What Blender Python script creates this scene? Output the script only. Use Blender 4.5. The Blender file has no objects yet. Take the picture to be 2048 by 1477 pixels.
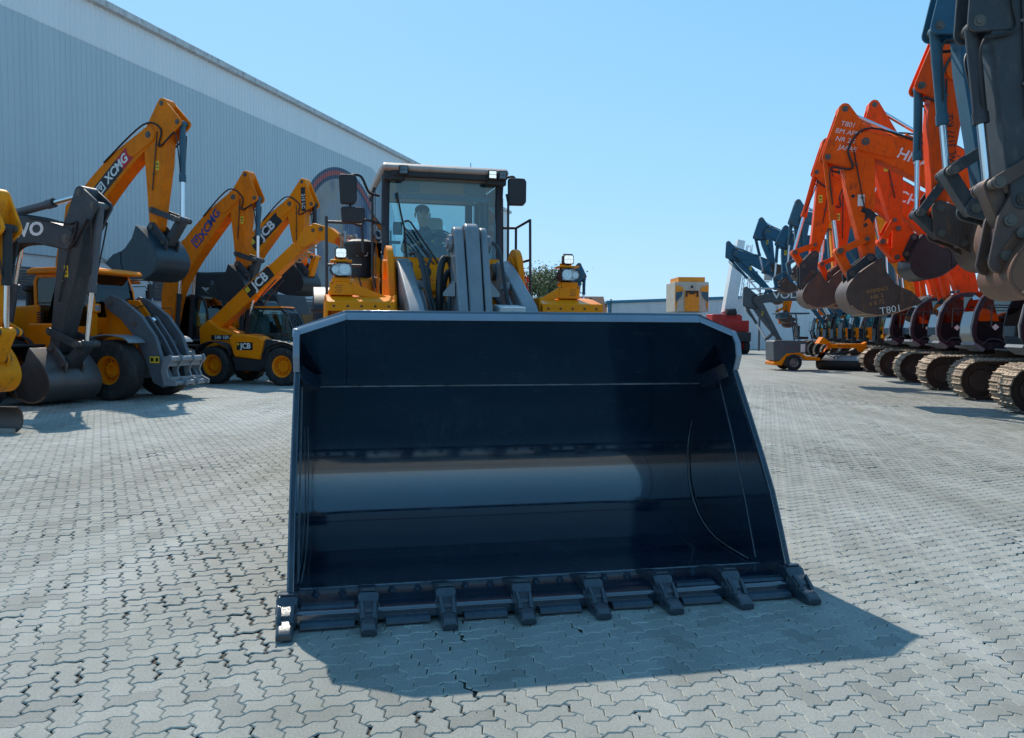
import bpy, bmesh, math, random
import numpy as np
from mathutils import Vector, Matrix, noise

scene = bpy.context.scene
C = scene.collection
rad = math.radians

# ------------------------------------------------------------------ camera
CAM_H = 1.75
pitch, roll = math.atan(78.5 / 1600.0), rad(0.3)
fw = Vector((0, math.cos(pitch), -math.sin(pitch)))
rt = Vector((1, 0, 0)); up = rt.cross(fw)
cr = rt * math.cos(roll) + up * math.sin(roll)
cu = up * math.cos(roll) - rt * math.sin(roll)
cam_data = bpy.data.cameras.new("camera")
cam_data.sensor_width = 36.0
cam_data.lens = 36.0 * 1600.0 / 2048.0
cam_data.clip_start = 0.05; cam_data.clip_end = 3000.0
cam = bpy.data.objects.new("camera", cam_data)
cam.matrix_world = Matrix(((cr.x, cu.x, -fw.x, 0), (cr.y, cu.y, -fw.y, 0), (cr.z, cu.z, -fw.z, CAM_H), (0, 0, 0, 1)))
C.objects.link(cam); scene.camera = cam

# ------------------------------------------------------------------ sky, sun, exposure
SUN = Vector((-0.367, 0.946, 1.0)).normalized()
world = bpy.data.worlds.new("World"); scene.world = world; world.use_nodes = True
wn = world.node_tree.nodes; wl = world.node_tree.links
sky = wn.new("ShaderNodeTexSky"); sky.sky_type = 'NISHITA'; sky.sun_disc = False
sky.sun_elevation = math.asin(SUN.z); sky.sun_rotation = math.atan2(SUN.x, SUN.y)
sky.air_density = 1.0; sky.dust_density = 0.2; sky.ozone_density = 1.0; sky.altitude = 0
bg = wn["Background"]; bg.inputs[1].default_value = 0.13
# cool grade and highlight roll-off over the whole sky, overhead raised for blue fill: c' = A c / (1 + k c)
sc_ = wn.new("ShaderNodeSeparateColor"); cc_ = wn.new("ShaderNodeCombineColor"); wl.new(sky.outputs[0], sc_.inputs[0])
for i_, (A_, k_) in enumerate(((1.3, 1.75), (2.85, 2.9), (3.2, 2.2))):
    m1 = wn.new("ShaderNodeMath"); m1.operation = 'MULTIPLY'; m1.inputs[1].default_value = A_; wl.new(sc_.outputs[i_], m1.inputs[0])
    m2 = wn.new("ShaderNodeMath"); m2.operation = 'MULTIPLY_ADD'; m2.inputs[1].default_value = k_ * 0.13; m2.inputs[2].default_value = 1.0; wl.new(sc_.outputs[i_], m2.inputs[0])
    m3 = wn.new("ShaderNodeMath"); m3.operation = 'DIVIDE'; wl.new(m1.outputs[0], m3.inputs[0]); wl.new(m2.outputs[0], m3.inputs[1]); wl.new(m3.outputs[0], cc_.inputs[i_])
wl.new(cc_.outputs[0], bg.inputs[0])
sl = bpy.data.lights.new("sun", 'SUN'); sl.energy = 4.5; sl.angle = rad(0.53); sl.color = (1.0, 0.92, 0.80)
so = bpy.data.objects.new("sun", sl); so.rotation_euler = SUN.to_track_quat('Z', 'Y').to_euler(); so.location = (0, 0, 40)
C.objects.link(so)
vs = scene.view_settings
vs.view_transform = 'Standard'; vs.look = 'None'; vs.exposure = 0.12; vs.gamma = 1.0
scene.render.film_transparent = False
scene.cycles.max_bounces = 7; scene.cycles.transparent_max_bounces = 14
scene.cycles.glossy_bounces = 3; scene.cycles.diffuse_bounces = 3; scene.cycles.caustics_reflective = False; scene.cycles.caustics_refractive = False
scene.cycles.use_denoising = True
rnd = random.Random(7)

# ------------------------------------------------------------------ mesh helpers
class MB:
    def __init__(s): s.v = []; s.f = []
    def add(s, vs_, fs, M=None):
        o = len(s.v)
        if M is not None: vs_ = [tuple(M @ Vector(p)) for p in vs_]
        s.v += [tuple(p) for p in vs_]; s.f += [tuple(i + o for i in f) for f in fs]; return s
    def box(s, c, d, M=None):
        x, y, z = c; a, b, e = d[0] / 2, d[1] / 2, d[2] / 2
        vs_ = [(x + i * a, y + j * b, z + k * e) for k in (-1, 1) for j in (-1, 1) for i in (-1, 1)]
        return s.add(vs_, [(0, 2, 3, 1), (4, 5, 7, 6), (0, 1, 5, 4), (2, 6, 7, 3), (0, 4, 6, 2), (1, 3, 7, 5)], M)
    def hexa(s, p8, M=None):   # 4 bottom, 4 top
        return s.add(p8, [(3, 2, 1, 0), (4, 5, 6, 7), (0, 1, 5, 4), (1, 2, 6, 5), (2, 3, 7, 6), (3, 0, 4, 7)], M)
    def prism(s, poly, t0, t1, axis='y', M=None):
        n = len(poly)
        def P(a, b, t):
            return (a, t, b) if axis == 'y' else ((t, a, b) if axis == 'x' else (a, b, t))
        vs_ = [P(a, b, t0) for a, b in poly] + [P(a, b, t1) for a, b in poly]
        fs = [tuple(range(n - 1, -1, -1)), tuple(range(n, 2 * n))] + [(i, (i + 1) % n, n + (i + 1) % n, n + i) for i in range(n)]
        return s.add(vs_, fs, M)
    def ring(s, outer, inner, t0, t1, axis='y', M=None):
        n = len(outer)
        def P(a, b, t):
            return (a, t, b) if axis == 'y' else ((t, a, b) if axis == 'x' else (a, b, t))
        vs_ = [P(*p, t0) for p in outer] + [P(*p, t0) for p in inner] + [P(*p, t1) for p in outer] + [P(*p, t1) for p in inner]
        fs = []
        for i in range(n):
            j = (i + 1) % n
            fs += [(i, j, n + j, n + i), (2 * n + i, 3 * n + i, 3 * n + j, 2 * n + j), (i, 2 * n + i, 2 * n + j, j), (n + i, n + j, 3 * n + j, 3 * n + i)]
        return s.add(vs_, fs, M)
    def cyl(s, p0, p1, r, r2=None, n=16, M=None, cap=True):
        return s.tube([p0, p1], [r, r if r2 is None else r2], n, cap, M)
    def tube(s, path, r, n=8, cap=True, M=None):
        pts = [Vector(p) for p in path]; m = len(pts)
        rs = r if isinstance(r, (list, tuple)) else [r] * m
        ts = []
        for i in range(m):
            t = (pts[min(i + 1, m - 1)] - pts[max(i - 1, 0)])
            ts.append(t.normalized() if t.length > 1e-9 else Vector((0, 0, 1)))
        ref = Vector((0, 0, 1)) if abs(ts[0].z) < .9 else Vector((1, 0, 0))
        u = ts[0].cross(ref).normalized(); vs_ = []
        for i in range(m):
            if i: u = (u - ts[i] * u.dot(ts[i])).normalized()
            w = ts[i].cross(u)
            for k in range(n):
                a = 2 * math.pi * k / n
                vs_.append(tuple(pts[i] + (u * math.cos(a) + w * math.sin(a)) * rs[i]))
        fs = [(i * n + k, i * n + (k + 1) % n, (i + 1) * n + (k + 1) % n, (i + 1) * n + k) for i in range(m - 1) for k in range(n)]
        if cap: fs += [tuple(range(n - 1, -1, -1)), tuple(range((m - 1) * n, m * n))]
        return s.add(vs_, fs, M)
    def lathe(s, prof, c, axis='y', n=32, M=None, closed=False):
        vs_ = []; m = len(prof)
        for r, h in prof:
            for k in range(n):
                a = 2 * math.pi * k / n; p = r * math.cos(a); q = r * math.sin(a)
                if axis == 'y': vs_.append((c[0] + p, c[1] + h, c[2] + q))
                elif axis == 'x': vs_.append((c[0] + h, c[1] + p, c[2] + q))
                else: vs_.append((c[0] + p, c[1] + q, c[2] + h))
        mm = m if closed else m - 1
        fs = [(i * n + k, i * n + (k + 1) % n, ((i + 1) % m) * n + (k + 1) % n, ((i + 1) % m) * n + k) for i in range(mm) for k in range(n)]
        if not closed: fs += [tuple(range(n - 1, -1, -1)), tuple(range((m - 1) * n, m * n))]
        return s.add(vs_, fs, M)
    def sphere(s, c, r, n=12, m=8, M=None):
        rr = r if isinstance(r, (list, tuple)) else (r, r, r)
        vs_ = [(c[0], c[1], c[2] - rr[2])]
        for i in range(1, m):
            t = math.pi * i / m - math.pi / 2
            for k in range(n):
                a = 2 * math.pi * k / n
                vs_.append((c[0] + rr[0] * math.cos(t) * math.cos(a), c[1] + rr[1] * math.cos(t) * math.sin(a), c[2] + rr[2] * math.sin(t)))
        vs_.append((c[0], c[1], c[2] + rr[2])); L = len(vs_) - 1
        fs = [(0, 1 + (k + 1) % n, 1 + k) for k in range(n)]
        for i in range(m - 2):
            for k in range(n):
                fs.append((1 + i * n + k, 1 + i * n + (k + 1) % n, 1 + (i + 1) * n + (k + 1) % n, 1 + (i + 1) * n + k))
        fs += [(L, 1 + (m - 2) * n + k, 1 + (m - 2) * n + (k + 1) % n) for k in range(n)]
        return s.add(vs_, fs, M)
    def bar(s, p0, p1, w, h, M=None, upv=(0, 0, 1)):   # rectangular bar between two points, w sideways, h along up
        a, b = Vector(p0), Vector(p1); t = (b - a).normalized(); u = Vector(upv)
        sd = t.cross(u)
        if sd.length < 1e-6: sd = t.cross(Vector((0, 1, 0)))
        sd.normalize(); u = sd.cross(t)
        q = []
        for p in (a, b):
            q += [tuple(p - sd * w / 2 - u * h / 2), tuple(p + sd * w / 2 - u * h / 2), tuple(p + sd * w / 2 + u * h / 2), tuple(p - sd * w / 2 + u * h / 2)]
        return s.hexa(q, M)
    def sheet(s, line, th, t0, t1, axis='y', M=None):   # a bent plate: profile polyline given a thickness (to its left) and extruded
        return s.prism(line + offset_line(line, th)[::-1], t0, t1, axis, M)
    def mesh(s, name, smooth=True, M=None, ang=34):
        me = bpy.data.meshes.new(name)
        vs_ = s.v if M is None else [tuple(M @ Vector(p)) for p in s.v]
        me.from_pydata(vs_, [], s.f); me.update()
        bm = bmesh.new(); bm.from_mesh(me); bmesh.ops.recalc_face_normals(bm, faces=bm.faces); bm.to_mesh(me); bm.free()
        if smooth:
            me.polygons.foreach_set('use_smooth', [True] * len(me.polygons)); me.set_sharp_from_angle(angle=rad(ang))
        return me
    def build(s, name, mat, parent=None, bevel=0, smooth=True, M=None, seg=2, ang=34):
        me = s.mesh(name, smooth, M, ang)
        o = bpy.data.objects.new(name, me); C.objects.link(o)
        if mat: me.materials.append(mat)
        if parent is not None: o.parent = parent
        if bevel:
            b = o.modifiers.new('bevel', 'BEVEL'); b.width = bevel; b.segments = seg; b.limit_method = 'ANGLE'; b.angle_limit = rad(35); b.harden_normals = False
        return o

def offset_line(line, th):
    out = []
    n = len(line)
    for i, p in enumerate(line):
        a = Vector(line[max(i - 1, 0)]); b = Vector(line[min(i + 1, n - 1)]); t = (b - a).normalized()
        out.append((p[0] - t.y * th, p[1] + t.x * th))
    return out
def hull(pts):
    pts = sorted(set((round(a, 5), round(b, 5)) for a, b in pts))
    def half(ps):
        h = []
        for p in ps:
            while len(h) > 1 and (h[-1][0] - h[-2][0]) * (p[1] - h[-2][1]) - (h[-1][1] - h[-2][1]) * (p[0] - h[-2][0]) <= 0: h.pop()
            h.append(p)
        return h
    a = half(pts); b = half(pts[::-1]); return a[:-1] + b[:-1]
def circ(c, r, n=14, a0=0, a1=360):
    full = abs(a1 - a0) >= 360
    return [(c[0] + r * math.cos(rad(a0 + (a1 - a0) * k / (n if full else n - 1))), c[1] + r * math.sin(rad(a0 + (a1 - a0) * k / (n if full else n - 1)))) for k in range(n)]
def smoothline(pts, per=6):   # Catmull-Rom through points (any dimension)
    P = [Vector(p) for p in pts]; out = []
    for i in range(len(P) - 1):
        a, b, c_, d = P[max(i - 1, 0)], P[i], P[i + 1], P[min(i + 2, len(P) - 1)]
        for k in range(per):
            t = k / per
            out.append(tuple(0.5 * ((2 * b) + (c_ - a) * t + (2 * a - 5 * b + 4 * c_ - d) * t * t + (3 * b - a - 3 * c_ + d) * t ** 3)))
    out.append(tuple(P[-1])); return out
def beam(spine, heights, extra=None):   # side outline of a box beam along a 2-D spine
    top, bot = [], []
    n = len(spine)
    for i, p in enumerate(spine):
        a = Vector(spine[max(i - 1, 0)]); b = Vector(spine[min(i + 1, n - 1)]); t = (b - a).normalized()
        h = heights[i] / 2
        top.append((p[0] - t.y * h, p[1] + t.x * h)); bot.append((p[0] + t.y * h, p[1] - t.x * h))
    return top, bot
def empty(name, loc=(0, 0, 0), rz=0.0, label=None, cat=None, group=None):
    o = bpy.data.objects.new(name, None); o.empty_display_size = 0.3; C.objects.link(o)
    o.location = loc; o.rotation_euler = (0, 0, rz); tag(o, label, cat, group); return o
def tag(o, label=None, cat=None, group=None, kind=None):
    if label: o['label'] = label
    if cat: o['category'] = cat
    if group: o['group'] = group
    if kind: o['kind'] = kind
    return o
def inst(name, me, parent, loc=(0, 0, 0), rot=(0, 0, 0), scale=(1, 1, 1)):
    o = bpy.data.objects.new(name, me); C.objects.link(o); o.parent = parent
    o.location = loc; o.rotation_euler = rot; o.scale = scale; return o
def lettering(txt, size, mat, parent, M, bold=0.02, sx=1.0, shear=0.0, ext=0.004, name='lettering', spacing=1.0):
    cu_ = bpy.data.curves.new(name, 'FONT'); cu_.body = txt; cu_.size = size; cu_.align_x = 'CENTER'; cu_.align_y = 'CENTER'
    cu_.offset = bold * size; cu_.extrude = ext; cu_.shear = shear; cu_.space_character = spacing; cu_.resolution_u = 3
    t = bpy.data.objects.new(name + '_curve', cu_); C.objects.link(t)
    dg = bpy.context.evaluated_depsgraph_get(); me = bpy.data.meshes.new_from_object(t.evaluated_get(dg))
    bpy.data.objects.remove(t); bpy.data.curves.remove(cu_)
    me.name = name; me.transform(Matrix.Diagonal((sx, 1, 1, 1))); me.materials.clear(); me.materials.append(mat)
    o = bpy.data.objects.new(name, me); C.objects.link(o); o.parent = parent; o.matrix_local = M; return o
def frameM(o, x, y):   # matrix with local x,y axes and origin (text plane)
    x = Vector(x).normalized(); y = Vector(y); y = (y - x * y.dot(x)).normalized(); z = x.cross(y)
    return Matrix(((x.x, y.x, z.x, o[0]), (x.y, y.y, z.y, o[1]), (x.z, y.z, z.z, o[2]), (0, 0, 0, 1)))

# ------------------------------------------------------------------ materials
def nodemat(name):
    m = bpy.data.materials.new(name); m.use_nodes = True
    nt = m.node_tree; return m, nt, nt.nodes, nt.links, nt.nodes['Principled BSDF']
def paint(name, col, rough=0.38, metal=0.0, var=0.18, dirt=(0.16, 0.13, 0.10), damt=0.25, scale=2.5, bump=0.02, coat=0.0, spec=0.5, dscale=None):
    m, nt, N, L, b = nodemat(name)
    tc = N.new('ShaderNodeTexCoord')
    n1 = N.new('ShaderNodeTexNoise'); n1.inputs['Scale'].default_value = scale; n1.inputs['Detail'].default_value = 8; n1.inputs['Roughness'].default_value = 0.65
    L.new(tc.outputs['Object'], n1.inputs['Vector'])
    n2 = N.new('ShaderNodeTexNoise'); n2.inputs['Scale'].default_value = dscale or scale * 3.1; n2.inputs['Detail'].default_value = 10; n2.inputs['Roughness'].default_value = 0.72
    mp = N.new('ShaderNodeMapping'); mp.inputs['Scale'].default_value = (1, 1, 0.35); mp.inputs['Location'].default_value = (3.1, 1.7, 0)
    L.new(tc.outputs['Object'], mp.inputs['Vector']); L.new(mp.outputs[0], n2.inputs['Vector'])
    r1 = N.new('ShaderNodeValToRGB'); e = r1.color_ramp.elements
    e[0].position = 0.3; e[1].position = 0.7
    e[0].color = (*[c * (1 - var) for c in col], 1); e[1].color = (*[min(1, c * (1 + var * 0.5)) for c in col], 1)
    L.new(n1.outputs['Fac'], r1.inputs[0])
    r2 = N.new('ShaderNodeValToRGB'); e = r2.color_ramp.elements
    e[0].position = 0.52; e[0].color = (0, 0, 0, 1); e[1].position = 0.74; e[1].color = (damt * 2.2,) * 3 + (1,)
    L.new(n2.outputs['Fac'], r2.inputs[0])
    mx = N.new('ShaderNodeMix'); mx.data_type = 'RGBA'
    L.new(r2.outputs[0], mx.inputs['Factor']); L.new(r1.outputs[0], mx.inputs['A']); mx.inputs['B'].default_value = (*dirt, 1)
    L.new(mx.outputs['Result'], b.inputs['Base Color'])
    rr = N.new('ShaderNodeMapRange'); rr.inputs['To Min'].default_value = rough * 0.8; rr.inputs['To Max'].default_value = min(1, rough * 1.35)
    L.new(n2.outputs['Fac'], rr.inputs['Value']); L.new(rr.outputs[0], b.inputs['Roughness'])
    b.inputs['Metallic'].default_value = metal; b.inputs['Specular IOR Level'].default_value = spec
    if coat: b.inputs['Coat Weight'].default_value = coat; b.inputs['Coat Roughness'].default_value = 0.08
    if bump:
        bp = N.new('ShaderNodeBump'); bp.inputs['Strength'].default_value = bump * 6; bp.inputs['Distance'].default_value = 0.01
        L.new(n2.outputs['Fac'], bp.inputs['Height']); L.new(bp.outputs[0], b.inputs['Normal'])
    return m
def glass(name, tint=(0.72, 0.9, 0.9), refl=0.05, rough=0.02):
    m, nt, N, L, b = nodemat(name); N.remove(b)
    tr = N.new('ShaderNodeBsdfTransparent'); tr.inputs[0].default_value = (*tint, 1)
    gl = N.new('ShaderNodeBsdfGlossy'); gl.inputs['Roughness'].default_value = rough; gl.inputs[0].default_value = (0.9, 0.95, 1, 1)
    fr = N.new('ShaderNodeFresnel'); fr.inputs['IOR'].default_value = 1.5
    ad = N.new('ShaderNodeMath'); ad.operation = 'ADD'; ad.inputs[1].default_value = refl; ad.use_clamp = True
    mx = N.new('ShaderNodeMixShader'); L.new(fr.outputs[0], ad.inputs[0]); L.new(ad.outputs[0], mx.inputs[0])
    L.new(tr.outputs[0], mx.inputs[1]); L.new(gl.outputs[0], mx.inputs[2]); L.new(mx.outputs[0], N['Material Output'].inputs[0]); return m
def emit(name, col, st):
    m, nt, N, L, b = nodemat(name); b.inputs['Base Color'].default_value = (*col, 1)
    b.inputs['Emission Color'].default_value = (*col, 1); b.inputs['Emission Strength'].default_value = st; return m

M_ = {}
M_['loader_yellow'] = paint('loader_yellow', (0.97, 0.255, 0.004), 0.33, damt=0.12, var=0.1, spec=0.14)
M_['fender_yellow'] = paint('fender_yellow', (1.0, 0.285, 0.003), 0.3, damt=0.05, var=0.07, spec=0.14)
M_['deep_yellow'] = paint('deep_yellow', (0.86, 0.205, 0.003), 0.4, damt=0.24, dirt=(0.12, 0.06, 0.03), var=0.14, spec=0.14)
M_['bright_yellow'] = paint('bright_yellow', (1.0, 0.262, 0.003), 0.36, damt=0.12, var=0.1, spec=0.14)
M_['old_yellow'] = paint('old_yellow', (0.92, 0.31, 0.010), 0.5, damt=0.42, dirt=(0.20, 0.09, 0.03), var=0.2, bump=0.05, spec=0.14)
M_['orange'] = paint('orange', (1.0, 0.10, 0.004), 0.42, damt=0.3, var=0.16, dirt=(0.10, 0.05, 0.03), spec=0.14)
M_['orange_old'] = paint('orange_old', (0.95, 0.115, 0.006), 0.5, damt=0.34, var=0.2, dirt=(0.07, 0.04, 0.03), bump=0.04, spec=0.14)
M_['orange_red'] = paint('orange_red', (1.0, 0.080, 0.005), 0.42, damt=0.28, dirt=(0.12, 0.05, 0.03), var=0.15, spec=0.14)
M_['dark_grey'] = paint('dark_grey', (0.050, 0.056, 0.064), 0.42, damt=0.22, var=0.25, dirt=(0.15, 0.13, 0.11), spec=0.25)
M_['mid_grey'] = paint('mid_grey', (0.10, 0.114, 0.132), 0.42, damt=0.2, var=0.2, dirt=(0.2, 0.17, 0.14), spec=0.25)
M_['arm_grey'] = paint('arm_grey', (0.215, 0.238, 0.262), 0.36, damt=0.35, var=0.2, dirt=(0.33, 0.32, 0.3), coat=0.1)
M_['steel_blue'] = paint('steel_blue', (0.05, 0.125, 0.18), 0.45, damt=0.2, var=0.25, dirt=(0.12, 0.13, 0.13), spec=0.25)
M_['slate_blue'] = paint('slate_blue', (0.03, 0.11, 0.18), 0.5, damt=0.15, var=0.2, dirt=(0.1, 0.12, 0.14), spec=0.25)
M_['navy_cab'] = paint('navy_cab', (0.022, 0.028, 0.042), 0.3, damt=0.2, var=0.2, dirt=(0.12, 0.12, 0.12), spec=0.3)
M_['black'] = paint('black', (0.016, 0.017, 0.02), 0.42, damt=0.12, var=0.3, dirt=(0.1, 0.09, 0.08))
M_['matt_black'] = paint('matt_black', (0.022, 0.023, 0.026), 0.6, damt=0.1, var=0.3, dirt=(0.09, 0.085, 0.08))
M_['rubber'] = paint('rubber', (0.024, 0.024, 0.026), 0.78, damt=0.35, var=0.3, dirt=(0.13, 0.115, 0.10), scale=3)
M_['hose'] = paint('hose', (0.016, 0.016, 0.018), 0.45, damt=0.08, var=0.2)
M_['chrome'] = paint('chrome', (0.72, 0.74, 0.77), 0.16, metal=1.0, damt=0.04, var=0.05, bump=0)
M_['steel'] = paint('steel', (0.32, 0.31, 0.30), 0.36, metal=0.8, damt=0.35, var=0.25, dirt=(0.16, 0.10, 0.07))
M_['worn_bucket'] = paint('worn_bucket', (0.10, 0.065, 0.055), 0.48, metal=0.35, damt=0.35, var=0.35, dirt=(0.26, 0.115, 0.04), scale=1.7, bump=0.05)
M_['rust_bucket'] = paint('rust_bucket', (0.16, 0.075, 0.045), 0.5, metal=0.3, damt=0.45, var=0.35, dirt=(0.36, 0.15, 0.05), scale=1.6, bump=0.05)
M_['grey_bucket'] = paint('grey_bucket', (0.15, 0.14, 0.14), 0.36, metal=0.55, damt=0.4, var=0.35, dirt=(0.20, 0.11, 0.07), scale=1.6, bump=0.04)
M_['rust_edge'] = paint('rust_edge', (0.42, 0.25, 0.15), 0.5, metal=0.3, damt=0.4, var=0.3, dirt=(0.3, 0.13, 0.05), scale=4)
M_['pin'] = paint('pin', (0.13, 0.115, 0.10), 0.5, metal=0.5, damt=0.3, var=0.3, scale=6)
M_['shoe'] = paint('shoe', (0.34, 0.27, 0.20), 0.62, metal=0.25, damt=0.45, var=0.3, dirt=(0.17, 0.08, 0.04), scale=4, bump=0.05)
M_['track_frame'] = paint('track_frame', (0.07, 0.042, 0.034), 0.65, damt=0.35, var=0.3, dirt=(0.16, 0.08, 0.05))
M_['white'] = paint('white', (0.78, 0.79, 0.78), 0.45, damt=0.1, var=0.06)
M_['decal_white'] = paint('decal_white', (0.80, 0.80, 0.78), 0.5, damt=0.12, var=0.05, bump=0)
M_['decal_black'] = paint('decal_black', (0.015, 0.015, 0.018), 0.4, damt=0.05, var=0.1, bump=0)
M_['decal_yellow'] = paint('decal_yellow', (0.80, 0.55, 0.03), 0.45, damt=0.05, var=0.05, bump=0)
M_['decal_red'] = paint('decal_red', (0.5, 0.015, 0.03), 0.45, damt=0.05, var=0.05, bump=0)
M_['decal_blue'] = paint('decal_blue', (0.02, 0.05, 0.25), 0.45, damt=0.05, var=0.05, bump=0)
M_['red'] = paint('red', (0.55, 0.03, 0.025), 0.42, damt=0.2, var=0.2)
M_['glass'] = glass('glass', (0.80, 0.99, 1.0), 0.01)
M_['glass_clear'] = glass('glass_clear', (0.93, 0.99, 1.0), 0.01)
M_['glass_dark'] = glass('glass_dark', (0.36, 0.5, 0.52), 0.06)
M_['lamp_glass'] = glass('lamp_glass', (0.9, 0.94, 0.95), 0.06)
M_['reflector'] = paint('reflector', (0.8, 0.8, 0.8), 0.12, metal=1, damt=0.02, var=0.1, scale=14, bump=0.15)
M_['door_black'] = paint('door_black', (0.010, 0.011, 0.014), 0.5, damt=0.15, var=0.2, dirt=(0.06, 0.06, 0.06), spec=0.12)
M_['bucket_dark'] = paint('bucket_dark', (0.016, 0.036, 0.054), 0.36, damt=0.2, var=0.3, dirt=(0.07, 0.08, 0.09))
M_['led'] = emit('led', (0.93, 1.0, 0.97), 0.55)
M_['amber'] = paint('amber', (0.75, 0.2, 0.02), 0.25, damt=0.02, var=0.05)
M_['mirror'] = paint('mirror', (0.6, 0.65, 0.66), 0.08, metal=1, damt=0.05, var=0.05, bump=0)
M_['interior'] = paint('interior', (0.10, 0.11, 0.12), 0.7, damt=0.1, var=0.2)
M_['interior_light'] = paint('interior_light', (0.36, 0.38, 0.38), 0.7, damt=0.05, var=0.1)
# ------------------------------------------------------------------ ground: interlocking zigzag pavers in herringbone
def paver_material(name, far=False, gain=1.0):
    m, nt, N, L, b = nodemat(name)
    geo = N.new('ShaderNodeNewGeometry')
    at = N.new('ShaderNodeAttribute'); at.attribute_name = 'tint'
    oi = N.new('ShaderNodeObjectInfo')
    sm = N.new('ShaderNodeMath'); sm.operation = 'ADD'; L.new(at.outputs['Fac'], sm.inputs[0]); L.new(oi.outputs['Random'], sm.inputs[1])
    fr = N.new('ShaderNodeMath'); fr.operation = 'FRACT'; L.new(sm.outputs[0], fr.inputs[0])
    rp = N.new('ShaderNodeValToRGB'); e = rp.color_ramp.elements
    e[0].position = 0.0; e[0].color = (0.281, 0.293, 0.282, 1); e[1].position = 1.0; e[1].color = (0.342, 0.355, 0.340, 1)
    x = e.new(0.07); x.color = (0.253, 0.262, 0.252, 1); x = e.new(0.12); x.color = (0.299, 0.311, 0.300, 1)
    if far: rp.inputs[0].default_value = 0.6
    else: L.new(fr.outputs[0], rp.inputs[0])
    def nz(scale, det, ro=0.6, sy=1.0):
        mp = N.new('ShaderNodeMapping'); mp.inputs['Scale'].default_value = (1, sy, 1)
        L.new(geo.outputs['Position'], mp.inputs['Vector'])
        n = N.new('ShaderNodeTexNoise'); n.inputs['Scale'].default_value = scale; n.inputs['Detail'].default_value = det; n.inputs['Roughness'].default_value = ro
        L.new(mp.outputs[0], n.inputs['Vector']); return n
    big = nz(0.22, 5, 0.55, 0.7); mid = nz(2.3, 8, 0.65); fine = nz(85, 4, 0.75)
    def mixc(fac, a, bcol, t='MIX'):
        mx = N.new('ShaderNodeMix'); mx.data_type = 'RGBA'; mx.blend_type = t
        if hasattr(fac, 'links'): L.new(fac, mx.inputs['Factor'])
        else: mx.inputs['Factor'].default_value = fac
        if hasattr(a, 'links'): L.new(a, mx.inputs['A'])
        else: mx.inputs['A'].default_value = a
        if hasattr(bcol, 'links'): L.new(bcol, mx.inputs['B'])
        else: mx.inputs['B'].default_value = bcol
        return mx.outputs['Result']
    def ramp(src, p0, p1, c0, c1):
        r = N.new('ShaderNodeValToRGB'); e = r.color_ramp.elements
        e[0].position = p0; e[1].position = p1; e[0].color = (*c0, 1); e[1].color = (*c1, 1); L.new(src, r.inputs[0]); return r.outputs[0]
    col = rp.outputs[0]
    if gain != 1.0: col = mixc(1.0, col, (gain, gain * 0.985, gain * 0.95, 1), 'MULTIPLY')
    if far:   # the pieces are too small to tell apart out there
        mp = N.new('ShaderNodeMapping'); mp.inputs['Rotation'].default_value = (0, 0, rad(-27.3)); L.new(geo.outputs['Position'], mp.inputs['Vector'])
        bt = N.new('ShaderNodeTexBrick'); bt.inputs['Scale'].default_value = 1.0; bt.inputs['Brick Width'].default_value = 0.225; bt.inputs['Row Height'].default_value = 0.1125
        bt.inputs['Mortar Size'].default_value = 0.006; bt.inputs['Color1'].default_value = (0.86, 0.86, 0.86, 1); bt.inputs['Color2'].default_value = (1, 1, 1, 1); bt.inputs['Mortar'].default_value = (0.5, 0.48, 0.45, 1)
        L.new(mp.outputs[0], bt.inputs['Vector']); col = mixc(0.8, col, bt.outputs[0], 'MULTIPLY')
    col = mixc(1.0, col, ramp(big.outputs['Fac'], 0.32, 0.68, (0.80, 0.785, 0.745), (1.15, 1.15, 1.14)), 'MULTIPLY')
    col = mixc(1.0, col, ramp(mid.outputs['Fac'], 0.3, 0.75, (0.90, 0.90, 0.89), (1.08, 1.08, 1.08)), 'MULTIPLY')
    col = mixc(0.75, col, ramp(fine.outputs['Fac'], 0.3, 0.72, (0.60, 0.60, 0.60), (1.30, 1.30, 1.30)), 'MULTIPLY')
    st = nz(0.55, 6, 0.6, 1.6)     # oil and earth stains
    col = mixc(ramp(st.outputs['Fac'], 0.57, 0.74, (0, 0, 0), (0.55, 0.55, 0.55)), col, (0.17, 0.155, 0.12, 1))
    sw = nz(0.9, 4, 0.5, 0.35)    # pale dust swept by tyres
    col = mixc(ramp(sw.outputs['Fac'], 0.58, 0.75, (0, 0, 0), (0.45, 0.45, 0.45)), col, (0.45, 0.45, 0.43, 1))
    mt = N.new('ShaderNodeMapping'); mt.inputs['Rotation'].default_value = (0, 0, rad(18)); mt.inputs['Scale'].default_value = (1.1, 0.05, 1); L.new(geo.outputs['Position'], mt.inputs['Vector'])
    tn = N.new('ShaderNodeTexNoise'); tn.inputs['Scale'].default_value = 1.6; tn.inputs['Detail'].default_value = 5; L.new(mt.outputs[0], tn.inputs['Vector'])   # tyre tracks along the lane
    col = mixc(1.0, col, ramp(tn.outputs['Fac'], 0.38, 0.62, (0.88, 0.875, 0.86), (1.06, 1.06, 1.06)), 'MULTIPLY')
    L.new(col, b.inputs['Base Color']); b.inputs['Roughness'].default_value = 0.86; b.inputs['Specular IOR Level'].default_value = 0.35
    if not far:
        bp = N.new('ShaderNodeBump'); bp.inputs['Strength'].default_value = 0.35; bp.inputs['Distance'].default_value = 0.004
        L.new(fine.outputs['Fac'], bp.inputs['Height']); L.new(bp.outputs[0], b.inputs['Normal'])
    return m
M_['paver'] = paver_material('paver'); M_['chamfer'] = paver_material('chamfer', False, 1.5); M_['paver_far'] = paver_material('paver_far', True)
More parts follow.
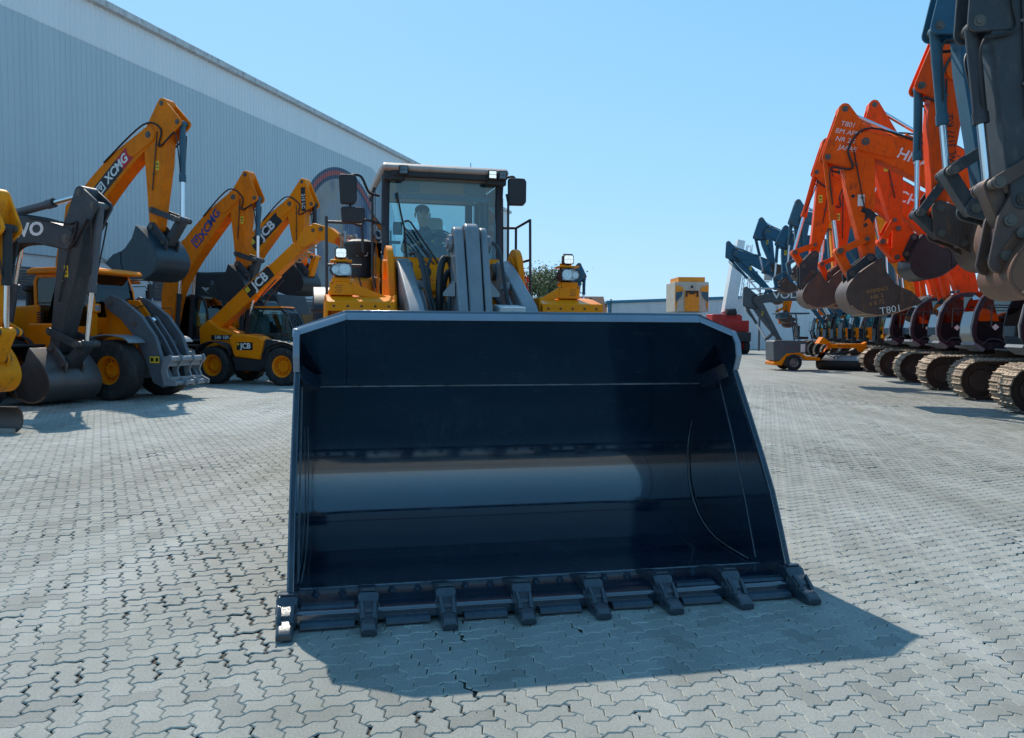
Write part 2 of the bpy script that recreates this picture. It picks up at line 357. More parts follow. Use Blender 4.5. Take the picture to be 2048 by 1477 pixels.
M_['sand'] = paint('sand', (0.085, 0.075, 0.062), 0.95, damt=0.45, var=0.4, dirt=(0.025, 0.024, 0.022), scale=0.8, dscale=5.0, bump=0.1, spec=0.2)

GY0, GY1, GK, GB = 2.3, 26.0, 0.68, 1.2      # trapezoid in front of the viewer where every paver is built
def ghalf(y): return GK * y + GB
mb = MB(); mb.add([(-900, -300, -0.016), (900, -300, -0.016), (900, 1500, -0.016), (-900, 1500, -0.016)], [(0, 1, 2, 3)])
ground = mb.build('ground', M_['sand'], smooth=False); tag(ground, kind='structure')
a0, a1 = ghalf(GY0), ghalf(GY1)
mb = MB(); Z = -0.005
vs4 = [(-900, -300, Z), (900, -300, Z), (900, 1500, Z), (-900, 1500, Z), (-a0, GY0, Z), (a0, GY0, Z), (a1, GY1, Z), (-a1, GY1, Z)]
mb.add(vs4, [(0, 1, 5, 4), (1, 2, 6, 5), (2, 3, 7, 6), (3, 0, 4, 7)])
yard = mb.build('pavement', M_['paver_far'], smooth=False); tag(yard, kind='structure')

PU, PA = 0.1125, 0.125
def paver_outline():
    fz = {0.25: PA, 0.75: -PA}; o = []
    o.append((0, 0)); o += [(0.25, PA), (0.75, -PA), (1.25, PA), (1.75, -PA)]
    o.append((2, 0)); o += [(2 - PA, 0.25), (2 + PA, 0.75)]
    o.append((2, 1)); o += [(1.75, 1 - PA), (1.25, 1 + PA), (0.75, 1 - PA), (0.25, 1 + PA)]
    o.append((0, 1)); o += [(PA, 0.75), (-PA, 0.25)]
    return [((x - 1) * PU, (y - 0.5) * PU) for x, y in o]
def inset(poly, d):
    n = len(poly); out = []
    for i in range(n):
        p, a, b = Vector(poly[i]), Vector(poly[i - 1]), Vector(poly[(i + 1) % n])
        t1, t2 = (p - a).normalized(), (b - p).normalized()
        n1, n2 = Vector((-t1.y, t1.x)), Vector((-t2.y, t2.x))
        k = (n1 + n2) / max(0.35, 1 + n1.dot(n2)); out.append((p.x + k.x * d, p.y + k.y * d))
    return out
OUT = paver_outline(); P_OUT, P_TOP = inset(OUT, 0.0010), inset(OUT, 0.0056)
NP = len(OUT)
base_xy = np.array(P_OUT + P_TOP); base_z = np.array([-0.0068] * NP + [0.0] * NP)
p_faces = [tuple(range(NP, 2 * NP))] + [(i, (i + 1) % NP, NP + (i + 1) % NP, NP + i) for i in range(NP)]
def chipped(xy, rg, k):   # knock a corner or an edge off
    xy = xy.copy(); s = rg.randrange(NP); m = rg.randint(2, 4)
    for q in range(m):
        i = (s + q) % NP; d = rg.uniform(0.006, 0.022) * k
        for j in (i, NP + i): xy[j] *= (1 - d / max(0.03, np.linalg.norm(xy[j])))
    return xy
angA = rad(27.3); BX, BY = math.cos(angA), math.sin(angA)
rg = random.Random(11); cells = []
R_ = int(36 / PU)
for i in range(-R_, R_):
    for j in range(-R_, R_):
        r = (i - j) % 4
        if r == 0: c = (i + 1, j + 0.5); v = 0
        elif r == 3: c = (i + 0.5, j + 1); v = 1
        else: continue
        X = (c[0] * BX - c[1] * BY) * PU; Y = (c[0] * BY + c[1] * BX) * PU
        if GY0 - 0.12 < Y < GY1 + 0.2 and abs(X) < ghalf(Y) + 0.15: cells.append((X, Y, v))
def loose_at(x, y):
    n1 = noise.noise(Vector((x * 0.45 + 5, y * 0.33, 0.3))); n2 = noise.noise(Vector((x * 1.7, y * 1.7 + 9, 2.0)))
    k = n1 * 1.3 + n2 * 0.9 + (0.28 if x < -0.6 and y < 7.5 else 0.0) + 0.04
    return max(0.0, min(1.0, (k - 0.18) * 2.0))
def in_frame(x, y):
    v = Vector((x, y, -CAM_H)); d = v.dot(fw)
    return abs(v.dot(cr) / d) < 0.645 and abs(v.dot(cu) / d) < 0.463
order = sorted(range(len(cells)), key=lambda k: cells[k][0] ** 2 * 0.15 + cells[k][1] ** 2)
chosen = set([k for k in order if in_frame(cells[k][0], cells[k][1])][:300])
paver_meshes = []
for k in range(6):
    xy = base_xy if k == 0 else chipped(base_xy, rg, 0.5 + 0.12 * k)
    me = bpy.data.meshes.new('paver'); me.from_pydata([(*xy[i], base_z[i]) for i in range(2 * NP)], [], p_faces); me.materials.append(M_['paver']); me.materials.append(M_['chamfer']); me.polygons.foreach_set('material_index', [0] + [1] * NP); paver_meshes.append(me)
AV, AF, TI = [], [], []
for k, (X, Y, v) in enumerate(cells):
    lo = loose_at(X, Y); g = rg.gauss
    ang = angA + v * math.pi / 2 + (math.pi if rg.random() < 0.5 else 0) + g(0, 0.004) + lo * g(0, 0.035)
    sc = 1.0 - abs(g(0, 0.004)) - lo * rg.uniform(0.0, 0.085)
    dx, dy = g(0, 0.0008) + lo * g(0, 0.003), g(0, 0.0008) + lo * g(0, 0.003)
    tx, ty = g(0, 0.004) + lo * g(0, 0.012), g(0, 0.004) + lo * g(0, 0.012)
    dz = g(0, 0.0007) - lo * abs(g(0, 0.0025)); broken = rg.random() < 0.05 + 0.5 * lo
    if k in chosen:
        o = bpy.data.objects.new('paver', paver_meshes[rg.randrange(1, 6) if broken else 0]); C.objects.link(o); o.parent = ground
        o.location = (X + dx, Y + dy, dz); o.rotation_euler = (tx, ty, ang); o.scale = (sc, sc, 1)
    else:
        xy = (chipped(base_xy, rg, 0.9) if broken else base_xy) * sc
        ca, sa = math.cos(ang), math.sin(ang)
        wx = xy[:, 0] * ca - xy[:, 1] * sa; wy = xy[:, 0] * sa + xy[:, 1] * ca
        AV.append(np.stack([wx + X + dx, wy + Y + dy, base_z + dz + wx * tx + wy * ty], 1)); TI.append(rg.random())
nb = len(AV); me = bpy.data.meshes.new('pavers')
V = np.concatenate(AV).astype(np.float32); me.vertices.add(len(V)); me.vertices.foreach_set('co', V.ravel())
fl = np.concatenate([np.array(f) for f in p_faces]); fc = np.array([len(f) for f in p_faces])
li = (fl[None, :] + (np.arange(nb) * 2 * NP)[:, None]).ravel(); cnt = np.tile(fc, nb)
me.loops.add(len(li)); me.loops.foreach_set('vertex_index', li.astype(np.int32))
me.polygons.add(len(cnt)); me.polygons.foreach_set('loop_start', np.concatenate([[0], np.cumsum(cnt)[:-1]]).astype(np.int32))
me.polygons.foreach_set('use_smooth', np.zeros(nb * len(p_faces), dtype=bool)); me.update(calc_edges=True); me.validate()
at = me.attributes.new('tint', 'FLOAT', 'POINT'); at.data.foreach_set('value', np.repeat(np.array(TI, dtype=np.float32), 2 * NP))
me.materials.append(M_['paver']); me.materials.append(M_['chamfer']); me.polygons.foreach_set('material_index', np.tile(np.array([0] + [1] * NP, dtype=np.int32), nb))
po = bpy.data.objects.new('pavers', me); C.objects.link(po); po.parent = ground; po['kind'] = 'stuff'
# grit and crumbled paver bits lying in the opened joints
mb = MB()
for k in range(900):
    y = 3.0 + 8 * rg.random() ** 1.6; x = rg.uniform(-ghalf(y), ghalf(y))
    if loose_at(x, y) < 0.35 and rg.random() < 0.85: continue
    s = rg.uniform(0.003, 0.009); q = [(x + s * rg.uniform(-1, 1), y + s * rg.uniform(-1, 1), rg.uniform(-0.003, 0.0)) for _ in range(3)]
    mb.add(q + [(x, y, s * 0.8)], [(0, 1, 2), (0, 1, 3), (1, 2, 3), (2, 0, 3)])
g_ = mb.build('grit', M_['sand'], ground, smooth=False); g_['kind'] = 'stuff'
# ------------------------------------------------------------------ warehouse on the left
WD = Vector((0.2756, 0.9613, 0)).normalized(); WNRM = Vector((WD.y, -WD.x, 0))
def cladding_material(name, grey):
    m, nt, N, L, b = nodemat(name)
    geo = N.new('ShaderNodeNewGeometry')
    mp = N.new('ShaderNodeMapping'); mp.vector_type = 'POINT'; mp.inputs['Rotation'].default_value = (0, 0, -math.atan2(WD.y, WD.x))
    L.new(geo.outputs['Position'], mp.inputs['Vector']); sp = N.new('ShaderNodeSeparateXYZ'); L.new(mp.outputs[0], sp.inputs[0])
    def math_(op, a, c=None, d=None):
        n = N.new('ShaderNodeMath'); n.operation = op
        for i, q in enumerate((a, c, d)):
            if q is None: continue
            if hasattr(q, 'links'): L.new(q, n.inputs[i])
            else: n.inputs[i].default_value = q
        return n.outputs[0]
    def mixc(fac, a, c):
        mx = N.new('ShaderNodeMix'); mx.data_type = 'RGBA'; L.new(fac, mx.inputs['Factor'])
        for nm, q in (('A', a), ('B', c)):
            if hasattr(q, 'links'): L.new(q, mx.inputs[nm])
            else: mx.inputs[nm].default_value = (*q, 1)
        return mx.outputs['Result']
    S, Zz = sp.outputs[0], sp.outputs[2]
    nz = N.new('ShaderNodeTexNoise'); nz.inputs['Scale'].default_value = 0.6; nz.inputs['Detail'].default_value = 7; nz.inputs['Roughness'].default_value = 0.65
    mp2 = N.new('ShaderNodeMapping'); mp2.inputs['Scale'].default_value = (1.6, 1.6, 0.16); L.new(geo.outputs['Position'], mp2.inputs['Vector']); L.new(mp2.outputs[0], nz.inputs['Vector'])
    G = (0.30, 0.325, 0.345); Wt = (0.70, 0.71, 0.70)
    if grey:
        col = N.new('ShaderNodeValToRGB'); e = col.color_ramp.elements; e[0].position = 0.3; e[1].position = 0.75
        e[0].color = (0.52, 0.62, 0.66, 1); e[1].color = (0.58, 0.68, 0.71, 1); L.new(nz.outputs['Fac'], col.inputs[0]); col = col.outputs[0]
        # printed round picture near the far end
        dx = math_('SUBTRACT', S, 46.4); dz = math_('SUBTRACT', Zz, 6.7)
        rr = math_('SQRT', math_('ADD', math_('MULTIPLY', math_('MULTIPLY', dx, dx), 0.86), math_('MULTIPLY', dz, dz)))
        band = lambda r0, r1: math_('MULTIPLY', math_('GREATER_THAN', rr, r0), math_('LESS_THAN', rr, r1))
        n3 = N.new('ShaderNodeTexNoise'); n3.inputs['Scale'].default_value = 0.35; n3.inputs['Detail'].default_value = 6
        mp3 = N.new('ShaderNodeMapping'); mp3.inputs['Scale'].default_value = (1, 1, 0.5); L.new(mp.outputs[0], mp3.inputs['Vector']); L.new(mp3.outputs[0], n3.inputs['Vector'])
        pic = N.new('ShaderNodeValToRGB'); e = pic.color_ramp.elements; e[0].position = 0.36; e[0].color = (0.05, 0.085, 0.16, 1); e[1].position = 0.62; e[1].color = (0.33, 0.35, 0.37, 1)
        q = e.new(0.45); q.color = (0.16, 0.20, 0.27, 1); q = e.new(0.53); q.color = (0.36, 0.33, 0.30, 1)
        L.new(n3.outputs['Fac'], pic.inputs[0])
        col = mixc(math_('LESS_THAN', rr, 4.55), col, pic.outputs[0])
        col = mixc(band(4.5, 4.72), col, (0.05, 0.08, 0.13)); col = mixc(band(4.72, 5.0), col, (0.42, 0.10, 0.09)); col = mixc(band(5.0, 5.2), col, (0.07, 0.11, 0.17))
        # the grey field ends in a rounded corner
        cx = math_('MAXIMUM', math_('SUBTRACT', S, 48.6), 0.0); cz = math_('SUBTRACT', Zz, 8.6)
        edge = math_('GREATER_THAN', math_('SQRT', math_('ADD', math_('MULTIPLY', math_('MULTIPLY', cx, cx), 0.55), math_('MULTIPLY', cz, cz))), 4.35)
        edge = math_('MULTIPLY', edge, math_('MULTIPLY', math_('GREATER_THAN', Zz, 8.6), math_('GREATER_THAN', S, 48.6)))
        edge = math_('MAXIMUM', edge, math_('GREATER_THAN', S, 54.4))
        col = mixc(edge, col, (0.84, 0.88, 0.885))
        L.new(col, b.inputs['Base Color'])
    else:
        r = N.new('ShaderNodeValToRGB'); e = r.color_ramp.elements; e[0].position = 0.3; e[1].position = 0.7
        e[0].color = (0.84, 0.87, 0.88, 1); e[1].color = (0.90, 0.92, 0.92, 1); L.new(nz.outputs['Fac'], r.inputs[0]); L.new(r.outputs[0], b.inputs['Base Color'])
    b.inputs['Roughness'].default_value = 0.5; return m
M_['clad_grey'] = cladding_material('clad_grey', True); M_['clad_white'] = cladding_material('clad_white', False)
M_['base_wall'] = paint('base_wall', (0.72, 0.73, 0.73), 0.7, damt=0.1, var=0.08, scale=0.8)
M_['gutter'] = paint('gutter', (0.66, 0.65, 0.63), 0.5, damt=0.35, var=0.2, dirt=(0.12, 0.11, 0.1), scale=3)
rzW = math.atan2(WD.y, WD.x)
wo = WNRM * -24.5
wh = empty('warehouse', (wo.x, wo.y, 0), rzW, 'long grey corrugated warehouse with white base and white eaves band', 'warehouse')
# local x runs along the wall, local -y... the yard side is -y
S0, S1 = 14.0, 84.0
mb = MB(); mb.box(((S0 + S1) / 2, 0.35, 2.18), (S1 - S0, 0.5, 4.40)); mb.build('base_wall', M_['base_wall'], wh)
mb = MB(); mb.box(((S0 + S1) / 2, 12.4, 7.0), (S1 - S0, 24.0, 13.9)); mb.build('hall', M_['base_wall'], wh)
def rib_sheet(name, h):
    prof = []
    n = 4; p = 0.25
    for k in range(n):
        x = k * p; prof += [(x, 0.0), (x + 0.155, 0.0), (x + 0.175, -0.035), (x + 0.225, -0.035), (x + 0.245, 0.0)]
    prof.append((1.004, 0.0))
    m = MB(); m.prism(prof + [(a, b + 0.012) for a, b in prof[::-1]], 0, h, 'z'); return m.mesh(name, smooth=False)
tiers = [(4.38, 3.05), (7.40, 3.05), (10.42, 2.35)]
for t, (z0, h) in enumerate(tiers):
    me = rib_sheet('cladding_sheet', h); me.materials.append(M_['clad_grey'])
    for k in range(int(S1 - S0)): inst('cladding_sheet', me, wh, (S0 + k, 0.03 - 0.008 * (t % 2), z0))
me = rib_sheet('eaves_sheet', 1.65); me.materials.append(M_['clad_white'])
for k in range(int(S1 - S0)): inst('eaves_sheet', me, wh, (S0 + k, 0.018, 12.74))
mb = MB(); mb.sheet([(-0.22, 14.62), (-0.22, 14.36), (0.02, 14.33), (0.05, 14.66)], 0.012, S0 - 0.3, S1 + 0.3, 'x'); mb.build('gutter', M_['gutter'], wh)
mb = MB(); mb.prism([(-0.10, 14.5), (24.6, 17.5), (24.6, 17.62), (-0.10, 14.63)], S0 - 0.4, S1 + 0.4, 'x'); mb.build('roof', M_['clad_white'], wh)
mb = MB()
for k in range(int((S1 - S0) / 1.0)): mb.box((S0 + k + 0.5, -0.235, 14.5), (0.05, 0.02, 0.2))
mb.build('gutter_bracket', M_['gutter'], wh)
for x0, z0, w, h in ((22.2, 2.75, 2.1, 1.15), (29.2, 2.95, 1.1, 1.0), (41.3, 2.2, 2.4, 1.3), (47.0, 2.2, 2.4, 1.3)):
    mb = MB(); mb.ring([(x0, z0), (x0 + w, z0), (x0 + w, z0 + h), (x0, z0 + h)], [(x0 + .06, z0 + .06), (x0 + w - .06, z0 + .06), (x0 + w - .06, z0 + h - .06), (x0 + .06, z0 + h - .06)], 0.02, 0.099, 'y')
    lf = mb.build('louvre', M_['mid_grey'], wh)
    sm_ = MB(); sm_.hexa([(0.06, 0.02, 0), (w - .06, 0.02, 0), (w - .06, 0.085, 0.05), (.06, 0.085, 0.05), (.06, 0.02, 0.015), (w - .06, 0.02, 0.015), (w - .06, 0.085, 0.065), (.06, 0.085, 0.065)])
    sme = sm_.mesh('slat', False); sme.materials.append(M_['mid_grey'])
    for k in range(int((h - 0.12) / 0.1)): inst('slat', sme, lf, (x0, 0, z0 + 0.07 + k * 0.1))
mb = MB()
mb.cyl((30.6, -0.05, 0.0), (30.6, -0.05, 4.3), 0.06, n=10); mb.build('downpipe', M_['rust_edge'], wh)

# ------------------------------------------------------------------ low white shed with teal eaves, far right
M_['teal'] = paint('teal', (0.03, 0.22, 0.34), 0.4, damt=0.05, var=0.08)
M_['shed_white'] = paint('shed_white', (0.66, 0.69, 0.71), 0.5, damt=0.08, var=0.06, scale=0.5)
sh = empty('storage_shed', (9.3, 78.0, 0), rad(-4), 'low white shed with teal eaves behind the dump truck', 'shed')
mb = MB(); mb.prism([(0, 0), (0, 4.35), (26, 5.35), (26, 0)], 0, 12, 'y'); mb.build('wall', M_['shed_white'], sh)
mb = MB(); mb.prism([(-0.15, 4.36), (26.2, 5.37), (26.2, 5.62), (-0.15, 4.62)], -0.15, 12.2, 'y'); mb.build('roof', M_['teal'], sh)
mb = MB(); mb.box((0.1, -0.03, 2.17), (0.22, 0.05, 4.34)); mb.build('corner_trim', M_['teal'], sh)
mb = MB(); [mb.box((k * 1.0 + 0.9, -0.012, 2.15), (0.04, 0.03, 4.2)) for k in range(25)]; mb.build('wall_seam', M_['shed_white'], sh)
mb = MB(); mb.box((9.1, -0.05, 2.2), (0.5, 0.08, 0.35)); mb.build('window', M_['mid_grey'], sh)
ps = empty('perimeter_wall', (20.5, 84.0, 0), rad(-8), 'plain pale perimeter wall behind the parked excavator row', 'wall')
mb = MB(); mb.box((20, 0, 1.75), (42, 0.25, 3.5)); mb.build('panel', M_['shed_white'], ps)
mb = MB(); mb.box((20, -0.04, 3.55), (42.2, 0.42, 0.12)); mb.build('coping', M_['base_wall'], ps)
br = empty('brick_hut', (4.3, 80.0, 0), rad(4), 'small hut with brown tiled roof behind the loader headlight', 'hut')
M_['roof_tile'] = paint('roof_tile', (0.27, 0.13, 0.08), 0.8, damt=0.2, var=0.25, scale=6)
mb = MB(); mb.box((2, 2, 1.6), (5.6, 4.4, 3.2)); mb.build('wall', M_['base_wall'], br)
mb = MB(); mb.prism([(-0.6, 3.2), (2.0, 5.2), (4.6, 3.2)], -1.2, 5.2, 'x'); mb.build('roof', M_['roof_tile'], br)
for x, y, h, nm in ((9.1, 74.0, 4.55, 'thin dark lamp pole left of the teal eaved shed'), (5.65, 58.0, 4.0, 'thin dark pole beside the loader right headlight')):
    p = empty('pole', (x, y, 0), 0, nm, 'pole'); mb = MB(); mb.cyl((0, 0, 0), (0, 0, h), 0.07, 0.05, 10); mb.cyl((0, 0, 0), (0, 0, .25), .11, .09, 10); mb.build('shaft', M_['dark_grey'], p)
    mb = MB(); mb.box((0.0, 0, h + 0.03), (0.16, 0.16, 0.08)); mb.build('cap', M_['dark_grey'], p)

# ------------------------------------------------------------------ trees
def leaf_material(name, c0, c1):
    m, nt, N, L, b = nodemat(name); at = N.new('ShaderNodeAttribute'); at.attribute_name = 'tint'
    r = N.new('ShaderNodeValToRGB'); r.color_ramp.elements[0].color = (*c0, 1); r.color_ramp.elements[1].color = (*c1, 1); L.new(at.outputs['Fac'], r.inputs[0])
    L.new(r.outputs[0], b.inputs['Base Color']); b.inputs['Roughness'].default_value = 0.6
    tl = N.new('ShaderNodeBsdfTranslucent'); L.new(r.outputs[0], tl.inputs[0]); mx = N.new('ShaderNodeMixShader'); mx.inputs[0].default_value = 0.35
    L.new(b.outputs[0], mx.inputs[1]); L.new(tl.outputs[0], mx.inputs[2]); L.new(mx.outputs[0], N['Material Output'].inputs[0]); return m
M_['leaf'] = leaf_material('leaf', (0.075, 0.11, 0.04), (0.17, 0.21, 0.085))
M_['bark'] = paint('bark', (0.16, 0.12, 0.09), 0.9, damt=0.3, var=0.3, scale=6)
def tree(loc, h, spread, n, seed, label, leaf=0.16, group=None):
    rg = random.Random(seed); t = empty('tree', loc, rg.uniform(0, 6), label, 'tree', group)
    mb = MB(); tips = []
    def grow(p, d, ln, r, lev):
        q = p + d * ln; mid = (p + q) / 2 + Vector((rg.uniform(-1, 1), rg.uniform(-1, 1), 0)) * ln * 0.08
        mb.tube([p, mid, q], [r, r * 0.8, r * 0.62], 6 if lev else 9, False)
        if lev >= 3: tips.append(q); return
        for k in range(4 if lev else 5):
            a = rg.uniform(0, 2 * math.pi); tilt = rg.uniform(0.35, 0.95)
            nd = (d * math.cos(tilt) + Vector((math.cos(a), math.sin(a), rg.uniform(-0.1, 0.3))) * math.sin(tilt)).normalized()
            grow(q, nd, ln * rg.uniform(0.55, 0.8), r * 0.58, lev + 1)
            tips.append(q + nd * ln * 0.3)
    grow(Vector((0, 0, 0)), Vector((0.04, 0, 1)), h * 0.3, h * 0.03, 0)
    mb.build('trunk', M_['bark'], t, smooth=True)
    vs_, fs, ti = [], [], []
    for k in range(n):
        c = rg.choice(tips) + Vector((rg.gauss(0, 1), rg.gauss(0, 1), rg.gauss(0, 0.8))) * spread * 0.13
        if c.z < h * 0.25: c.z = h * 0.25 + rg.random()
        u = Vector((rg.gauss(0, 1), rg.gauss(0, 1), rg.gauss(0, 1))).normalized(); w = u.orthogonal().normalized(); s = leaf * rg.uniform(0.6, 1.4)
        o = len(vs_); vs_ += [tuple(c + u * s), tuple(c + w * s * 0.4), tuple(c - u * s), tuple(c - w * s * 0.4)]; fs.append((o, o + 1, o + 2, o + 3)); ti += [rg.random()] * 4
    me = bpy.data.meshes.new('crown'); me.from_pydata(vs_, [], fs); a = me.attributes.new('tint', 'FLOAT', 'POINT'); a.data.foreach_set('value', ti); me.materials.append(M_['leaf'])
    o = bpy.data.objects.new('crown', me); C.objects.link(o); o.parent = t; return t
tree((2.1, 62.0, 0), 9.2, 4.0, 6500, 3, 'leafy green tree behind the loader handrail', 0.13)
tree((11.0, 92.0, 0), 5.2, 3.0, 2600, 5, 'small green tree left of the teal eaved shed', 0.16)
tree((36.5, 62.0, 0), 7.0, 4.0, 900, 8, 'nearly bare tree behind the orange excavators', 0.10)
# ------------------------------------------------------------------ the wheel loader in front
def bucket_paint():
    m, nt, N, L, b = nodemat('bucket_paint')
    tc = N.new('ShaderNodeTexCoord')
    def nz(sc, det, mapsc=(1, 1, 1), ro=0.6):
        mp = N.new('ShaderNodeMapping'); mp.inputs['Scale'].default_value = mapsc; L.new(tc.outputs['Object'], mp.inputs[0])
        n = N.new('ShaderNodeTexNoise'); n.inputs['Scale'].default_value = sc; n.inputs['Detail'].default_value = det; n.inputs['Roughness'].default_value = ro; L.new(mp.outputs[0], n.inputs[0]); return n
    a = nz(1.4, 6, (1, 1.6, 1)); c = nz(9, 9, (0.5, 1, 1), 0.7); d = nz(60, 4)
    r = N.new('ShaderNodeValToRGB'); e = r.color_ramp.elements; e[0].position = 0.3; e[1].position = 0.75
    e[0].color = (0.0026, 0.0095, 0.022, 1); e[1].color = (0.007, 0.024, 0.047, 1); L.new(a.outputs['Fac'], r.inputs[0])
    k = N.new('ShaderNodeValToRGB'); e = k.color_ramp.elements; e[0].position = 0.58; e[0].color = (0, 0, 0, 1); e[1].position = 0.85; e[1].color = (0.4, 0.4, 0.4, 1); L.new(c.outputs['Fac'], k.inputs[0])
    mx = N.new('ShaderNodeMix'); mx.data_type = 'RGBA'; L.new(k.outputs[0], mx.inputs['Factor']); L.new(r.outputs[0], mx.inputs['A']); mx.inputs['B'].default_value = (0.075, 0.09, 0.105, 1)
    L.new(mx.outputs['Result'], b.inputs['Base Color'])
    mr = N.new('ShaderNodeMapRange'); mr.inputs['From Min'].default_value = 0.3; mr.inputs['From Max'].default_value = 0.8; mr.inputs['To Min'].default_value = 0.10; mr.inputs['To Max'].default_value = 0.36
    L.new(c.outputs['Fac'], mr.inputs['Value']); L.new(mr.outputs[0], b.inputs['Roughness'])
    bp = N.new('ShaderNodeBump'); bp.inputs['Strength'].default_value = 0.05; bp.inputs['Distance'].default_value = 0.01
    sm = N.new('ShaderNodeMath'); L.new(a.outputs['Fac'], sm.inputs[0]); L.new(d.outputs['Fac'], sm.inputs[1]); L.new(sm.outputs[0], bp.inputs['Height']); L.new(bp.outputs[0], b.inputs['Normal'])
    b.inputs['Specular IOR Level'].default_value = 0.35; b.inputs['Coat Weight'].default_value = 1.0; b.inputs['Coat IOR'].default_value = 2.0
    cr2 = N.new('ShaderNodeMapRange'); cr2.inputs['From Min'].default_value = 0.35; cr2.inputs['From Max'].default_value = 0.75; cr2.inputs['To Min'].default_value = 0.04; cr2.inputs['To Max'].default_value = 0.15; L.new(c.outputs['Fac'], cr2.inputs['Value']); L.new(cr2.outputs[0], b.inputs['Coat Roughness']); b.inputs['Coat Tint'].default_value = (0.85, 0.93, 1, 1)
    scr = nz(26, 5, (0.9, 0.06, 0.25), 0.7); s2 = nz(0.9, 5, (0.7, 1.2, 1.5)); ks = N.new('ShaderNodeValToRGB'); e = ks.color_ramp.elements; e[0].position = 0.56; e[0].color = (0, 0, 0, 1); e[1].position = 0.8; e[1].color = (0.5, 0.5, 0.5, 1)
    mm = N.new('ShaderNodeMath'); mm.operation = 'MULTIPLY_ADD'; mm.inputs[1].default_value = 0.45; L.new(scr.outputs['Fac'], mm.inputs[0]); s3 = N.new('ShaderNodeMath'); s3.operation = 'MULTIPLY'; s3.inputs[1].default_value = 0.62; L.new(s2.outputs['Fac'], s3.inputs[0]); L.new(s3.outputs[0], mm.inputs[2]); L.new(mm.outputs[0], ks.inputs[0])
    mx2 = N.new('ShaderNodeMix'); mx2.data_type = 'RGBA'; L.new(ks.outputs[0], mx2.inputs['Factor']); L.new(mx.outputs['Result'], mx2.inputs['A']); mx2.inputs['B'].default_value = (0.07, 0.10, 0.12, 1); L.new(mx2.outputs['Result'], b.inputs['Base Color'])
    return m
M_['bucket'] = bucket_paint()
M_['bucket_edge_sheen'] = paint('bucket_edge_sheen', (0.20, 0.25, 0.31), 0.3, damt=0.15, var=0.15, dirt=(0.2, 0.2, 0.2), scale=3, coat=0.2)  # same dark paint as the bucket, sky sheen put into the colour
M_['tooth'] = paint('tooth', (0.034, 0.05, 0.066), 0.24, metal=0.0, coat=0.4, damt=0.25, var=0.3, dirt=(0.02, 0.02, 0.025), scale=9, bump=0.04)
M_['bucket_side'] = paint('bucket_side', (0.10, 0.13, 0.17), 0.3, damt=0.2, var=0.2, dirt=(0.2, 0.2, 0.2), scale=3)
M_['weld'] = paint('weld', (0.20, 0.24, 0.27), 0.5, damt=0.5, var=0.5, dirt=(0.012, 0.02, 0.03), scale=5, dscale=7, bump=0.3)
M_['seat_cloth'] = paint('seat_cloth', (0.62, 0.62, 0.58), 0.8, damt=0.1, var=0.1)
M_['roof_cap'] = paint('roof_cap', (0.42, 0.34, 0.30), 0.45, damt=0.3, var=0.15, dirt=(0.2, 0.15, 0.12), scale=4)
M_['strip'] = paint('strip', (0.03, 0.055, 0.08), 0.26, damt=0.2, var=0.3, dirt=(0.1, 0.12, 0.14), scale=5)
LO = Vector((0.34, 4.70, 0)); LA = rad(11.5)
ld = empty('wheel_loader', LO, LA, 'big yellow wheel loader facing the viewer with its black bucket on the ground', 'wheel loader')
BM = Matrix.Rotation(rad(3.15), 4, 'Z')
# --- bucket (x = across, y = away from the viewer)
bk = MB()
inner = [(0.60, 0.075), (0.9, 0.073), (1.2, 0.078), (1.36, 0.098), (1.48, 0.132), (1.6, 0.185), (1.70, 0.253), (1.775, 0.33), (1.832, 0.42), (1.868, 0.52), (1.884, 0.62), (1.882, 0.72), (1.864, 0.83), (1.83, 0.93), (1.78, 1.03), (1.72, 1.125), (1.65, 1.225), (1.58, 1.32)]
inner = [tuple(p) for p in smoothline([(a, b) for a, b in inner], 3)]
bk.prism(inner + offset_line(inner, -0.03)[::-1], -1.60, 1.60, 'x')
bucket_o = bk.build('bucket', M_['bucket'], ld, ang=25)
def P3(pts, th):   # slab from a planar 3-D polygon
    n = (Vector(pts[1]) - Vector(pts[0])).cross(Vector(pts[-1]) - Vector(pts[0])).normalized(); k = len(pts)
    return [tuple(p) for p in pts] + [tuple(Vector(p) + n * th) for p in pts], [tuple(range(k - 1, -1, -1)), tuple(range(k, 2 * k))] + [(i, (i + 1) % k, k + (i + 1) % k, k + i) for i in range(k)]
sp_ = MB()   # spill plate that closes the top, corners cut back
tl = lambda w, t: (w, 1.58 - 0.52 * t, 1.32 + 0.54 * t)
sp_.add(*P3([tl(-1.29, 0), tl(1.29, 0), tl(1.29, 1.0), tl(-1.29, 1.0)], -0.03))
for s in (-1, 1):
    q4 = [tl(s * 1.29, 0), tl(s * 1.60, 0), (s * 1.64, 1.176, 1.7396), tl(s * 1.29, 1.0)]; d3 = Vector((0, 0.022, 0.02))
    sp_.hexa([tuple(p) for p in q4] + [tuple(Vector(p) + d3) for p in q4])
sp_.build('spill_plate', M_['bucket'], bucket_o, bevel=0.004)
eb = MB()   # bar along the top edge, its sky reflection painted in as lighter blue
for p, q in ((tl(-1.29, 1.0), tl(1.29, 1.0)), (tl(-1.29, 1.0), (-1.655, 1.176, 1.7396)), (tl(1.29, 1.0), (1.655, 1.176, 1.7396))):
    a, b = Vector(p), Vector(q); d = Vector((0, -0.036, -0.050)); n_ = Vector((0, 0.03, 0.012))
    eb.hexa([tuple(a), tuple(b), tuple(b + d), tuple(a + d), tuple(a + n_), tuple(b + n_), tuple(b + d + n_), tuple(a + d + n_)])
eb.build('top_edge_bar', M_['bucket_edge_sheen'], bucket_o, bevel=0.005)
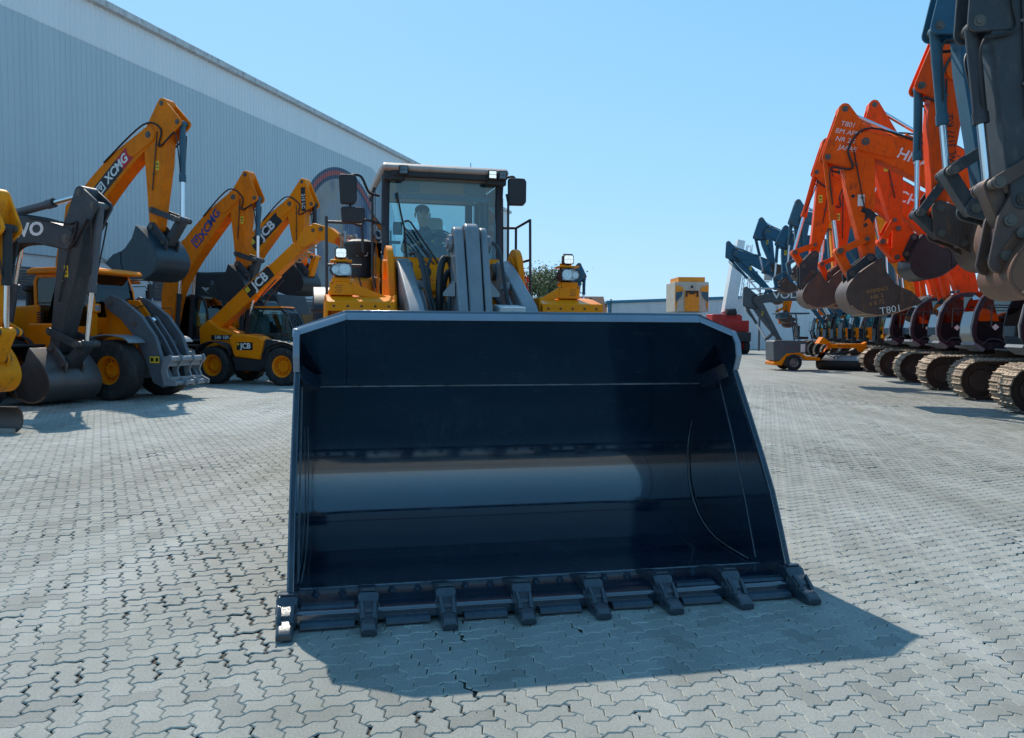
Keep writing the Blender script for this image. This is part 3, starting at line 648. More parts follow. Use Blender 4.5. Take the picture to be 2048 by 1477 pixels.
front = [(0.27, 0.11), (0.40, 0.39), (0.52, 0.63), (0.67, 0.855), (0.82, 1.065), (0.965, 1.265), (1.105, 1.454)]
outer_back = [(1.165, 1.745), (1.20, 1.74), (1.61, 1.345), (1.75, 1.14), (1.86, 0.94), (1.915, 0.72), (1.912, 0.6), (1.86, 0.4), (1.72, 0.225), (1.5, 0.10), (1.2, 0.045), (0.27, 0.045)]
for s in (-1, 1):
    sd = MB(); sd.prism(front + [(1.06, 1.56), (1.085, 1.66)] + outer_back, s * 1.60, s * 1.635, 'x'); so_ = sd.build('side_plate', M_['bucket'], bucket_o, bevel=0.004)
    ed = MB()     # thick wear bar down the front edge
    fl_ = [(0.22, 0.05)] + front; off = offset_line(fl_, 0.045)
    ed.prism(fl_ + [(a + 0.03, b - 0.02) for a, b in fl_[::-1]], s * 1.60, s * 1.642, 'x'); ed.build('side_edge_bar', M_['bucket_side'], so_, bevel=0.006)
    cp = MB(); cp.prism([(1.10, 1.45), (1.052, 1.56), (1.072, 1.66), (1.155, 1.75), (1.18, 1.74), (1.10, 1.65), (1.075, 1.57), (1.125, 1.47)], s * 1.602, s * 1.645, 'x'); cp.build('corner_bar', M_['bucket_edge_sheen'], so_, bevel=0.005)
    gs = MB()     # wedge gusset in the upper corner
    gs.add([(s * 1.598, 1.50, 1.372), (s * 1.598, 1.25, 1.50), (s * 1.47, 1.49, 1.385), (s * 1.598, 1.42, 1.285), (s * 1.598, 1.17, 1.40), (s * 1.48, 1.41, 1.30)], [(0, 1, 2), (3, 5, 4), (0, 3, 4, 1), (1, 4, 5, 2), (2, 5, 3, 0)])
    gs.build('corner_gusset', M_['bucket'], bucket_o, bevel=0.004)
    wb = MB(); wb.tube([(s * 1.588, a, b + 0.012) for a, b in inner[2::3]], 0.0055, 6); wb.build('side_weld', M_['weld'], bucket_o)
    wl_ = MB(); wl_.tube([(s * 1.597, 0.70, 0.12), (s * 1.597, 0.86, 0.48), (s * 1.597, 1.09, 0.95), (s * 1.597, 1.33, 1.36)], 0.003, 5); wl_.build('doubler_weld', M_['weld'], bucket_o)
wb = MB(); wb.tube([(-1.59 + 3.18 * k / 60, 1.574, 1.318 + 0.001 * (k % 2)) for k in range(61)], 0.006, 6); wb.build('back_weld', M_['weld'], bucket_o)
ce = MB(); ce.prism([(0.20, 0.022), (0.205, 0.080), (0.228, 0.096), (0.615, 0.102), (0.615, 0.03)], -1.60, 1.60, 'x'); ce.build('cutting_edge', M_['bucket'], bucket_o, bevel=0.004)
wb = MB(); wb.tube([(-1.585 + 3.17 * k / 70, 0.622, 0.098 + 0.0015 * (k % 2)) for k in range(71)], 0.008, 6); wb.build('edge_weld', M_['weld'], bucket_o)
TW = 0.4675; tx = [(-3.5 + k) * TW for k in range(8)]
adp = MB(); adp.prism([(0.13, 0.03), (0.13, 0.105), (0.24, 0.15), (0.34, 0.172), (0.40, 0.165), (0.62, 0.105), (0.62, 0.095), (0.235, 0.095), (0.195, 0.06), (0.195, 0.02)], -0.055, 0.055, 'x')
tm = MB()
tprof = lambda w, hs: [(x * w, y, z * hs) for x, y, z in ()]
secs = [(0.305, 0.062, 0.020, 0.186), (0.25, 0.063, 0.012, 0.176), (0.19, 0.056, 0.006, 0.118), (0.10, 0.048, 0.003, 0.078), (0.035, 0.047, 0.003, 0.066), (0.0, 0.045, 0.008, 0.046)]
vs_, fs = [], []
for y, w, z0, z1 in secs: vs_ += [(-w, y, z0), (w, y, z0), (w, y, z1 - 0.012), (w * 0.72, y, z1), (-w * 0.72, y, z1), (-w, y, z1 - 0.012)]
for i in range(len(secs) - 1):
    for k in range(6): fs.append((i * 6 + k, i * 6 + (k + 1) % 6, (i + 1) * 6 + (k + 1) % 6, (i + 1) * 6 + k))
fs += [tuple(range(6)), tuple(range((len(secs) - 1) * 6, len(secs) * 6))[::-1]]
tm.add(vs_, fs)
for s in (-1, 1):   # the two raised pads on top of each tooth
    tm.hexa([(s * 0.018, 0.085, 0.08), (s * 0.048, 0.085, 0.075), (s * 0.054, 0.2, 0.13), (s * 0.026, 0.18, 0.125), (s * 0.022, 0.105, 0.108), (s * 0.044, 0.105, 0.104), (s * 0.05, 0.19, 0.152), (s * 0.03, 0.175, 0.148)])
tm.box((0, 0.275, 0.186), (0.085, 0.035, 0.012)); tm.cyl((-0.066, 0.245, 0.095), (0.066, 0.245, 0.095), 0.02, n=10)
ame, tme = adp.mesh('adapter'), tm.mesh('tooth', ang=28); ame.materials.append(M_['tooth']); tme.materials.append(M_['tooth'])
bolt = MB(); bolt.cyl((0, 0, 0), (0, 0, 0.012), 0.026, n=14); bolt.cyl((0, 0, 0.01), (0, 0, 0.034), 0.019, n=6); bme = bolt.mesh('bolt'); bme.materials.append(M_['strip'])
for k, x in enumerate(tx):
    a_ = inst('adapter', ame, bucket_o, (x, 0, 0)); bv = a_.modifiers.new('bevel', 'BEVEL'); bv.width = 0.006; bv.segments = 2
    t_ = inst('tooth', tme, bucket_o, (x, 0, 0), (0, 0, rad(rnd.uniform(-1, 1)))); bv = t_.modifiers.new('bevel', 'BEVEL'); bv.width = 0.004; bv.segments = 2
    if k < 7:
        for f in (0.33, 0.68): inst('bolt', bme, bucket_o, (x + TW * f, 0.50, 0.098))
        sg = MB(); w0, w1 = x + 0.10, x + TW - 0.10
        if k in (0, 6): w0, w1 = x + 0.075, x + TW - 0.075
        sg.prism([(0.14, 0.010), (0.143, 0.028), (0.162, 0.044), (0.205, 0.048), (0.205, 0.010)], w0, w1, 'x'); sg.build('edge_segment', M_['strip'], bucket_o, bevel=0.004)
        if k in (0, 5, 6):
            sg = MB(); sg.prism([(0.245, 0.094), (0.25, 0.100), (0.262, 0.110), (0.315, 0.113), (0.315, 0.1)], w0, w1, 'x'); sg.build('wear_plate', M_['strip'], bucket_o, bevel=0.004)
for s in (-1, 1):      # bucket hinge lugs behind
    lg = MB()
    for d in (0.40, 0.60): lg.prism([(1.86, 0.12), (1.90, 0.75), (2.1, 0.62), (2.14, 0.40), (2.08, 0.22)], s * d - 0.1 - 0.02, s * d - 0.1 + 0.02, 'x')
    lg.build('hinge_lug', M_['bucket'], bucket_o)

# --- lift arms and linkage
def body(mb, name, mat, parent=None, bevel=0.0, **k): return mb.build(name, M_[mat], parent or ld, bevel=bevel, M=BM, **k)
arm_prof = [(4.06, 2.42), (3.75, 2.47), (3.55, 2.40), (2.72, 1.975), (2.46, 1.74), (2.15, 1.1), (1.97, 0.42), (2.0, 0.28), (2.12, 0.24), (2.24, 0.32), (2.52, 0.95), (2.9, 1.52), (3.4, 1.9), (4.06, 2.16)]
for s in (-1, 1):
    m = MB(); m.prism(arm_prof, s * 0.46, s * 0.60, 'x'); arm = body(m, 'lift_arm', 'arm_grey', bevel=0.012)
    m = MB(); m.cyl((s * 0.44, 2.10, 0.37), (s * 0.63, 2.10, 0.37), 0.085, n=20); m.cyl((s * 0.42, 3.85, 2.36), (s * 0.70, 3.85, 2.36), 0.09, n=20); body(m, 'arm_pin', 'pin', arm)
    m = MB(); m.prism([(3.30, 0.85), (3.42, 2.05)] + circ((3.80, 2.36), 0.24, 12, 165, 20) + [(4.25, 1.9), (4.3, 0.85)], s * 0.635, s * 0.70, 'x'); m.prism([(3.32, 0.85), (3.44, 2.02)] + circ((3.80, 2.35), 0.17, 10, 165, 20) + [(4.22, 1.85), (4.25, 0.85)], s * 0.63, s * 0.615, 'x')
    tw = body(m, 'pivot_tower', 'loader_yellow', bevel=0.012)
    m = MB(); m.cyl((s * 0.64, 3.80, 2.36), (s * 0.725, 3.80, 2.36), 0.10, n=20); body(m, 'pivot_cap', 'loader_yellow', tw)
    m = MB(); m.cyl((s * 0.33, 3.9, 0.95), (s * 0.33, 3.2, 1.35), 0.075, n=16); lc = body(m, 'lift_cylinder', 'arm_grey'); m = MB(); m.cyl((s * 0.33, 3.2, 1.35), (s * 0.40, 2.75, 1.55), 0.045, n=12); body(m, 'rod', 'chrome', lc)
m = MB(); m.cyl((-0.47, 2.72, 1.62), (0.47, 2.72, 1.62), 0.13, n=20); m.box((0, 2.78, 1.55), (0.5, 0.22, 0.35)); body(m, 'cross_tube', 'arm_grey')
lever = hull(circ((2.95, 2.58), 0.125) + circ((2.80, 1.72), 0.17) + circ((2.42, 1.0), 0.12))
for x0, x1 in ((-0.165, -0.075), (0.085, 0.150)):
    m = MB(); m.prism(lever, x0, x1, 'x'); lv = body(m, 'tilt_lever', 'arm_grey', bevel=0.014, ang=40)
    xo = x0 - 0.01 if x0 < 0 else x1 + 0.01; s = -1 if x0 < 0 else 1
    m = MB(); m.cyl((xo, 2.95, 2.55), (xo + s * 0.03, 2.95, 2.55), 0.085, n=20); m.cyl((xo, 2.95, 2.55), (xo + s * 0.045, 2.95, 2.55), 0.045, n=16); body(m, 'lever_pin', 'arm_grey', lv)
    m = MB(); m.add([(xo, 2.74, 2.10), (xo, 2.95, 2.10), (xo + s * 0.10, 2.80, 2.055), (xo, 2.74, 2.19), (xo, 2.9, 2.2), (xo + s * 0.10, 2.80, 2.085), (xo, 2.74, 2.05), (xo, 2.95, 2.05)], [(3, 4, 5), (0, 3, 5, 2), (1, 2, 5, 4), (6, 0, 2), (7, 2, 1), (6, 2, 7)]); body(m, 'lever_stop', 'arm_grey', lv)
m = MB(); q = hull(circ((2.95, 2.60), 0.14) + circ((2.84, 2.25), 0.10) + circ((2.55, 1.3), 0.11))
m.prism(q, -0.062, 0.072, 'x'); ml = body(m, 'tilt_link', 'arm_grey', bevel=0.02, ang=40)
m = MB(); m.cyl((-0.02, 3.25, 1.98), (-0.02, 4.3, 1.78), 0.145, n=24); m.cyl((-0.02, 3.22, 1.985), (-0.02, 3.3, 1.97), 0.155, n=24); tc_ = body(m, 'tilt_cylinder', 'arm_grey', bevel=0.01)
m = MB(); m.cyl((-0.02, 3.25, 1.98), (0.0, 2.97, 2.2), 0.05, n=14); body(m, 'rod', 'chrome', tc_)
for pth, r in (([(-0.27, 3.0, 1.7), (-0.28, 2.98, 2.1), (-0.26, 3.0, 2.34), (-0.21, 3.04, 2.42), (-0.15, 3.05, 2.36), (-0.125, 3.06, 2.1), (-0.12, 3.1, 1.7)], 0.034),
               ([(-0.23, 3.06, 1.75), (-0.235, 3.05, 2.05), (-0.205, 3.08, 2.24), (-0.165, 3.08, 2.3), (-0.14, 3.1, 2.2), (-0.12, 3.12, 1.9)], 0.026),
               ([(-0.47, 3.6, 2.5), (-0.43, 3.3, 2.46), (-0.41, 2.9, 2.1), (-0.36, 2.6, 1.7)], 0.018), ([(-0.44, 3.6, 2.52), (-0.40, 3.3, 2.44), (-0.37, 2.9, 2.06), (-0.32, 2.6, 1.7)], 0.018),
               ([(-0.36, 3.5, 2.55), (-0.30, 3.4, 2.46), (-0.34, 3.3, 2.34), (-0.33, 3.2, 2.1), (-0.31, 3.0, 1.8)], 0.016),
               ([(0.30, 3.6, 2.5), (0.33, 3.45, 2.62), (0.38, 3.3, 2.5), (0.37, 3.0, 2.1), (0.36, 2.7, 1.75)], 0.018),
               ([(0.20, 3.2, 2.15), (0.27, 3.0, 2.05), (0.33, 2.8, 1.85), (0.35, 2.6, 1.7)], 0.022), ([(-0.10, 3.2, 1.9), (-0.02, 3.0, 1.95), (0.05, 2.95, 1.8), (0.06, 2.9, 1.6)], 0.02)):
    m = MB(); m.tube(smoothline(pth, 6), r, 8); body(m, 'hose', 'hose')
m = MB(); m.box((-0.27, 3.02, 1.95), (0.13, 0.09, 0.12)); m.box((-0.27, 3.02, 2.03), (0.1, 0.07, 0.05)); m.box((-0.27, 3.05, 1.86), (0.07, 0.07, 0.09)); body(m, 'hose_block', 'black', bevel=0.008)
for s, x in ((-1, -0.43), (1, 0.40)):
    m = MB(); m.cyl((x, 3.25, 2.17), (x + 0.03, 2.62, 1.72), 0.026, n=12); m.box((x, 3.2, 2.18), (0.1, 0.08, 0.07)); body(m, 'pipe', 'arm_grey')
m = MB(); m.prism([(2.62, 1.9), (2.6, 1.955), (2.9, 1.985), (3.1, 1.9)], 0.22, 0.46, 'x'); body(m, 'guard_plate', 'white', bevel=0.006)
m = MB(); m.box((0, 3.75, 1.25), (1.2, 1.1, 0.9)); m.box((0, 4.45, 1.0), (0.7, 0.5, 0.9)); body(m, 'front_frame', 'loader_yellow', bevel=0.02)
m = MB(); m.hexa([(-0.66, 4.05, 1.5), (0.66, 4.05, 1.5), (0.66, 4.3, 1.5), (-0.66, 4.3, 1.5), (-0.62, 4.05, 2.30), (0.62, 4.05, 2.30), (0.66, 4.36, 2.55), (-0.66, 4.36, 2.55)]); m.box((0.0, 4.02, 2.2), (0.9, 0.05, 0.12)); body(m, 'front_cowl', 'loader_yellow', bevel=0.025)
m = MB(); m.tube(smoothline([(-0.32, 4.03, 2.42), (-0.24, 4.0, 2.40), (-0.22, 4.0, 2.34), (-0.3, 4.01, 2.25), (-0.31, 4.02, 2.1)], 5), 0.022, 8); body(m, 'hose', 'hose')

# --- fenders, headlights
for s in (-1, 1):
    fp = [(2.90, 1.985), (3.2, 2.045), (3.6, 2.06), (4.0, 1.98), (4.35, 1.70)]; fp = [tuple(p) for p in smoothline(fp, 4)]
    m = MB(); x0, x1 = s * 0.70, s * 1.31
    m.sheet(fp, 0.016, min(x0, x1), max(x0, x1), 'x'); m.box(((x0 + x1) / 2, 2.893, 1.953), (0.61, 0.02, 0.085)); m.box((x1, 3.2, 1.92), (0.018, 0.62, 0.17)); m.box((x0 - s * 0.006, 3.3, 1.86), (0.02, 0.75, 0.4))
    fe = body(m, 'fender', 'fender_yellow', bevel=0.006)
    m = MB(); [m.cyl((x0 + s * (0.06 + 0.122 * k), 2.879, 1.955), (x0 + s * (0.06 + 0.122 * k), 2.886, 1.955), 0.011, n=10) for k in range(5)]; body(m, 'bolt_hole', 'matt_black', fe)
    m = MB(); m.prism([(3.02, 1.25), (3.02, 1.93), (3.25, 1.99), (3.6, 2.0), (3.6, 1.25)], s * 0.73, s * 1.28, 'x'); body(m, 'inner_guard', 'loader_yellow', fe)
    hb = MB()      # bracket that carries the lamps
    xc = s * 1.11 - 0.06; hb.box((xc, 3.12, 2.125), (0.215, 0.012, 0.125)); hb.box((xc, 3.2, 2.07), (0.21, 0.16, 0.02)); hb.box((xc + s * 0.02, 3.35, 2.07), (0.18, 0.3, 0.10))
    hb.hexa([(s * 0.70, 3.12, 2.02), (s * 1.02 - 0.06, 3.12, 2.065), (s * 1.02 - 0.06, 3.15, 2.065), (s * 0.70, 3.15, 2.02), (s * 0.72, 3.12, 2.04), (s * 1.01 - 0.06, 3.12, 2.175), (s * 1.01 - 0.06, 3.15, 2.175), (s * 0.72, 3.15, 2.04)])
    hb.box((xc, 3.18, 2.205), (0.17, 0.14, 0.04)); hb.box((xc, 3.25, 2.3), (0.12, 0.03, 0.24)); hb.box((xc, 3.2, 2.378), (0.2, 0.18, 0.02))
    hbo = body(hb, 'lamp_bracket', 'fender_yellow', bevel=0.006)
    m = MB(); [m.cyl((xc + s * 0.03 + dx * 0.021 + (0.0105 if abs(r % 2) else 0), 3.1125, 2.13 + r * 0.019), (xc + s * 0.03 + dx * 0.021 + (0.0105 if abs(r % 2) else 0), 3.1135, 2.13 + r * 0.019), 0.0055, n=8) for r in (-2, -1, 0, 1) for dx in (-1, 0, 1)]
    m.cyl((xc - 0.085, 3.112, 2.17), (xc - 0.085, 3.1135, 2.17), 0.007, n=8); m.cyl((xc + 0.085, 3.112, 2.17), (xc + 0.085, 3.1135, 2.17), 0.007, n=8); dh = body(m, 'drilled_holes', 'matt_black', hbo); dh['kind'] = 'stuff'
    out = [(xc + s * (-0.10), 2.235), (xc + s * (-0.105), 2.31), (xc + s * (-0.085), 2.355), (xc + s * 0.02, 2.36), (xc + s * 0.085, 2.34), (xc + s * 0.108, 2.295), (xc + s * 0.085, 2.25), (xc + s * 0.03, 2.232)]
    inn = [(xc + (x - xc) * 0.88, 2.296 + (z - 2.296) * 0.86) for x, z in out]
    m = MB(); m.ring(out, inn, 3.07, 3.2, 'y'); m.prism(out, 3.195, 3.22, 'y'); hl = body(m, 'headlight', 'black', bevel=0.004)
    m = MB(); m.prism(inn, 3.078, 3.082, 'y'); body(m, 'lens', 'lamp_glass', hl)
    m = MB(); m.lathe([(0.012, 0.06), (0.03, 0.035), (0.045, 0.01), (0.05, 0.0)], (xc - s * 0.03, 3.10, 2.3), 'y', 18); m.lathe([(0.008, 0.05), (0.022, 0.02), (0.03, 0.0)], (xc + s * 0.055, 3.10, 2.295), 'y', 16); m.prism([(x, z) for x, z in inn], 3.17, 3.18, 'y'); body(m, 'reflector', 'reflector', hl)
    m = MB(); m.tube([(xc - s * 0.1, 3.2, 2.28), (xc - s * 0.17, 3.22, 2.22), (xc - s * 0.19, 3.2, 2.14), (xc - s * 0.16, 3.18, 2.1)], 0.007, 6); body(m, 'cable', 'hose', hl)
    lz = 2.452; lo = [(xc + 0.055 * a, lz + 0.048 * b) for a, b in ((-1, -0.7), (-1, 0.7), (-0.75, 1), (0.75, 1), (1, 0.7), (1, -0.7), (0.75, -1), (-0.75, -1))]
    m = MB(); m.prism(lo, 3.15, 3.21, 'y'); [m.box((xc - 0.04 + 0.0135 * k, 3.18, lz + 0.052), (0.005, 0.05, 0.012)) for k in range(7)]; m.box((xc, 3.19, 2.395), (0.03, 0.03, 0.03)); wlp = body(m, 'work_light', 'matt_black', bevel=0.004)
    m = MB(); m.prism([(xc + (x - xc) * 0.82, lz + (z - lz) * 0.82) for x, z in lo], 3.143, 3.149, 'y'); lens_o = body(m, 'diffuser', 'led', wlp)
    m = MB(); [m.box((xc + dx, 3.1415, lz + dz), sz) for dx, dz, sz in ((0, 0, (0.092, 0.002, 0.006)), (0, 0.02, (0.003, 0.002, 0.04)), (0.02, -0.02, (0.003, 0.002, 0.04)), (-0.02, -0.02, (0.003, 0.002, 0.04)))]; body(m, 'lens_rib', 'lamp_glass', wlp)
# --- wheels
def wheel(parent, c, R, W, rimR, rmat, M=None, lugs=0, name='wheel', n=44, tyre='rubber', slick=False):
    m = MB(); h = W / 2
    prof = [(rimR, -h * 0.62), (rimR * 1.06, -h * 0.86), (R * 0.80, -h), (R * 0.93, -h * 0.97), (R * 0.985, -h * 0.82), (R, -h * 0.5), (R, h * 0.5), (R * 0.985, h * 0.82), (R * 0.93, h * 0.97), (R * 0.80, h), (rimR * 1.06, h * 0.86), (rimR, h * 0.62)]
    m.lathe(prof, c, 'y', n, closed=True)
    for k in range(lugs):
        a = 2 * math.pi * k / lugs
        for s in (-1, 1):
            aa = a + (math.pi / lugs if s > 0 else 0)
            Rm = Matrix.Translation(Vector(c)) @ Matrix.Rotation(-aa, 4, 'Y') @ Matrix.Translation((R * 0.985, s * h * 0.48, 0)) @ Matrix.Rotation(s * 0.5, 4, 'X')
            m.box((0, 0, 0), (R * 0.07, h * 0.9, R * 0.085), Rm)
    t = m.build(name, M_[tyre], parent, M=M, ang=40)
    m = MB(); pr = []
    for s in (1,):
        pass
    rp = [(0.02, -h * 0.18), (rimR * 0.30, -h * 0.2), (rimR * 0.34, -h * 0.36), (rimR * 0.52, -h * 0.36), (rimR * 0.56, -h * 0.12), (rimR * 0.80, -h * 0.05), (rimR * 0.86, -h * 0.62), (rimR * 1.03, -h * 0.74), (rimR * 1.03, -h * 0.6), (rimR * 0.9, h * 0.5), (rimR * 1.03, h * 0.74), (rimR * 0.86, h * 0.62), (rimR * 0.80, h * 0.05), (0.02, h * 0.05)]
    m.lathe(rp, c, 'y', 32)
    r = m.build('rim', M_[rmat], t, M=M, ang=30)
    m = MB()
    for k in range(12):
        a = 2 * math.pi * k / 12; m.cyl((c[0] + rimR * 0.67 * math.cos(a), c[1] - h * 0.16, c[2] + rimR * 0.67 * math.sin(a)), (c[0] + rimR * 0.67 * math.cos(a), c[1] - h * 0.05, c[2] + rimR * 0.67 * math.sin(a)), rimR * 0.045, n=6)
    b = m.build('wheel_nut', M_['matt_black'], t, M=M); return t
RZ = Matrix.Rotation(rad(-90), 4, 'Z')
for y in (3.45, 6.75):
    for s in (-1, 1):
        Mw = BM @ Matrix.Translation((s * 1.02, y, 0.875)) @ Matrix.Rotation(rad(90 if s > 0 else -90), 4, 'Z')
        wheel(ld, (0, 0, 0), 0.875, 0.66, 0.36, 'loader_yellow', Mw, lugs=22)
# --- rear body
m = MB(); m.prism([(5.9, 1.0), (5.9, 2.42), (7.9, 2.30), (8.45, 2.12), (8.55, 1.3), (8.3, 0.95)], -0.78, 0.78, 'x'); body(m, 'engine_hood', 'loader_yellow', bevel=0.05, seg=3)
m = MB(); m.box((0, 5.1, 1.25), (1.1, 2.2, 0.8)); m.box((0, 8.3, 0.95), (2.3, 0.5, 0.6)); body(m, 'rear_frame', 'dark_grey', bevel=0.02)
for s in (-1, 1):
    m = MB(); fp = [tuple(p) for p in smoothline([(5.95, 1.55), (6.1, 1.95), (6.45, 2.22), (6.9, 2.28), (7.3, 2.1), (7.6, 1.6)], 4)]
    m.sheet(fp, 0.03, min(s * 0.8, s * 1.38), max(s * 0.8, s * 1.38), 'x'); body(m, 'rear_fender', 'black', bevel=0.008)
    m = MB(); m.prism([(4.75, 1.25), (4.55, 2.10), (4.75, 2.32), (5.2, 2.36), (5.6, 2.3), (5.6, 1.25)], min(s * 0.74, s * 1.0), max(s * 0.74, s * 1.0), 'x'); body(m, 'side_tank', 'loader_yellow', bevel=0.07, seg=4)
    m = MB(); m.box((s * 1.12, 4.95, 1.95), (0.62, 0.9, 0.03)); [m.box((s * 1.2, 4.5, z), (0.4, 0.2, 0.02)) for z in (0.55, 0.95, 1.35, 1.7)]; m.box((s * 1.4, 4.5, 1.2), (0.02, 0.2, 1.5)); body(m, 'step', 'matt_black')
# --- cab
cw, y0, y1, z0, z1 = 0.72, 4.40, 6.0, 2.05, 3.46
m = MB(); m.prism([(4.18, 3.43), (4.13, 3.47), (4.2, 3.52), (4.6, 3.55), (6.0, 3.54), (6.15, 3.48), (6.1, 3.43)], -0.69, 0.69, 'x'); roof_o = body(m, 'cab_roof', 'roof_cap', bevel=0.05, seg=4)
m = MB(); m.box((0, 5.1, 3.405), (1.28, 1.7, 0.035)); body(m, 'headliner', 'interior_light', roof_o)
m = MB(); m.box((0, 4.22, 3.415), (1.2, 0.09, 0.07)); m.box((-0.56, 4.24, 3.39), (0.22, 0.1, 0.1)); m.box((0.56, 4.24, 3.39), (0.22, 0.1, 0.1)); body(m, 'visor', 'matt_black', roof_o, bevel=0.012)
for x, lit in ((-0.47, 0), (0.50, 1), (0.615, 0)):
    m = MB(); m.box((x, 4.16, 3.44), (0.10, 0.06, 0.10)); w_ = body(m, 'roof_light', 'matt_black', roof_o, bevel=0.008)
    m = MB(); m.box((x, 4.127, 3.46), (0.075, 0.006, 0.034)); m.box((x, 4.127, 3.42), (0.075, 0.006, 0.034)); body(m, 'diffuser', 'led' if lit else 'lamp_glass', w_)
m = MB(); m.lathe([(0.06, 0), (0.065, 0.03), (0.055, 0.05), (0.03, 0.065)], (0.14, 4.9, 3.54), 'z', 18); body(m, 'beacon', 'amber', roof_o)
m = MB(); m.cyl((0.60, 5.8, 3.58), (0.60, 5.8, 3.9), 0.005, n=6); body(m, 'antenna', 'black', roof_o)
for s in (-1, 1):
    m = MB()
    pil = [(4.40, 2.2), (4.44, 2.7), (4.42, 3.1), (4.36, 3.42)]
    m.tube([(s * 0.635, a, b) for a, b in smoothline(pil, 4)], 0.045, 10); body(m, 'front_pillar', 'navy_cab')
    m = MB(); m.box((s * 0.64, 5.3, 2.75), (0.06, 0.09, 1.45)); m.box((s * 0.61, 5.98, 2.75), (0.09, 0.08, 1.45)); m.box((s * 0.64, 5.2, 2.09), (0.07, 1.6, 0.12)); body(m, 'door_pillar', 'navy_cab', bevel=0.012)
    m = MB(); m.box((s * 0.665, 4.85, 2.75), (0.006, 0.82, 1.3)); m.box((s * 0.665, 5.66, 2.75), (0.006, 0.6, 1.3)); body(m, 'side_window', 'glass_clear')
    m = MB(); m.tube([(s * 0.75, 4.5, 3.3), (s * 0.77, 4.5, 3.2), (s * 0.77, 4.5, 2.35), (s * 0.74, 4.5, 2.2)], 0.014, 8); body(m, 'grab_rail', 'dark_grey')
m = MB(); m.prism([(4.36, 2.2), (4.385, 2.62), (4.41, 3.05), (4.37, 3.42), (4.376, 3.42), (4.416, 3.05), (4.391, 2.62), (4.366, 2.2)], -0.60, 0.60, 'x'); body(m, 'windscreen', 'glass')
m = MB(); m.box((0, 6.0, 2.95), (1.28, 0.006, 0.9)); body(m, 'rear_window', 'glass_clear')
m = MB(); m.box((0, 6.0, 2.27), (1.36, 0.05, 0.45)); m.box((0, 5.2, 2.06), (1.36, 1.6, 0.06)); m.box((0, 6.02, 3.43), (1.36, 0.06, 0.1)); body(m, 'cab_body', 'navy_cab', bevel=0.01)
m = MB(); m.hexa([(-0.5, 4.45, 2.2), (0.5, 4.45, 2.2), (0.5, 4.75, 2.2), (-0.5, 4.75, 2.2), (-0.42, 4.45, 2.60), (0.42, 4.45, 2.60), (0.3, 4.68, 2.72), (-0.3, 4.68, 2.72)]); body(m, 'dashboard', 'interior', bevel=0.05, seg=4)
m = MB(); m.lathe([(0.175, -0.014), (0.19, 0), (0.175, 0.014), (0.16, 0)], (0, 0, 0), 'z', 28, closed=True); m.box((0, 0, 0), (0.34, 0.03, 0.012)); m.box((0, -0.08, 0), (0.03, 0.16, 0.012)); m.cyl((0, 0, -0.3), (0, 0, 0), 0.03, n=10)
mo = m.build('steering_wheel', M_['interior'], ld, M=BM @ Matrix.Translation((-0.02, 4.78, 2.80)) @ Matrix.Rotation(rad(-25), 4, 'X'))
m = MB(); m.box((-0.05, 5.30, 2.32), (0.5, 0.5, 0.13)); m.box((-0.05, 5.58, 2.68), (0.5, 0.13, 0.62)); m.box((0.08, 5.6, 3.04), (0.24, 0.1, 0.22)); m.box((-0.05, 5.3, 2.15), (0.35, 0.4, 0.25)); body(m, 'seat', 'seat_cloth', bevel=0.05, seg=4)
m = MB(); m.box((-0.48, 4.62, 2.88), (0.10, 0.05, 0.14)); m.box((-0.52, 4.6, 2.72), (0.14, 0.05, 0.03)); m.box((-0.52, 4.58, 2.50), (0.2, 0.08, 0.1)); m.cyl((-0.56, 4.6, 2.5), (-0.56, 4.6, 2.85), 0.012, n=8); body(m, 'monitor', 'interior', bevel=0.01)
m = MB(); m.box((0, 4.46, 3.22), (1.1, 0.02, 0.07)); m.box((-0.38, 4.5, 3.33), (0.26, 0.02, 0.12)); m.box((0.38, 4.5, 3.33), (0.26, 0.02, 0.12)); body(m, 'sun_blind', 'slate_blue', bevel=0.01)
m = MB(); m.box((0.645, 4.55, 2.85), (0.015, 0.05, 1.2)); m.box((0.62, 4.6, 2.62), (0.03, 0.05, 0.2)); body(m, 'seat_belt', 'red')
# wipers
m = MB(); m.tube([(-0.52, 4.33, 3.23), (-0.475, 4.34, 3.0), (-0.44, 4.345, 2.86), (-0.42, 4.345, 2.6), (-0.41, 4.34, 2.5)], 0.011, 6); wpo = body(m, 'wiper', 'matt_black')
m = MB(); m.tube([(-0.44, 4.33, 2.92), (-0.40, 4.32, 2.93), (-0.37, 4.315, 2.91), (0.02, 4.22, 2.32)], 0.012, 6); m.tube([(-0.44, 4.33, 2.86), (-0.02, 4.22, 2.32)], 0.009, 6); m.tube([(-0.42, 4.33, 2.7), (-0.05, 4.2, 2.3)], 0.006, 5); body(m, 'wiper_arm', 'matt_black', wpo)
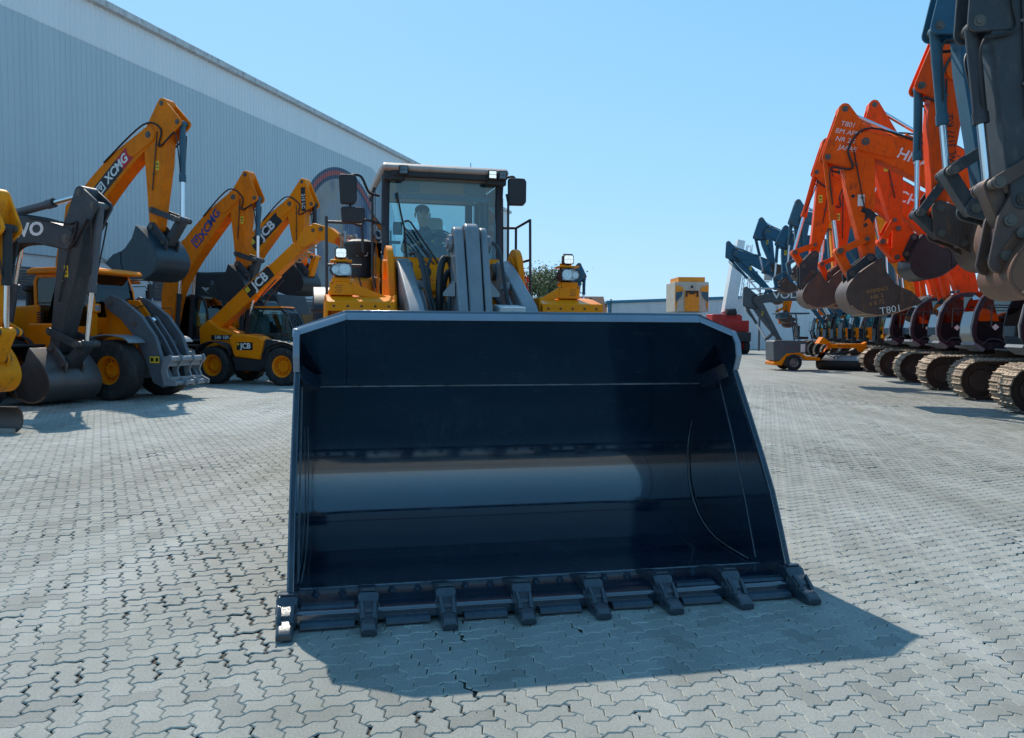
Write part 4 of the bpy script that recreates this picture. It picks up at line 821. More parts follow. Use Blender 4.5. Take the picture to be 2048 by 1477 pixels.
# mirrors
def mirror(xc, zc, w, h, taper, nm='mirror'):
    o = [(xc - w * (1 - taper), zc - h), (xc - w, zc + h * 0.8), (xc - w * 0.85, zc + h), (xc + w * 0.8, zc + h), (xc + w, zc + h * 0.75), (xc + w * 0.98, zc - h * 0.7), (xc + w * 0.7, zc - h), (xc - w * (0.8 - taper), zc - h * 1.02)]
    m = MB(); m.prism(o, 4.16, 4.22, 'y'); q = body(m, nm, 'matt_black', bevel=0.018, seg=3)
    m = MB(); m.prism([(xc + (x - xc) * 0.9, zc + (z - zc) * 0.9) for x, z in o], 4.225, 4.228, 'y'); body(m, 'mirror_glass', 'mirror', q); return q
m1 = mirror(-1.05, 3.215, 0.095, 0.155, 0.18); m2 = mirror(-1.0, 2.95, 0.125, 0.082, 0.1); m3 = mirror(0.79, 3.275, 0.105, 0.15, 0.04)
for pth, q in (([(-1.02, 4.24, 3.36), (-0.98, 4.26, 3.385), (-0.90, 4.3, 3.37), (-0.84, 4.35, 3.26), (-0.80, 4.4, 3.22), (-0.70, 4.42, 3.20)], m1), ([(-1.02, 4.25, 3.1), (-1.02, 4.26, 2.95), (-0.98, 4.26, 2.87), (-0.90, 4.28, 2.86), (-0.86, 4.32, 2.92), (-0.70, 4.42, 2.90)], m2), ([(0.79, 4.25, 3.38), (0.78, 4.26, 3.44), (0.74, 4.28, 3.455), (0.62, 4.3, 3.42)], m3)):
    m = MB(); m.tube(smoothline(pth, 5), 0.014, 8); body(m, 'mirror_arm', 'matt_black', q)
# handrails
for pths in ([[(-1.26, 4.6, 2.98), (-1.26, 4.6, 2.05)], [(-1.26, 4.6, 2.92), (-0.93, 4.6, 2.92), (-0.88, 4.6, 2.88), (-0.86, 4.6, 2.6)], [(-1.26, 4.6, 2.45), (-0.88, 4.6, 2.45)]],
             [[(1.06, 4.6, 3.04), (1.07, 4.6, 2.1)], [(1.06, 4.6, 3.03), (0.93, 4.75, 2.95), (0.72, 4.8, 2.95)], [(0.93, 4.75, 2.95), (0.93, 4.75, 2.1)], [(1.07, 4.6, 2.57), (0.93, 4.75, 2.53), (0.72, 4.8, 2.53)], [(0.77, 4.8, 3.3), (0.78, 4.8, 2.2)]]):
    m = MB(); [m.tube(p, 0.016, 8) for p in pths]; body(m, 'handrail', 'dark_grey')
m = MB(); m.lathe([(0.13, -0.32), (0.135, -0.1), (0.165, -0.06), (0.175, 0.02), (0.185, 0.06), (0.18, 0.085), (0.10, 0.12)], (-0.86, 5.2, 2.68), 'z', 28); pc = body(m, 'air_precleaner', 'matt_black')
m = MB(); m.lathe([(0.186, 0.055), (0.19, 0.07), (0.184, 0.088)], (-0.86, 5.2, 2.68), 'z', 28); m.cyl((-0.86, 5.2, 2.1), (-0.86, 5.2, 2.37), 0.09, n=18); body(m, 'intake_pipe', 'dark_grey', pc)
lettering('66 II', 0.075, M_['decal_white'], ld, BM @ frameM((-0.85, 5.055, 2.62), (1, 0, 0), (0, 0, 1)), 0.01, shear=0.3, ext=0.001)
m = MB(); m.tube([(1.0, 4.6, 2.36), (1.03, 4.6, 2.36), (1.04, 4.6, 2.31), (1.0, 4.6, 2.29), (1.03, 4.6, 2.24), (1.03, 4.6, 2.2)], 0.014, 6); m.cyl((1.01, 4.6, 2.1), (1.01, 4.6, 2.2), 0.045, n=12); body(m, 'isolator_handle', 'red')
m = MB(); m.prism([(4.25, 2.0), (4.3, 2.55), (4.4, 2.6), (4.55, 2.2)], -0.69, -0.62, 'x'); m.box((-0.66, 4.3, 2.12), (0.05, 0.04, 0.1)); body(m, 'lower_corner_glass', 'glass_dark')

# ------------------------------------------------------------------ the driver
def driver():
    M_['skin'] = paint('skin', (0.58, 0.33, 0.22), 0.55, damt=0, var=0.08, bump=0); M_['hair'] = paint('hair', (0.012, 0.010, 0.009), 0.6, damt=0, var=0.2, scale=30, bump=0.2)
    M_['polo'] = paint('polo', (0.03, 0.055, 0.085), 0.85, damt=0, var=0.15, scale=6); M_['trousers'] = paint('trousers', (0.04, 0.045, 0.055), 0.85, damt=0, var=0.15)
    W = Matrix.Translation(LO) @ Matrix.Rotation(LA, 4, 'Z') @ BM
    root = empty('person', W @ Vector((-0.05, 5.25, 2.1)), LA + rad(3.15), 'driver in dark polo shirt sitting in the loader cab', 'person')
    J = {}; E = []; R = {}
    def jn(n, p, r): J[n] = p; R[n] = r
    jn('pel', (0, 0.12, 0.36), 0.15); jn('waist', (0, 0.13, 0.50), 0.135); jn('chest', (-0.01, 0.10, 0.70), 0.15); jn('neckb', (-0.03, 0.05, 0.86), 0.075); jn('neck', (-0.05, 0.0, 0.92), 0.055); jn('head', (-0.06, -0.03, 1.02), 0.085); jn('crown', (-0.06, -0.02, 1.10), 0.07)
    for s, n in ((-1, 'l'), (1, 'r')):
        jn('sh' + n, (s * 0.19 - 0.01, 0.06, 0.80), 0.068)
        if s < 0: jn('el' + n, (-0.30, -0.10, 0.58), 0.048); jn('wr' + n, (-0.18, -0.36, 0.62), 0.030); jn('pa' + n, (-0.15, -0.43, 0.65), 0.034); d = Vector((0.3, -0.8, 0.2))
        else: jn('el' + n, (0.36, -0.06, 0.66), 0.048); jn('wr' + n, (0.20, -0.32, 0.68), 0.030); jn('pa' + n, (0.14, -0.40, 0.70), 0.034); d = Vector((-0.4, -0.8, 0.1))
        E.extend([('chest', 'sh' + n), ('sh' + n, 'el' + n), ('el' + n, 'wr' + n), ('wr' + n, 'pa' + n)])
        p = Vector(J['pa' + n]); side = d.cross(Vector((0, 0, 1))).normalized()
        for k in range(4):
            b = p + side * (0.024 * (k - 1.5)) + d.normalized() * 0.03; ln = (0.034, 0.040, 0.037, 0.028)[k]
            jn(f'f{n}{k}a', tuple(b), 0.010); jn(f'f{n}{k}b', tuple(b + d.normalized() * ln), 0.009); jn(f'f{n}{k}c', tuple(b + d.normalized() * ln * 1.3 + Vector((0, 0.01, -ln * 0.9))), 0.008)
            E.extend([('pa' + n, f'f{n}{k}a'), (f'f{n}{k}a', f'f{n}{k}b'), (f'f{n}{k}b', f'f{n}{k}c')])
        tb = Vector(J['wr' + n]) * 0.5 + p * 0.5 - side * s * -0.03
        jn(f't{n}a', tuple(tb + side * (-s) * 0.012), 0.012); jn(f't{n}b', tuple(tb + side * (-s) * 0.03 + d.normalized() * 0.04 + Vector((0, 0, -0.012))), 0.009); E.extend([('pa' + n, f't{n}a'), (f't{n}a', f't{n}b')])
        jn('hip' + n, (s * 0.10, 0.05, 0.33), 0.10); jn('kn' + n, (s * 0.16, -0.40, 0.36), 0.068); jn('an' + n, (s * 0.16, -0.48, 0.0), 0.045); jn('to' + n, (s * 0.17, -0.64, -0.03), 0.04)
        E.extend([('pel', 'hip' + n), ('hip' + n, 'kn' + n), ('kn' + n, 'an' + n), ('an' + n, 'to' + n)])
    E.extend([('pel', 'waist'), ('waist', 'chest'), ('chest', 'neckb'), ('neckb', 'neck'), ('neck', 'head'), ('head', 'crown')])
    names = list(J); idx = {n: i for i, n in enumerate(names)}
    me = bpy.data.meshes.new('body'); me.from_pydata([J[n] for n in names], [(idx[a], idx[b]) for a, b in E], []); o = bpy.data.objects.new('body', me); C.objects.link(o)
    sk = o.modifiers.new('skin', 'SKIN'); sk.use_smooth_shade = True
    for n in names: me.skin_vertices[0].data[idx[n]].radius = (R[n], R[n] * (0.75 if n in ('chest', 'waist') else 1)); me.skin_vertices[0].data[idx[n]].use_root = n == 'pel'
    ss = o.modifiers.new('sub', 'SUBSURF'); ss.levels = 2; ss.render_levels = 2
    dg = bpy.context.evaluated_depsgraph_get(); me2 = bpy.data.meshes.new_from_object(o.evaluated_get(dg)); bpy.data.objects.remove(o)
    me2.name = 'body'; me2.materials.clear(); [me2.materials.append(M_[k]) for k in ('skin', 'polo', 'trousers')]
    elz = {n: Vector(J['el' + n]) for n in 'lr'}
    for p in me2.polygons:
        c = p.center; k = 0
        if c.z < 0.46 and not (abs(c.y + 0.40) < 0.12 and c.z > 0.52): k = 2
        elif c.z < 0.885:
            k = 1
            for n, s in (('l', -1), ('r', 1)):
                e = Vector(J['sh' + n]).lerp(elz[n], 0.72); ax = (elz[n] - Vector(J['sh' + n])).normalized()
                if (c - e).dot(ax) > 0 and s * c.x > 0.14 or (c.y < -0.2 and c.z > 0.5): k = 0
        p.material_index = k
    b = bpy.data.objects.new('body', me2); C.objects.link(b); b.parent = root
    hd = Vector(J['head'])
    m = MB(); m.sphere(tuple(hd + Vector((0, 0.036, 0.070))), (0.090, 0.094, 0.064), 18, 12)
    h = m.build('hair', M_['hair'], root)
    m = MB(); m.add([tuple(hd + Vector(v)) for v in ((0, -0.085, 0.03), (0.016, -0.085, -0.015), (-0.016, -0.085, -0.015), (0, -0.115, -0.012), (0, -0.08, -0.02))], [(0, 1, 3), (0, 3, 2), (1, 4, 3), (2, 3, 4)]); [m.sphere(tuple(hd + Vector((s * 0.088, 0.01, 0.005))), (0.012, 0.022, 0.034), 10, 6) for s in (-1, 1)]; m.build('nose_and_ears', M_['skin'], root)
    m = MB(); [m.sphere(tuple(hd + Vector((s * 0.033, -0.078, 0.022))), (0.014, 0.010, 0.008), 10, 6) for s in (-1, 1)]; [m.box(tuple(hd + Vector((s * 0.034, -0.083, 0.043))), (0.034, 0.01, 0.007)) for s in (-1, 1)]; m.box(tuple(hd + Vector((0, -0.082, -0.045))), (0.036, 0.008, 0.004)); m.build('eyes_and_brows', M_['hair'], root)
    m = MB(); m.box((0.085, -0.015, 0.72), (0.07, 0.006, 0.028)); m.build('chest_badge', M_['decal_yellow'], root, M=Matrix.Translation((0, -0.005, 0)))
driver()
# ------------------------------------------------------------------ excavators
def v2(a): return Vector((a[0], a[1]))
def along(p, q, t): return (p[0] + (q[0] - p[0]) * t, p[1] + (q[1] - p[1]) * t)
def ram(parent, p0, p1, y, rb, rr, split, bmat, name='cylinder', n=14):   # hydraulic cylinder in the x-z plane, barrel first
    a = (p0[0], y, p0[1]); b = (p1[0], y, p1[1]); s = along(p0, p1, split); c = (s[0], y, s[1]); g = along(p0, p1, split - 0.07); g = (g[0], y, g[1])
    m = MB(); m.cyl(a, c, rb, n=n); m.cyl(g, c, rb * 1.16, n=n); m.cyl((p0[0], y - rb * 1.1, p0[1]), (p0[0], y + rb * 1.1, p0[1]), rb * 0.95, n=n)
    o = m.build(name, M_[bmat], parent)
    m = MB(); m.cyl(c, b, rr, n=n - 2); m.cyl((p1[0], y - rr * 1.5, p1[1]), (p1[0], y + rr * 1.5, p1[1]), rr * 1.55, n=n); m.build('rod', M_['chrome'], o); return o
def pins(parent, pts, w, r, mat='pin'):
    for p in pts:
        m = MB(); m.cyl((p[0], -w, p[1]), (p[0], w, p[1]), r, n=14); m.cyl((p[0], -w - 0.012, p[1]), (p[0], w + 0.012, p[1]), r * 0.55, n=10); m.build('pin', M_[mat], parent)
BPROF = [(-0.12, 0.15), (0.30, 0.10), (0.62, 0.10), (0.90, 0.17), (1.06, 0.30), (1.14, 0.50), (1.13, 0.70), (1.04, 0.90), (0.85, 1.12), (0.5, 1.33), (0.1, 1.47), (-0.12, 1.53)]
def dig_bucket(parent, bB, bL2, scale, width, mat, ribs=0, teeth=5, earmat=None, sidemark=None, edge='rust_edge'):
    d = (v2(bL2) - v2(bB)).normalized(); e2 = Vector((d.y, -d.x))
    T = lambda p: (bB[0] + (d.x * p[0] + e2.x * p[1]) * scale, bB[1] + (d.y * p[0] + e2.y * p[1]) * scale)
    prof = [T(p) for p in smoothline(BPROF, 3)]
    w = width / 2; m = MB()
    m.prism(prof + offset_line(prof, 0.03)[::-1], -w, w, 'y')
    b = m.build('bucket', M_[mat], parent, bevel=0.006)
    front_ = [T(p) for p in ((-0.05, 1.2), (0.05, 0.8), (0.02, 0.45))]
    for s in (-1, 1):
        m = MB(); m.prism(prof + front_, s * (w - 0.03), s * w, 'y'); sp = m.build('side_plate', M_[mat], b, bevel=0.006)
        m = MB(); q = [T(p) for p in ((0.55, 1.30), (0.1, 1.47), (-0.12, 1.53), (-0.1, 1.2), (0.02, 0.95), (0.22, 1.15))]; m.prism(q, s * w, s * (w + 0.025), 'y'); m.build('side_cutter', M_[mat], sp, bevel=0.006)
    m = MB(); q = [T(p) for p in ((1.17, 0.55), (1.15, 0.73), (1.06, 0.93), (0.87, 1.15), (0.52, 1.37), (0.12, 1.51))]; m.prism(q + offset_line(q, -0.035)[::-1], -w - 0.01, w + 0.01, 'y'); m.build('wear_band', M_[edge], b)
    for k in range(teeth):
        y = -w + 0.07 + (2 * w - 0.14) * k / max(1, teeth - 1)
        m = MB(); q = [T(p) for p in ((0.06, 1.46), (0.04, 1.55), (-0.2, 1.60), (-0.42, 1.60), (-0.2, 1.50))]; m.prism(q, y - 0.05, y + 0.05, 'y'); m.build('tooth', M_['steel'], b)
    for s in (-1, 1):
        m = MB(); o = hull([T(p) for p in circ((0, 0), 0.13)] + [T(p) for p in circ((0.56, 0), 0.13)] + [T((-0.1, 0.2)), T((0.85, 0.2))]); m.prism(o, s * 0.20, s * 0.26, 'y'); m.build('ear', M_[earmat or mat], b, bevel=0.006)
    for k in range(ribs):
        y = -w + 0.1 + (2 * w - 0.2) * k / max(1, ribs - 1)
        q = [T(p) for p in smoothline([(0.92, 0.16), (1.09, 0.28), (1.18, 0.5), (1.17, 0.72), (1.07, 0.93), (0.88, 1.16)], 3)]
        m = MB(); m.prism(q + offset_line(q, -0.03)[::-1], y - 0.05, y + 0.05, 'y'); m.build('wear_strip', M_[edge], b)
    for p in (T((0, 0)), T((0.56, 0))):
        m = MB(); m.cyl((p[0], -0.30, p[1]), (p[0], 0.30, p[1]), 0.07, n=14); m.build('pin', M_['pin'], b)
    return b, T
def stadium(L, H, n):
    r = H / 2; st = L - 2 * r; per = 2 * st + 2 * math.pi * r; out = []
    for k in range(n):
        d = per * k / n
        if d < st: out.append((-st / 2 + d, H, 0.0))
        elif d < st + math.pi * r: a = (d - st) / r; out.append((st / 2 + r * math.sin(a), r + r * math.cos(a), -a))
        elif d < 2 * st + math.pi * r: out.append((st / 2 - (d - st - math.pi * r), 0.0, -math.pi))
        else: a = (d - 2 * st - math.pi * r) / r; out.append((-st / 2 - r * math.sin(a), r - r * math.cos(a), -math.pi - a))
    return out
_shoe = MB(); _shoe.box((0, 0, 0.012), (0.178, 0.6, 0.026)); _shoe.prism([(0.045, 0.02), (0.06, 0.058), (0.075, 0.058), (0.085, 0.02)], -0.3, 0.3, 'y')
_shoe.prism([(-0.07, 0.02), (-0.06, 0.042), (-0.045, 0.042), (-0.035, 0.02)], -0.3, 0.3, 'y')
for yy in (-0.09, 0.09):
    for xx in (-0.02, 0.02): _shoe.box((xx, yy, 0.03), (0.022, 0.03, 0.016))
shoe_me = _shoe.mesh('track_shoe', False); shoe_me.materials.append(M_['shoe'])
def track(parent, y, L=4.6, H=1.02, detail=True, frame='track_frame'):
    m = MB(); r = H / 2
    m.box((0, y, r * 0.95), (L - 2 * r, 0.32, H * 0.52)); m.box((0, y, H - 0.16), (L - 1.7, 0.2, 0.1))
    for x in (-L / 2 + r, L / 2 - r): m.cyl((x, y - 0.10, r), (x, y + 0.10, r), r - 0.07, n=24); m.cyl((x, y - 0.17, r), (x, y + 0.17, r), r * 0.55, n=18)
    for k in range(7): x = -L / 2 + 0.95 + (L - 1.9) * k / 6; m.cyl((x, y - 0.2, 0.14), (x, y + 0.2, 0.14), 0.12, n=12)
    t = m.build('track', M_[frame], parent, bevel=0.0)
    n = int(round((2 * (L - H) + math.pi * H) / 0.19))
    pts = stadium(L, H, n)
    m = MB(); ch = [(x + (-(0.06) * math.sin(-a)) * 1.0, z - 0.06 * math.cos(a)) for x, z, a in pts]
    inn = [(x - 0.075 * math.sin(-a), z - 0.075 * math.cos(a)) for x, z, a in pts]; inn2 = [(x - 0.005 * math.sin(-a), z - 0.005 * math.cos(a)) for x, z, a in pts]
    for yy in (-0.13, 0.13): m.ring(inn2, inn, y + yy - 0.025, y + yy + 0.025, 'y')
    m.build('chain', M_[frame], t)
    if detail:
        for x, z, a in pts: inst('track_shoe', shoe_me, t, (x, y, z), (0, -a, 0))
    else:
        m = MB()
        for x, z, a in pts:
            Mx = Matrix.Translation((x, y, z)) @ Matrix.Rotation(-a, 4, 'Y'); m.box((0, 0, 0.012), (0.178, 0.6, 0.026), Mx); m.box((0.065, 0, 0.04), (0.022, 0.6, 0.04), Mx)
        o = m.build('track_shoes', M_['shoe'], t, smooth=False); o['kind'] = 'stuff'
    return t
CAB_ROUND = [(0.02, 1.34), (1.55, 1.28), (1.80, 1.46), (1.88, 1.66), (1.88, 1.90), (1.80, 2.32), (1.66, 2.65), (1.48, 2.86), (1.22, 2.96), (0.20, 2.98), (0.04, 2.86)]
CAB_BOX = [(0.05, 1.15), (1.50, 1.15), (1.68, 1.35), (1.70, 1.9), (1.60, 2.5), (1.44, 2.86), (1.30, 2.95), (0.12, 2.95), (0.05, 2.85)]
def clip_low(poly, z):
    out = []; n = len(poly)
    for i in range(n):
        p, q = poly[i], poly[(i + 1) % n]
        if p[1] <= z: out.append(p)
        if (p[1] - z) * (q[1] - z) < 0: t = (z - p[1]) / (q[1] - p[1]); out.append((p[0] + (q[0] - p[0]) * t, z))
    return out
def cab(parent, outer, y0, y1, fmat, gmat, d=0.085, glazed=lambda a, b: True, door=None, seat=True, trim=None, zg=None):
    inn = inset(outer, d)
    if zg: inn = [(x, max(z, zg)) for x, z in inn]
    mid = inset(outer, 0.05); n = len(outer)
    m = MB()
    for a, b in ((y0, y0 + 0.06), (y1 - 0.06, y1)): m.ring(outer, inn, a, b, 'y')
    for i in range(n):
        j = (i + 1) % n
        if not glazed(outer[i], outer[j]): m.prism([outer[i], outer[j], mid[j], mid[i]], y0 + 0.055, y1 - 0.055, 'y')
    c = m.build('cab', M_[fmat], parent, bevel=0.014)
    for a in (y0 + 0.028, y1 - 0.034):
        m = MB(); m.prism(inn, a, a + 0.006, 'y'); m.build('side_window', M_[gmat], c)
    m = MB(); k = 0
    for i in range(n):
        j = (i + 1) % n
        if glazed(outer[i], outer[j]): m.prism([outer[i], outer[j], mid[j], mid[i]], y0 + 0.06, y1 - 0.06, 'y') if False else m.prism([along(outer[i], mid[i], 0.1), along(outer[j], mid[j], 0.1), along(outer[j], mid[j], 0.25), along(outer[i], mid[i], 0.25)], y0 + 0.06, y1 - 0.06, 'y'); k += 1
    if k: m.build('windscreen', M_[gmat], c)
    if door:
        for a in (y0 + 0.012, y1 - 0.02):
            q = clip_low(inn, door); m = MB(); m.prism(q, a, a + 0.008, 'y'); m.build('door_panel', M_['door_black'], c)
            if trim:
                m = MB(); zc = door - 0.16; xc = 1.3; m.prism([(xc - 0.09, zc), (xc, zc + 0.09), (xc + 0.09, zc), (xc, zc - 0.09)], a + (0.010 if a > (y0 + y1) / 2 else -0.004), a + (0.013 if a > (y0 + y1) / 2 else -0.001), 'y'); m.build('warning_sign', M_['decal_white'], c)
    xs = [p[0] for p in outer]; zs = [p[1] for p in outer]; xm = min(xs) + 0.45 * (max(xs) - min(xs)); ym = (y0 + y1) / 2; zf = min(zs)
    if seat:
        m = MB(); m.box((xm - 0.1, ym, zf + 0.5), (0.5, 0.5, 0.14)); m.box((xm - 0.38, ym, zf + 0.85), (0.13, 0.48, 0.7)); m.box((xm - 0.4, ym, zf + 1.3), (0.1, 0.26, 0.2)); m.box((xm - 0.1, ym, zf + 0.25), (0.4, 0.4, 0.4)); m.build('seat', M_['interior'], c, bevel=0.03)
        m = MB(); [m.box((xm + 0.15, ym + s * 0.34, zf + 0.6), (0.45, 0.12, 0.12)) for s in (-1, 1)]; m.box((xm + 0.75, ym, zf + 0.35), (0.1, 0.4, 0.4)); m.build('console', M_['interior'], c, bevel=0.02)
    return c
def text_on(parent, txt, p, side, y, ang, size, mat, **k):
    x = Vector((-side * math.cos(rad(ang)), 0, math.sin(rad(ang)))); z = Vector((0, side, 0)); return lettering(txt, size, M_[mat], parent, frameM((p[0], side * y, p[1]), x, z.cross(x)), **k)
def excavator(name, label, loc, hdeg, S, cat='excavator', group=None):
    g = S.get; col = S['col']; acol = g('arm', col); ccol = g('cyl', col); side = S['side']
    e = empty(name, (loc[0], loc[1], 0), rad(hdeg), label, cat, group)
    # undercarriage and house
    if g('tracks', 1):
        L_, H_ = g('tl', 4.6), g('th', 1.02)
        for y in (-1.2, 1.2): track(e, y, L_, H_, g('shoes', False))
        m = MB(); m.box((0, 0, 0.62), (1.7, 1.9, 0.42)); m.cyl((0, 0, 0.8), (0, 0, 1.22), 0.72, n=28); m.build('undercarriage', M_['track_frame'], e, bevel=0.02)
    if g('wheels'):
        for x in (-1.3, 1.35):
            for s in (-1, 1):
                for k in (0, 1):
                    wheel(e, (0, 0, 0), 0.5, 0.26, 0.27, col, Matrix.Translation((x, s * (1.12 - 0.3 * k), 0.5)) @ (Matrix.Rotation(math.pi, 4, 'Z') if s > 0 else Matrix.Identity(4)), lugs=0, n=28)
        m = MB(); m.box((0, 0, 0.72), (3.4, 0.9, 0.4)); m.cyl((0, 0, 0.85), (0, 0, 1.06), 0.62, n=24); [m.box((x, 0, 0.5), (0.3, 1.6, 0.22)) for x in (-1.3, 1.35)]; m.build('undercarriage', M_['dark_grey'], e, bevel=0.02)
    bc = g('body', col)
    m = MB(); m.prism([(-2.55, 1.20), (1.30, 1.25), (1.40, 1.28), (1.40, 1.34), (-2.55, 1.34)], -1.3, 1.3, 'y'); m.build('deck', M_[g('deck', 'dark_grey')], e, bevel=0.015)
    m = MB(); m.prism([(-2.35, 1.30), (-0.25, 1.30), (-0.25, 2.2), (-0.5, 2.36), (-2.2, 2.30), (-2.35, 2.2)], -1.3, 1.3, 'y'); m.build('engine_cover', M_[bc], e, bevel=0.06, seg=3)
    m = MB(); m.prism([(-0.22, 1.30), (0.85, 1.30), (0.85, 1.55), (0.7, 1.8), (-0.22, 1.95)], -1.3, -0.42, 'y'); m.build('tool_box', M_[bc], e, bevel=0.05, seg=3)
    m = MB(); cwp = [(-2.37, -1.32)] + [(-2.55 - 0.42 * math.cos(rad(a)), 1.32 * math.sin(rad(a))) for a in range(-80, 81, 16)] + [(-2.37, 1.32)]; m.prism(cwp, 1.1, 2.26, 'z'); m.build('counterweight', M_[g('cw', 'dark_grey')], e, bevel=0.05, seg=3)
    m = MB(); [m.tube([(x0, y, 1.9), (x0, y, 2.45), (x1, y, 2.45), (x1, y, 1.9)], 0.018, 6) for x0, x1, y in ((0.2, 1.5, -1.25), (-1.8, -0.6, -1.2))]; m.build('handrail', M_[g('railcol', 'dark_grey')], e)
    m = MB(); m.cyl((-1.6, 0.5, 2.3), (-1.6, 0.5, 2.75), 0.06, n=12); m.build('exhaust', M_['matt_black'], e)
    if g('cab'):
        co = g('cab'); gz = lambda a, b: a[0] > 1.1 and b[0] > 1.1 and a[1] > 1.30
        cb = cab(e, co, 0.40, 1.36, g('cabcol', 'navy_cab'), g('glass', 'glass'), glazed=gz, door=g('door'), trim=g('trim'), zg=1.46, d=g('cabd', 0.085))
        m = MB(); m.box((0.75, 0.88, 2.99), (0.5, 0.5, 0.03)); m.build('roof_hatch', M_[g('cabcol', 'navy_cab')], cb)
        if g('trim'):
            m = MB(); xm = 1.55; m.tube([(1.9, 1.38, 1.62), (1.93, 1.38, 1.9), (1.84, 1.38, 2.34), (1.7, 1.38, 2.68), (1.5, 1.38, 2.9)], 0.02, 6); m.build('pillar_trim', M_['interior_light'], cb)
            m = MB(); m.prism([(1.60, 1.22), (1.84, 1.40), (1.80, 1.47), (1.54, 1.29)], 0.42, 1.37, 'y'); m.build('front_skirt', M_['arm_grey'], cb)
            m = MB(); m.tube(smoothline([(1.62, 1.372, 1.42), (1.45, 1.375, 1.56), (1.2, 1.375, 1.55), (0.95, 1.372, 1.42), (0.6, 1.372, 1.5), (0.3, 1.37, 1.52)], 4), 0.012, 5); m.build('door_swage', M_['mid_grey'], cb)
            m = MB(); m.box((1.25, 0.7, 3.03), (0.10, 0.12, 0.09)); m.box((1.25, 1.15, 3.03), (0.1, 0.12, 0.09)); m.build('cab_lamp', M_['mid_grey'], cb)
        if g('door_orange'):
            m = MB(); m.ring([(0.2, 1.36), (1.45, 1.36), (1.52, 1.95), (0.25, 2.05)], [(0.42, 1.52), (1.2, 1.52), (1.25, 1.8), (0.45, 1.86)], 1.362, 1.38, 'y'); m.build('door_frame', M_['loader_yellow'], cb)
    # boom
    P, T, F, B, J, K, L2 = (S[k] for k in ('P', 'T', 'F', 'B', 'J', 'K', 'L2'))
    sp, hs = S['spine'], S['hs']; bw = g('bw', 0.44); aw = g('aw', 0.40)
    ss_ = [tuple(p) for p in smoothline(sp, 5)]; hh = [h[0] for h in smoothline([(h, 0) for h in hs], 5)]
    top, bot = beam(ss_, hh); t = (v2(ss_[-1]) - v2(ss_[-2])).normalized(); a0 = math.degrees(math.atan2(t.y, t.x)); r = hh[-1] / 2
    t0 = (v2(ss_[1]) - v2(ss_[0])).normalized(); b0 = math.degrees(math.atan2(t0.y, t0.x)); r0 = hh[0] / 2
    out = top[:-1] + circ(ss_[-1], r, 9, a0 + 90, a0 - 90) + bot[:-1][::-1] + circ(ss_[0], r0, 9, b0 - 90, b0 - 270)[1:-1]
    m = MB(); m.prism(out, -bw / 2, bw / 2, 'y'); bo = m.build('boom', M_[col], e, bevel=0.022)
    pins(bo, [P, sp[0]], bw / 2 + 0.03, 0.10)
    m = MB(); [m.prism(hull(circ(P, 0.24) + circ(along(P, ss_[-4], 0.75), 0.20)), s * bw / 2, s * (bw / 2 + 0.025), 'y') for s in (-1, 1)]; m.build('tip_boss', M_[col], bo, bevel=0.008)
    mid = ss_[len(ss_) // 2]
    for s in (-1, 1): ram(e, (0.85, 1.35), mid, s * (bw / 2 + 0.13), 0.085, 0.055, 0.56, g('bcyl', ccol), 'boom_cylinder')
    k1 = int(len(ss_) * 0.50); q0 = top[k1]; nrm = (v2(top[k1]) - v2(bot[k1])).normalized(); q0 = (q0[0] + nrm.x * 0.12, q0[1] + nrm.y * 0.12)
    ram(e, q0, T, 0.0, 0.095, 0.058, g('asplit', 0.62), ccol, 'arm_cylinder')
    m = MB(); m.prism(hull(circ(q0, 0.12) + [top[k1 - 2], top[k1 + 2]]), -0.16, 0.16, 'y'); m.build('cylinder_bracket', M_[col], bo)
    # arm
    hd_ = along(P, F, 0.42)
    ao = hull(circ(T, g('rT', 0.15)) + circ(hd_, 0.2) + circ(P, 0.23) + circ(along(hd_, B, 0.35), 0.24) + circ(B, 0.13))
    m = MB(); m.prism(ao, -aw / 2, aw / 2, 'y'); am = m.build('arm', M_[acol], e, bevel=0.02)
    pins(am, [T, F, B], aw / 2 + 0.02, 0.075); pins(am, [K], aw / 2 + 0.10, 0.06)
    for sd in (-1, 1):     # forked lug that holds the bucket cylinder
        m = MB(); m.prism(hull(circ(T, 0.135) + circ(F, 0.13) + circ(hd_, 0.2) + circ(along(hd_, B, 0.14), 0.12)), sd * (aw / 2 - 0.045), sd * (aw / 2 + 0.012), 'y'); m.build('cylinder_lug', M_[acol], am, bevel=0.008)
    for sd in (-1, 1):
        m = MB(); m.tube([(*along(hd_, B, t), 0) for t in ()] or [(along(hd_, B, t)[0] - 0.10 * (F[0] - P[0]) , sd * (aw / 2 + 0.03), along(hd_, B, t)[1]) for t in (0.02, 0.3, 0.62)], 0.016, 5); m.build('arm_pipe', M_[g('pipecol', 'matt_black')], am)
        m = MB(); [m.box((along(hd_, B, t)[0] - 0.10 * (F[0] - P[0]), sd * (aw / 2 + 0.02), along(hd_, B, t)[1]), (0.07, 0.05, 0.035)) for t in (0.15, 0.45)]; pc_ = m.build('pipe_clamp', M_['pin'], am); pc_['kind'] = 'stuff'
    ram(e, F, J, 0.0, g('rcb', 0.085), g('rcr', 0.055), g('bsplit', 0.55), ccol, 'bucket_cylinder')
    lm = g('linkcol', acol)
    for s in (-1, 1):
        m = MB(); m.prism(hull(circ(K, 0.085) + circ(J, 0.085)), s * (aw / 2 + 0.03), s * (aw / 2 + 0.085), 'y'); m.build('guide_link', M_[lm], e, bevel=0.008)
    m = MB(); m.prism(hull(circ(J, 0.10) + circ(L2, 0.10)), -0.15, 0.15, 'y'); m.build('bucket_link', M_[lm], e, bevel=0.015)
    pins(e, [J], aw / 2 + 0.11, 0.075)
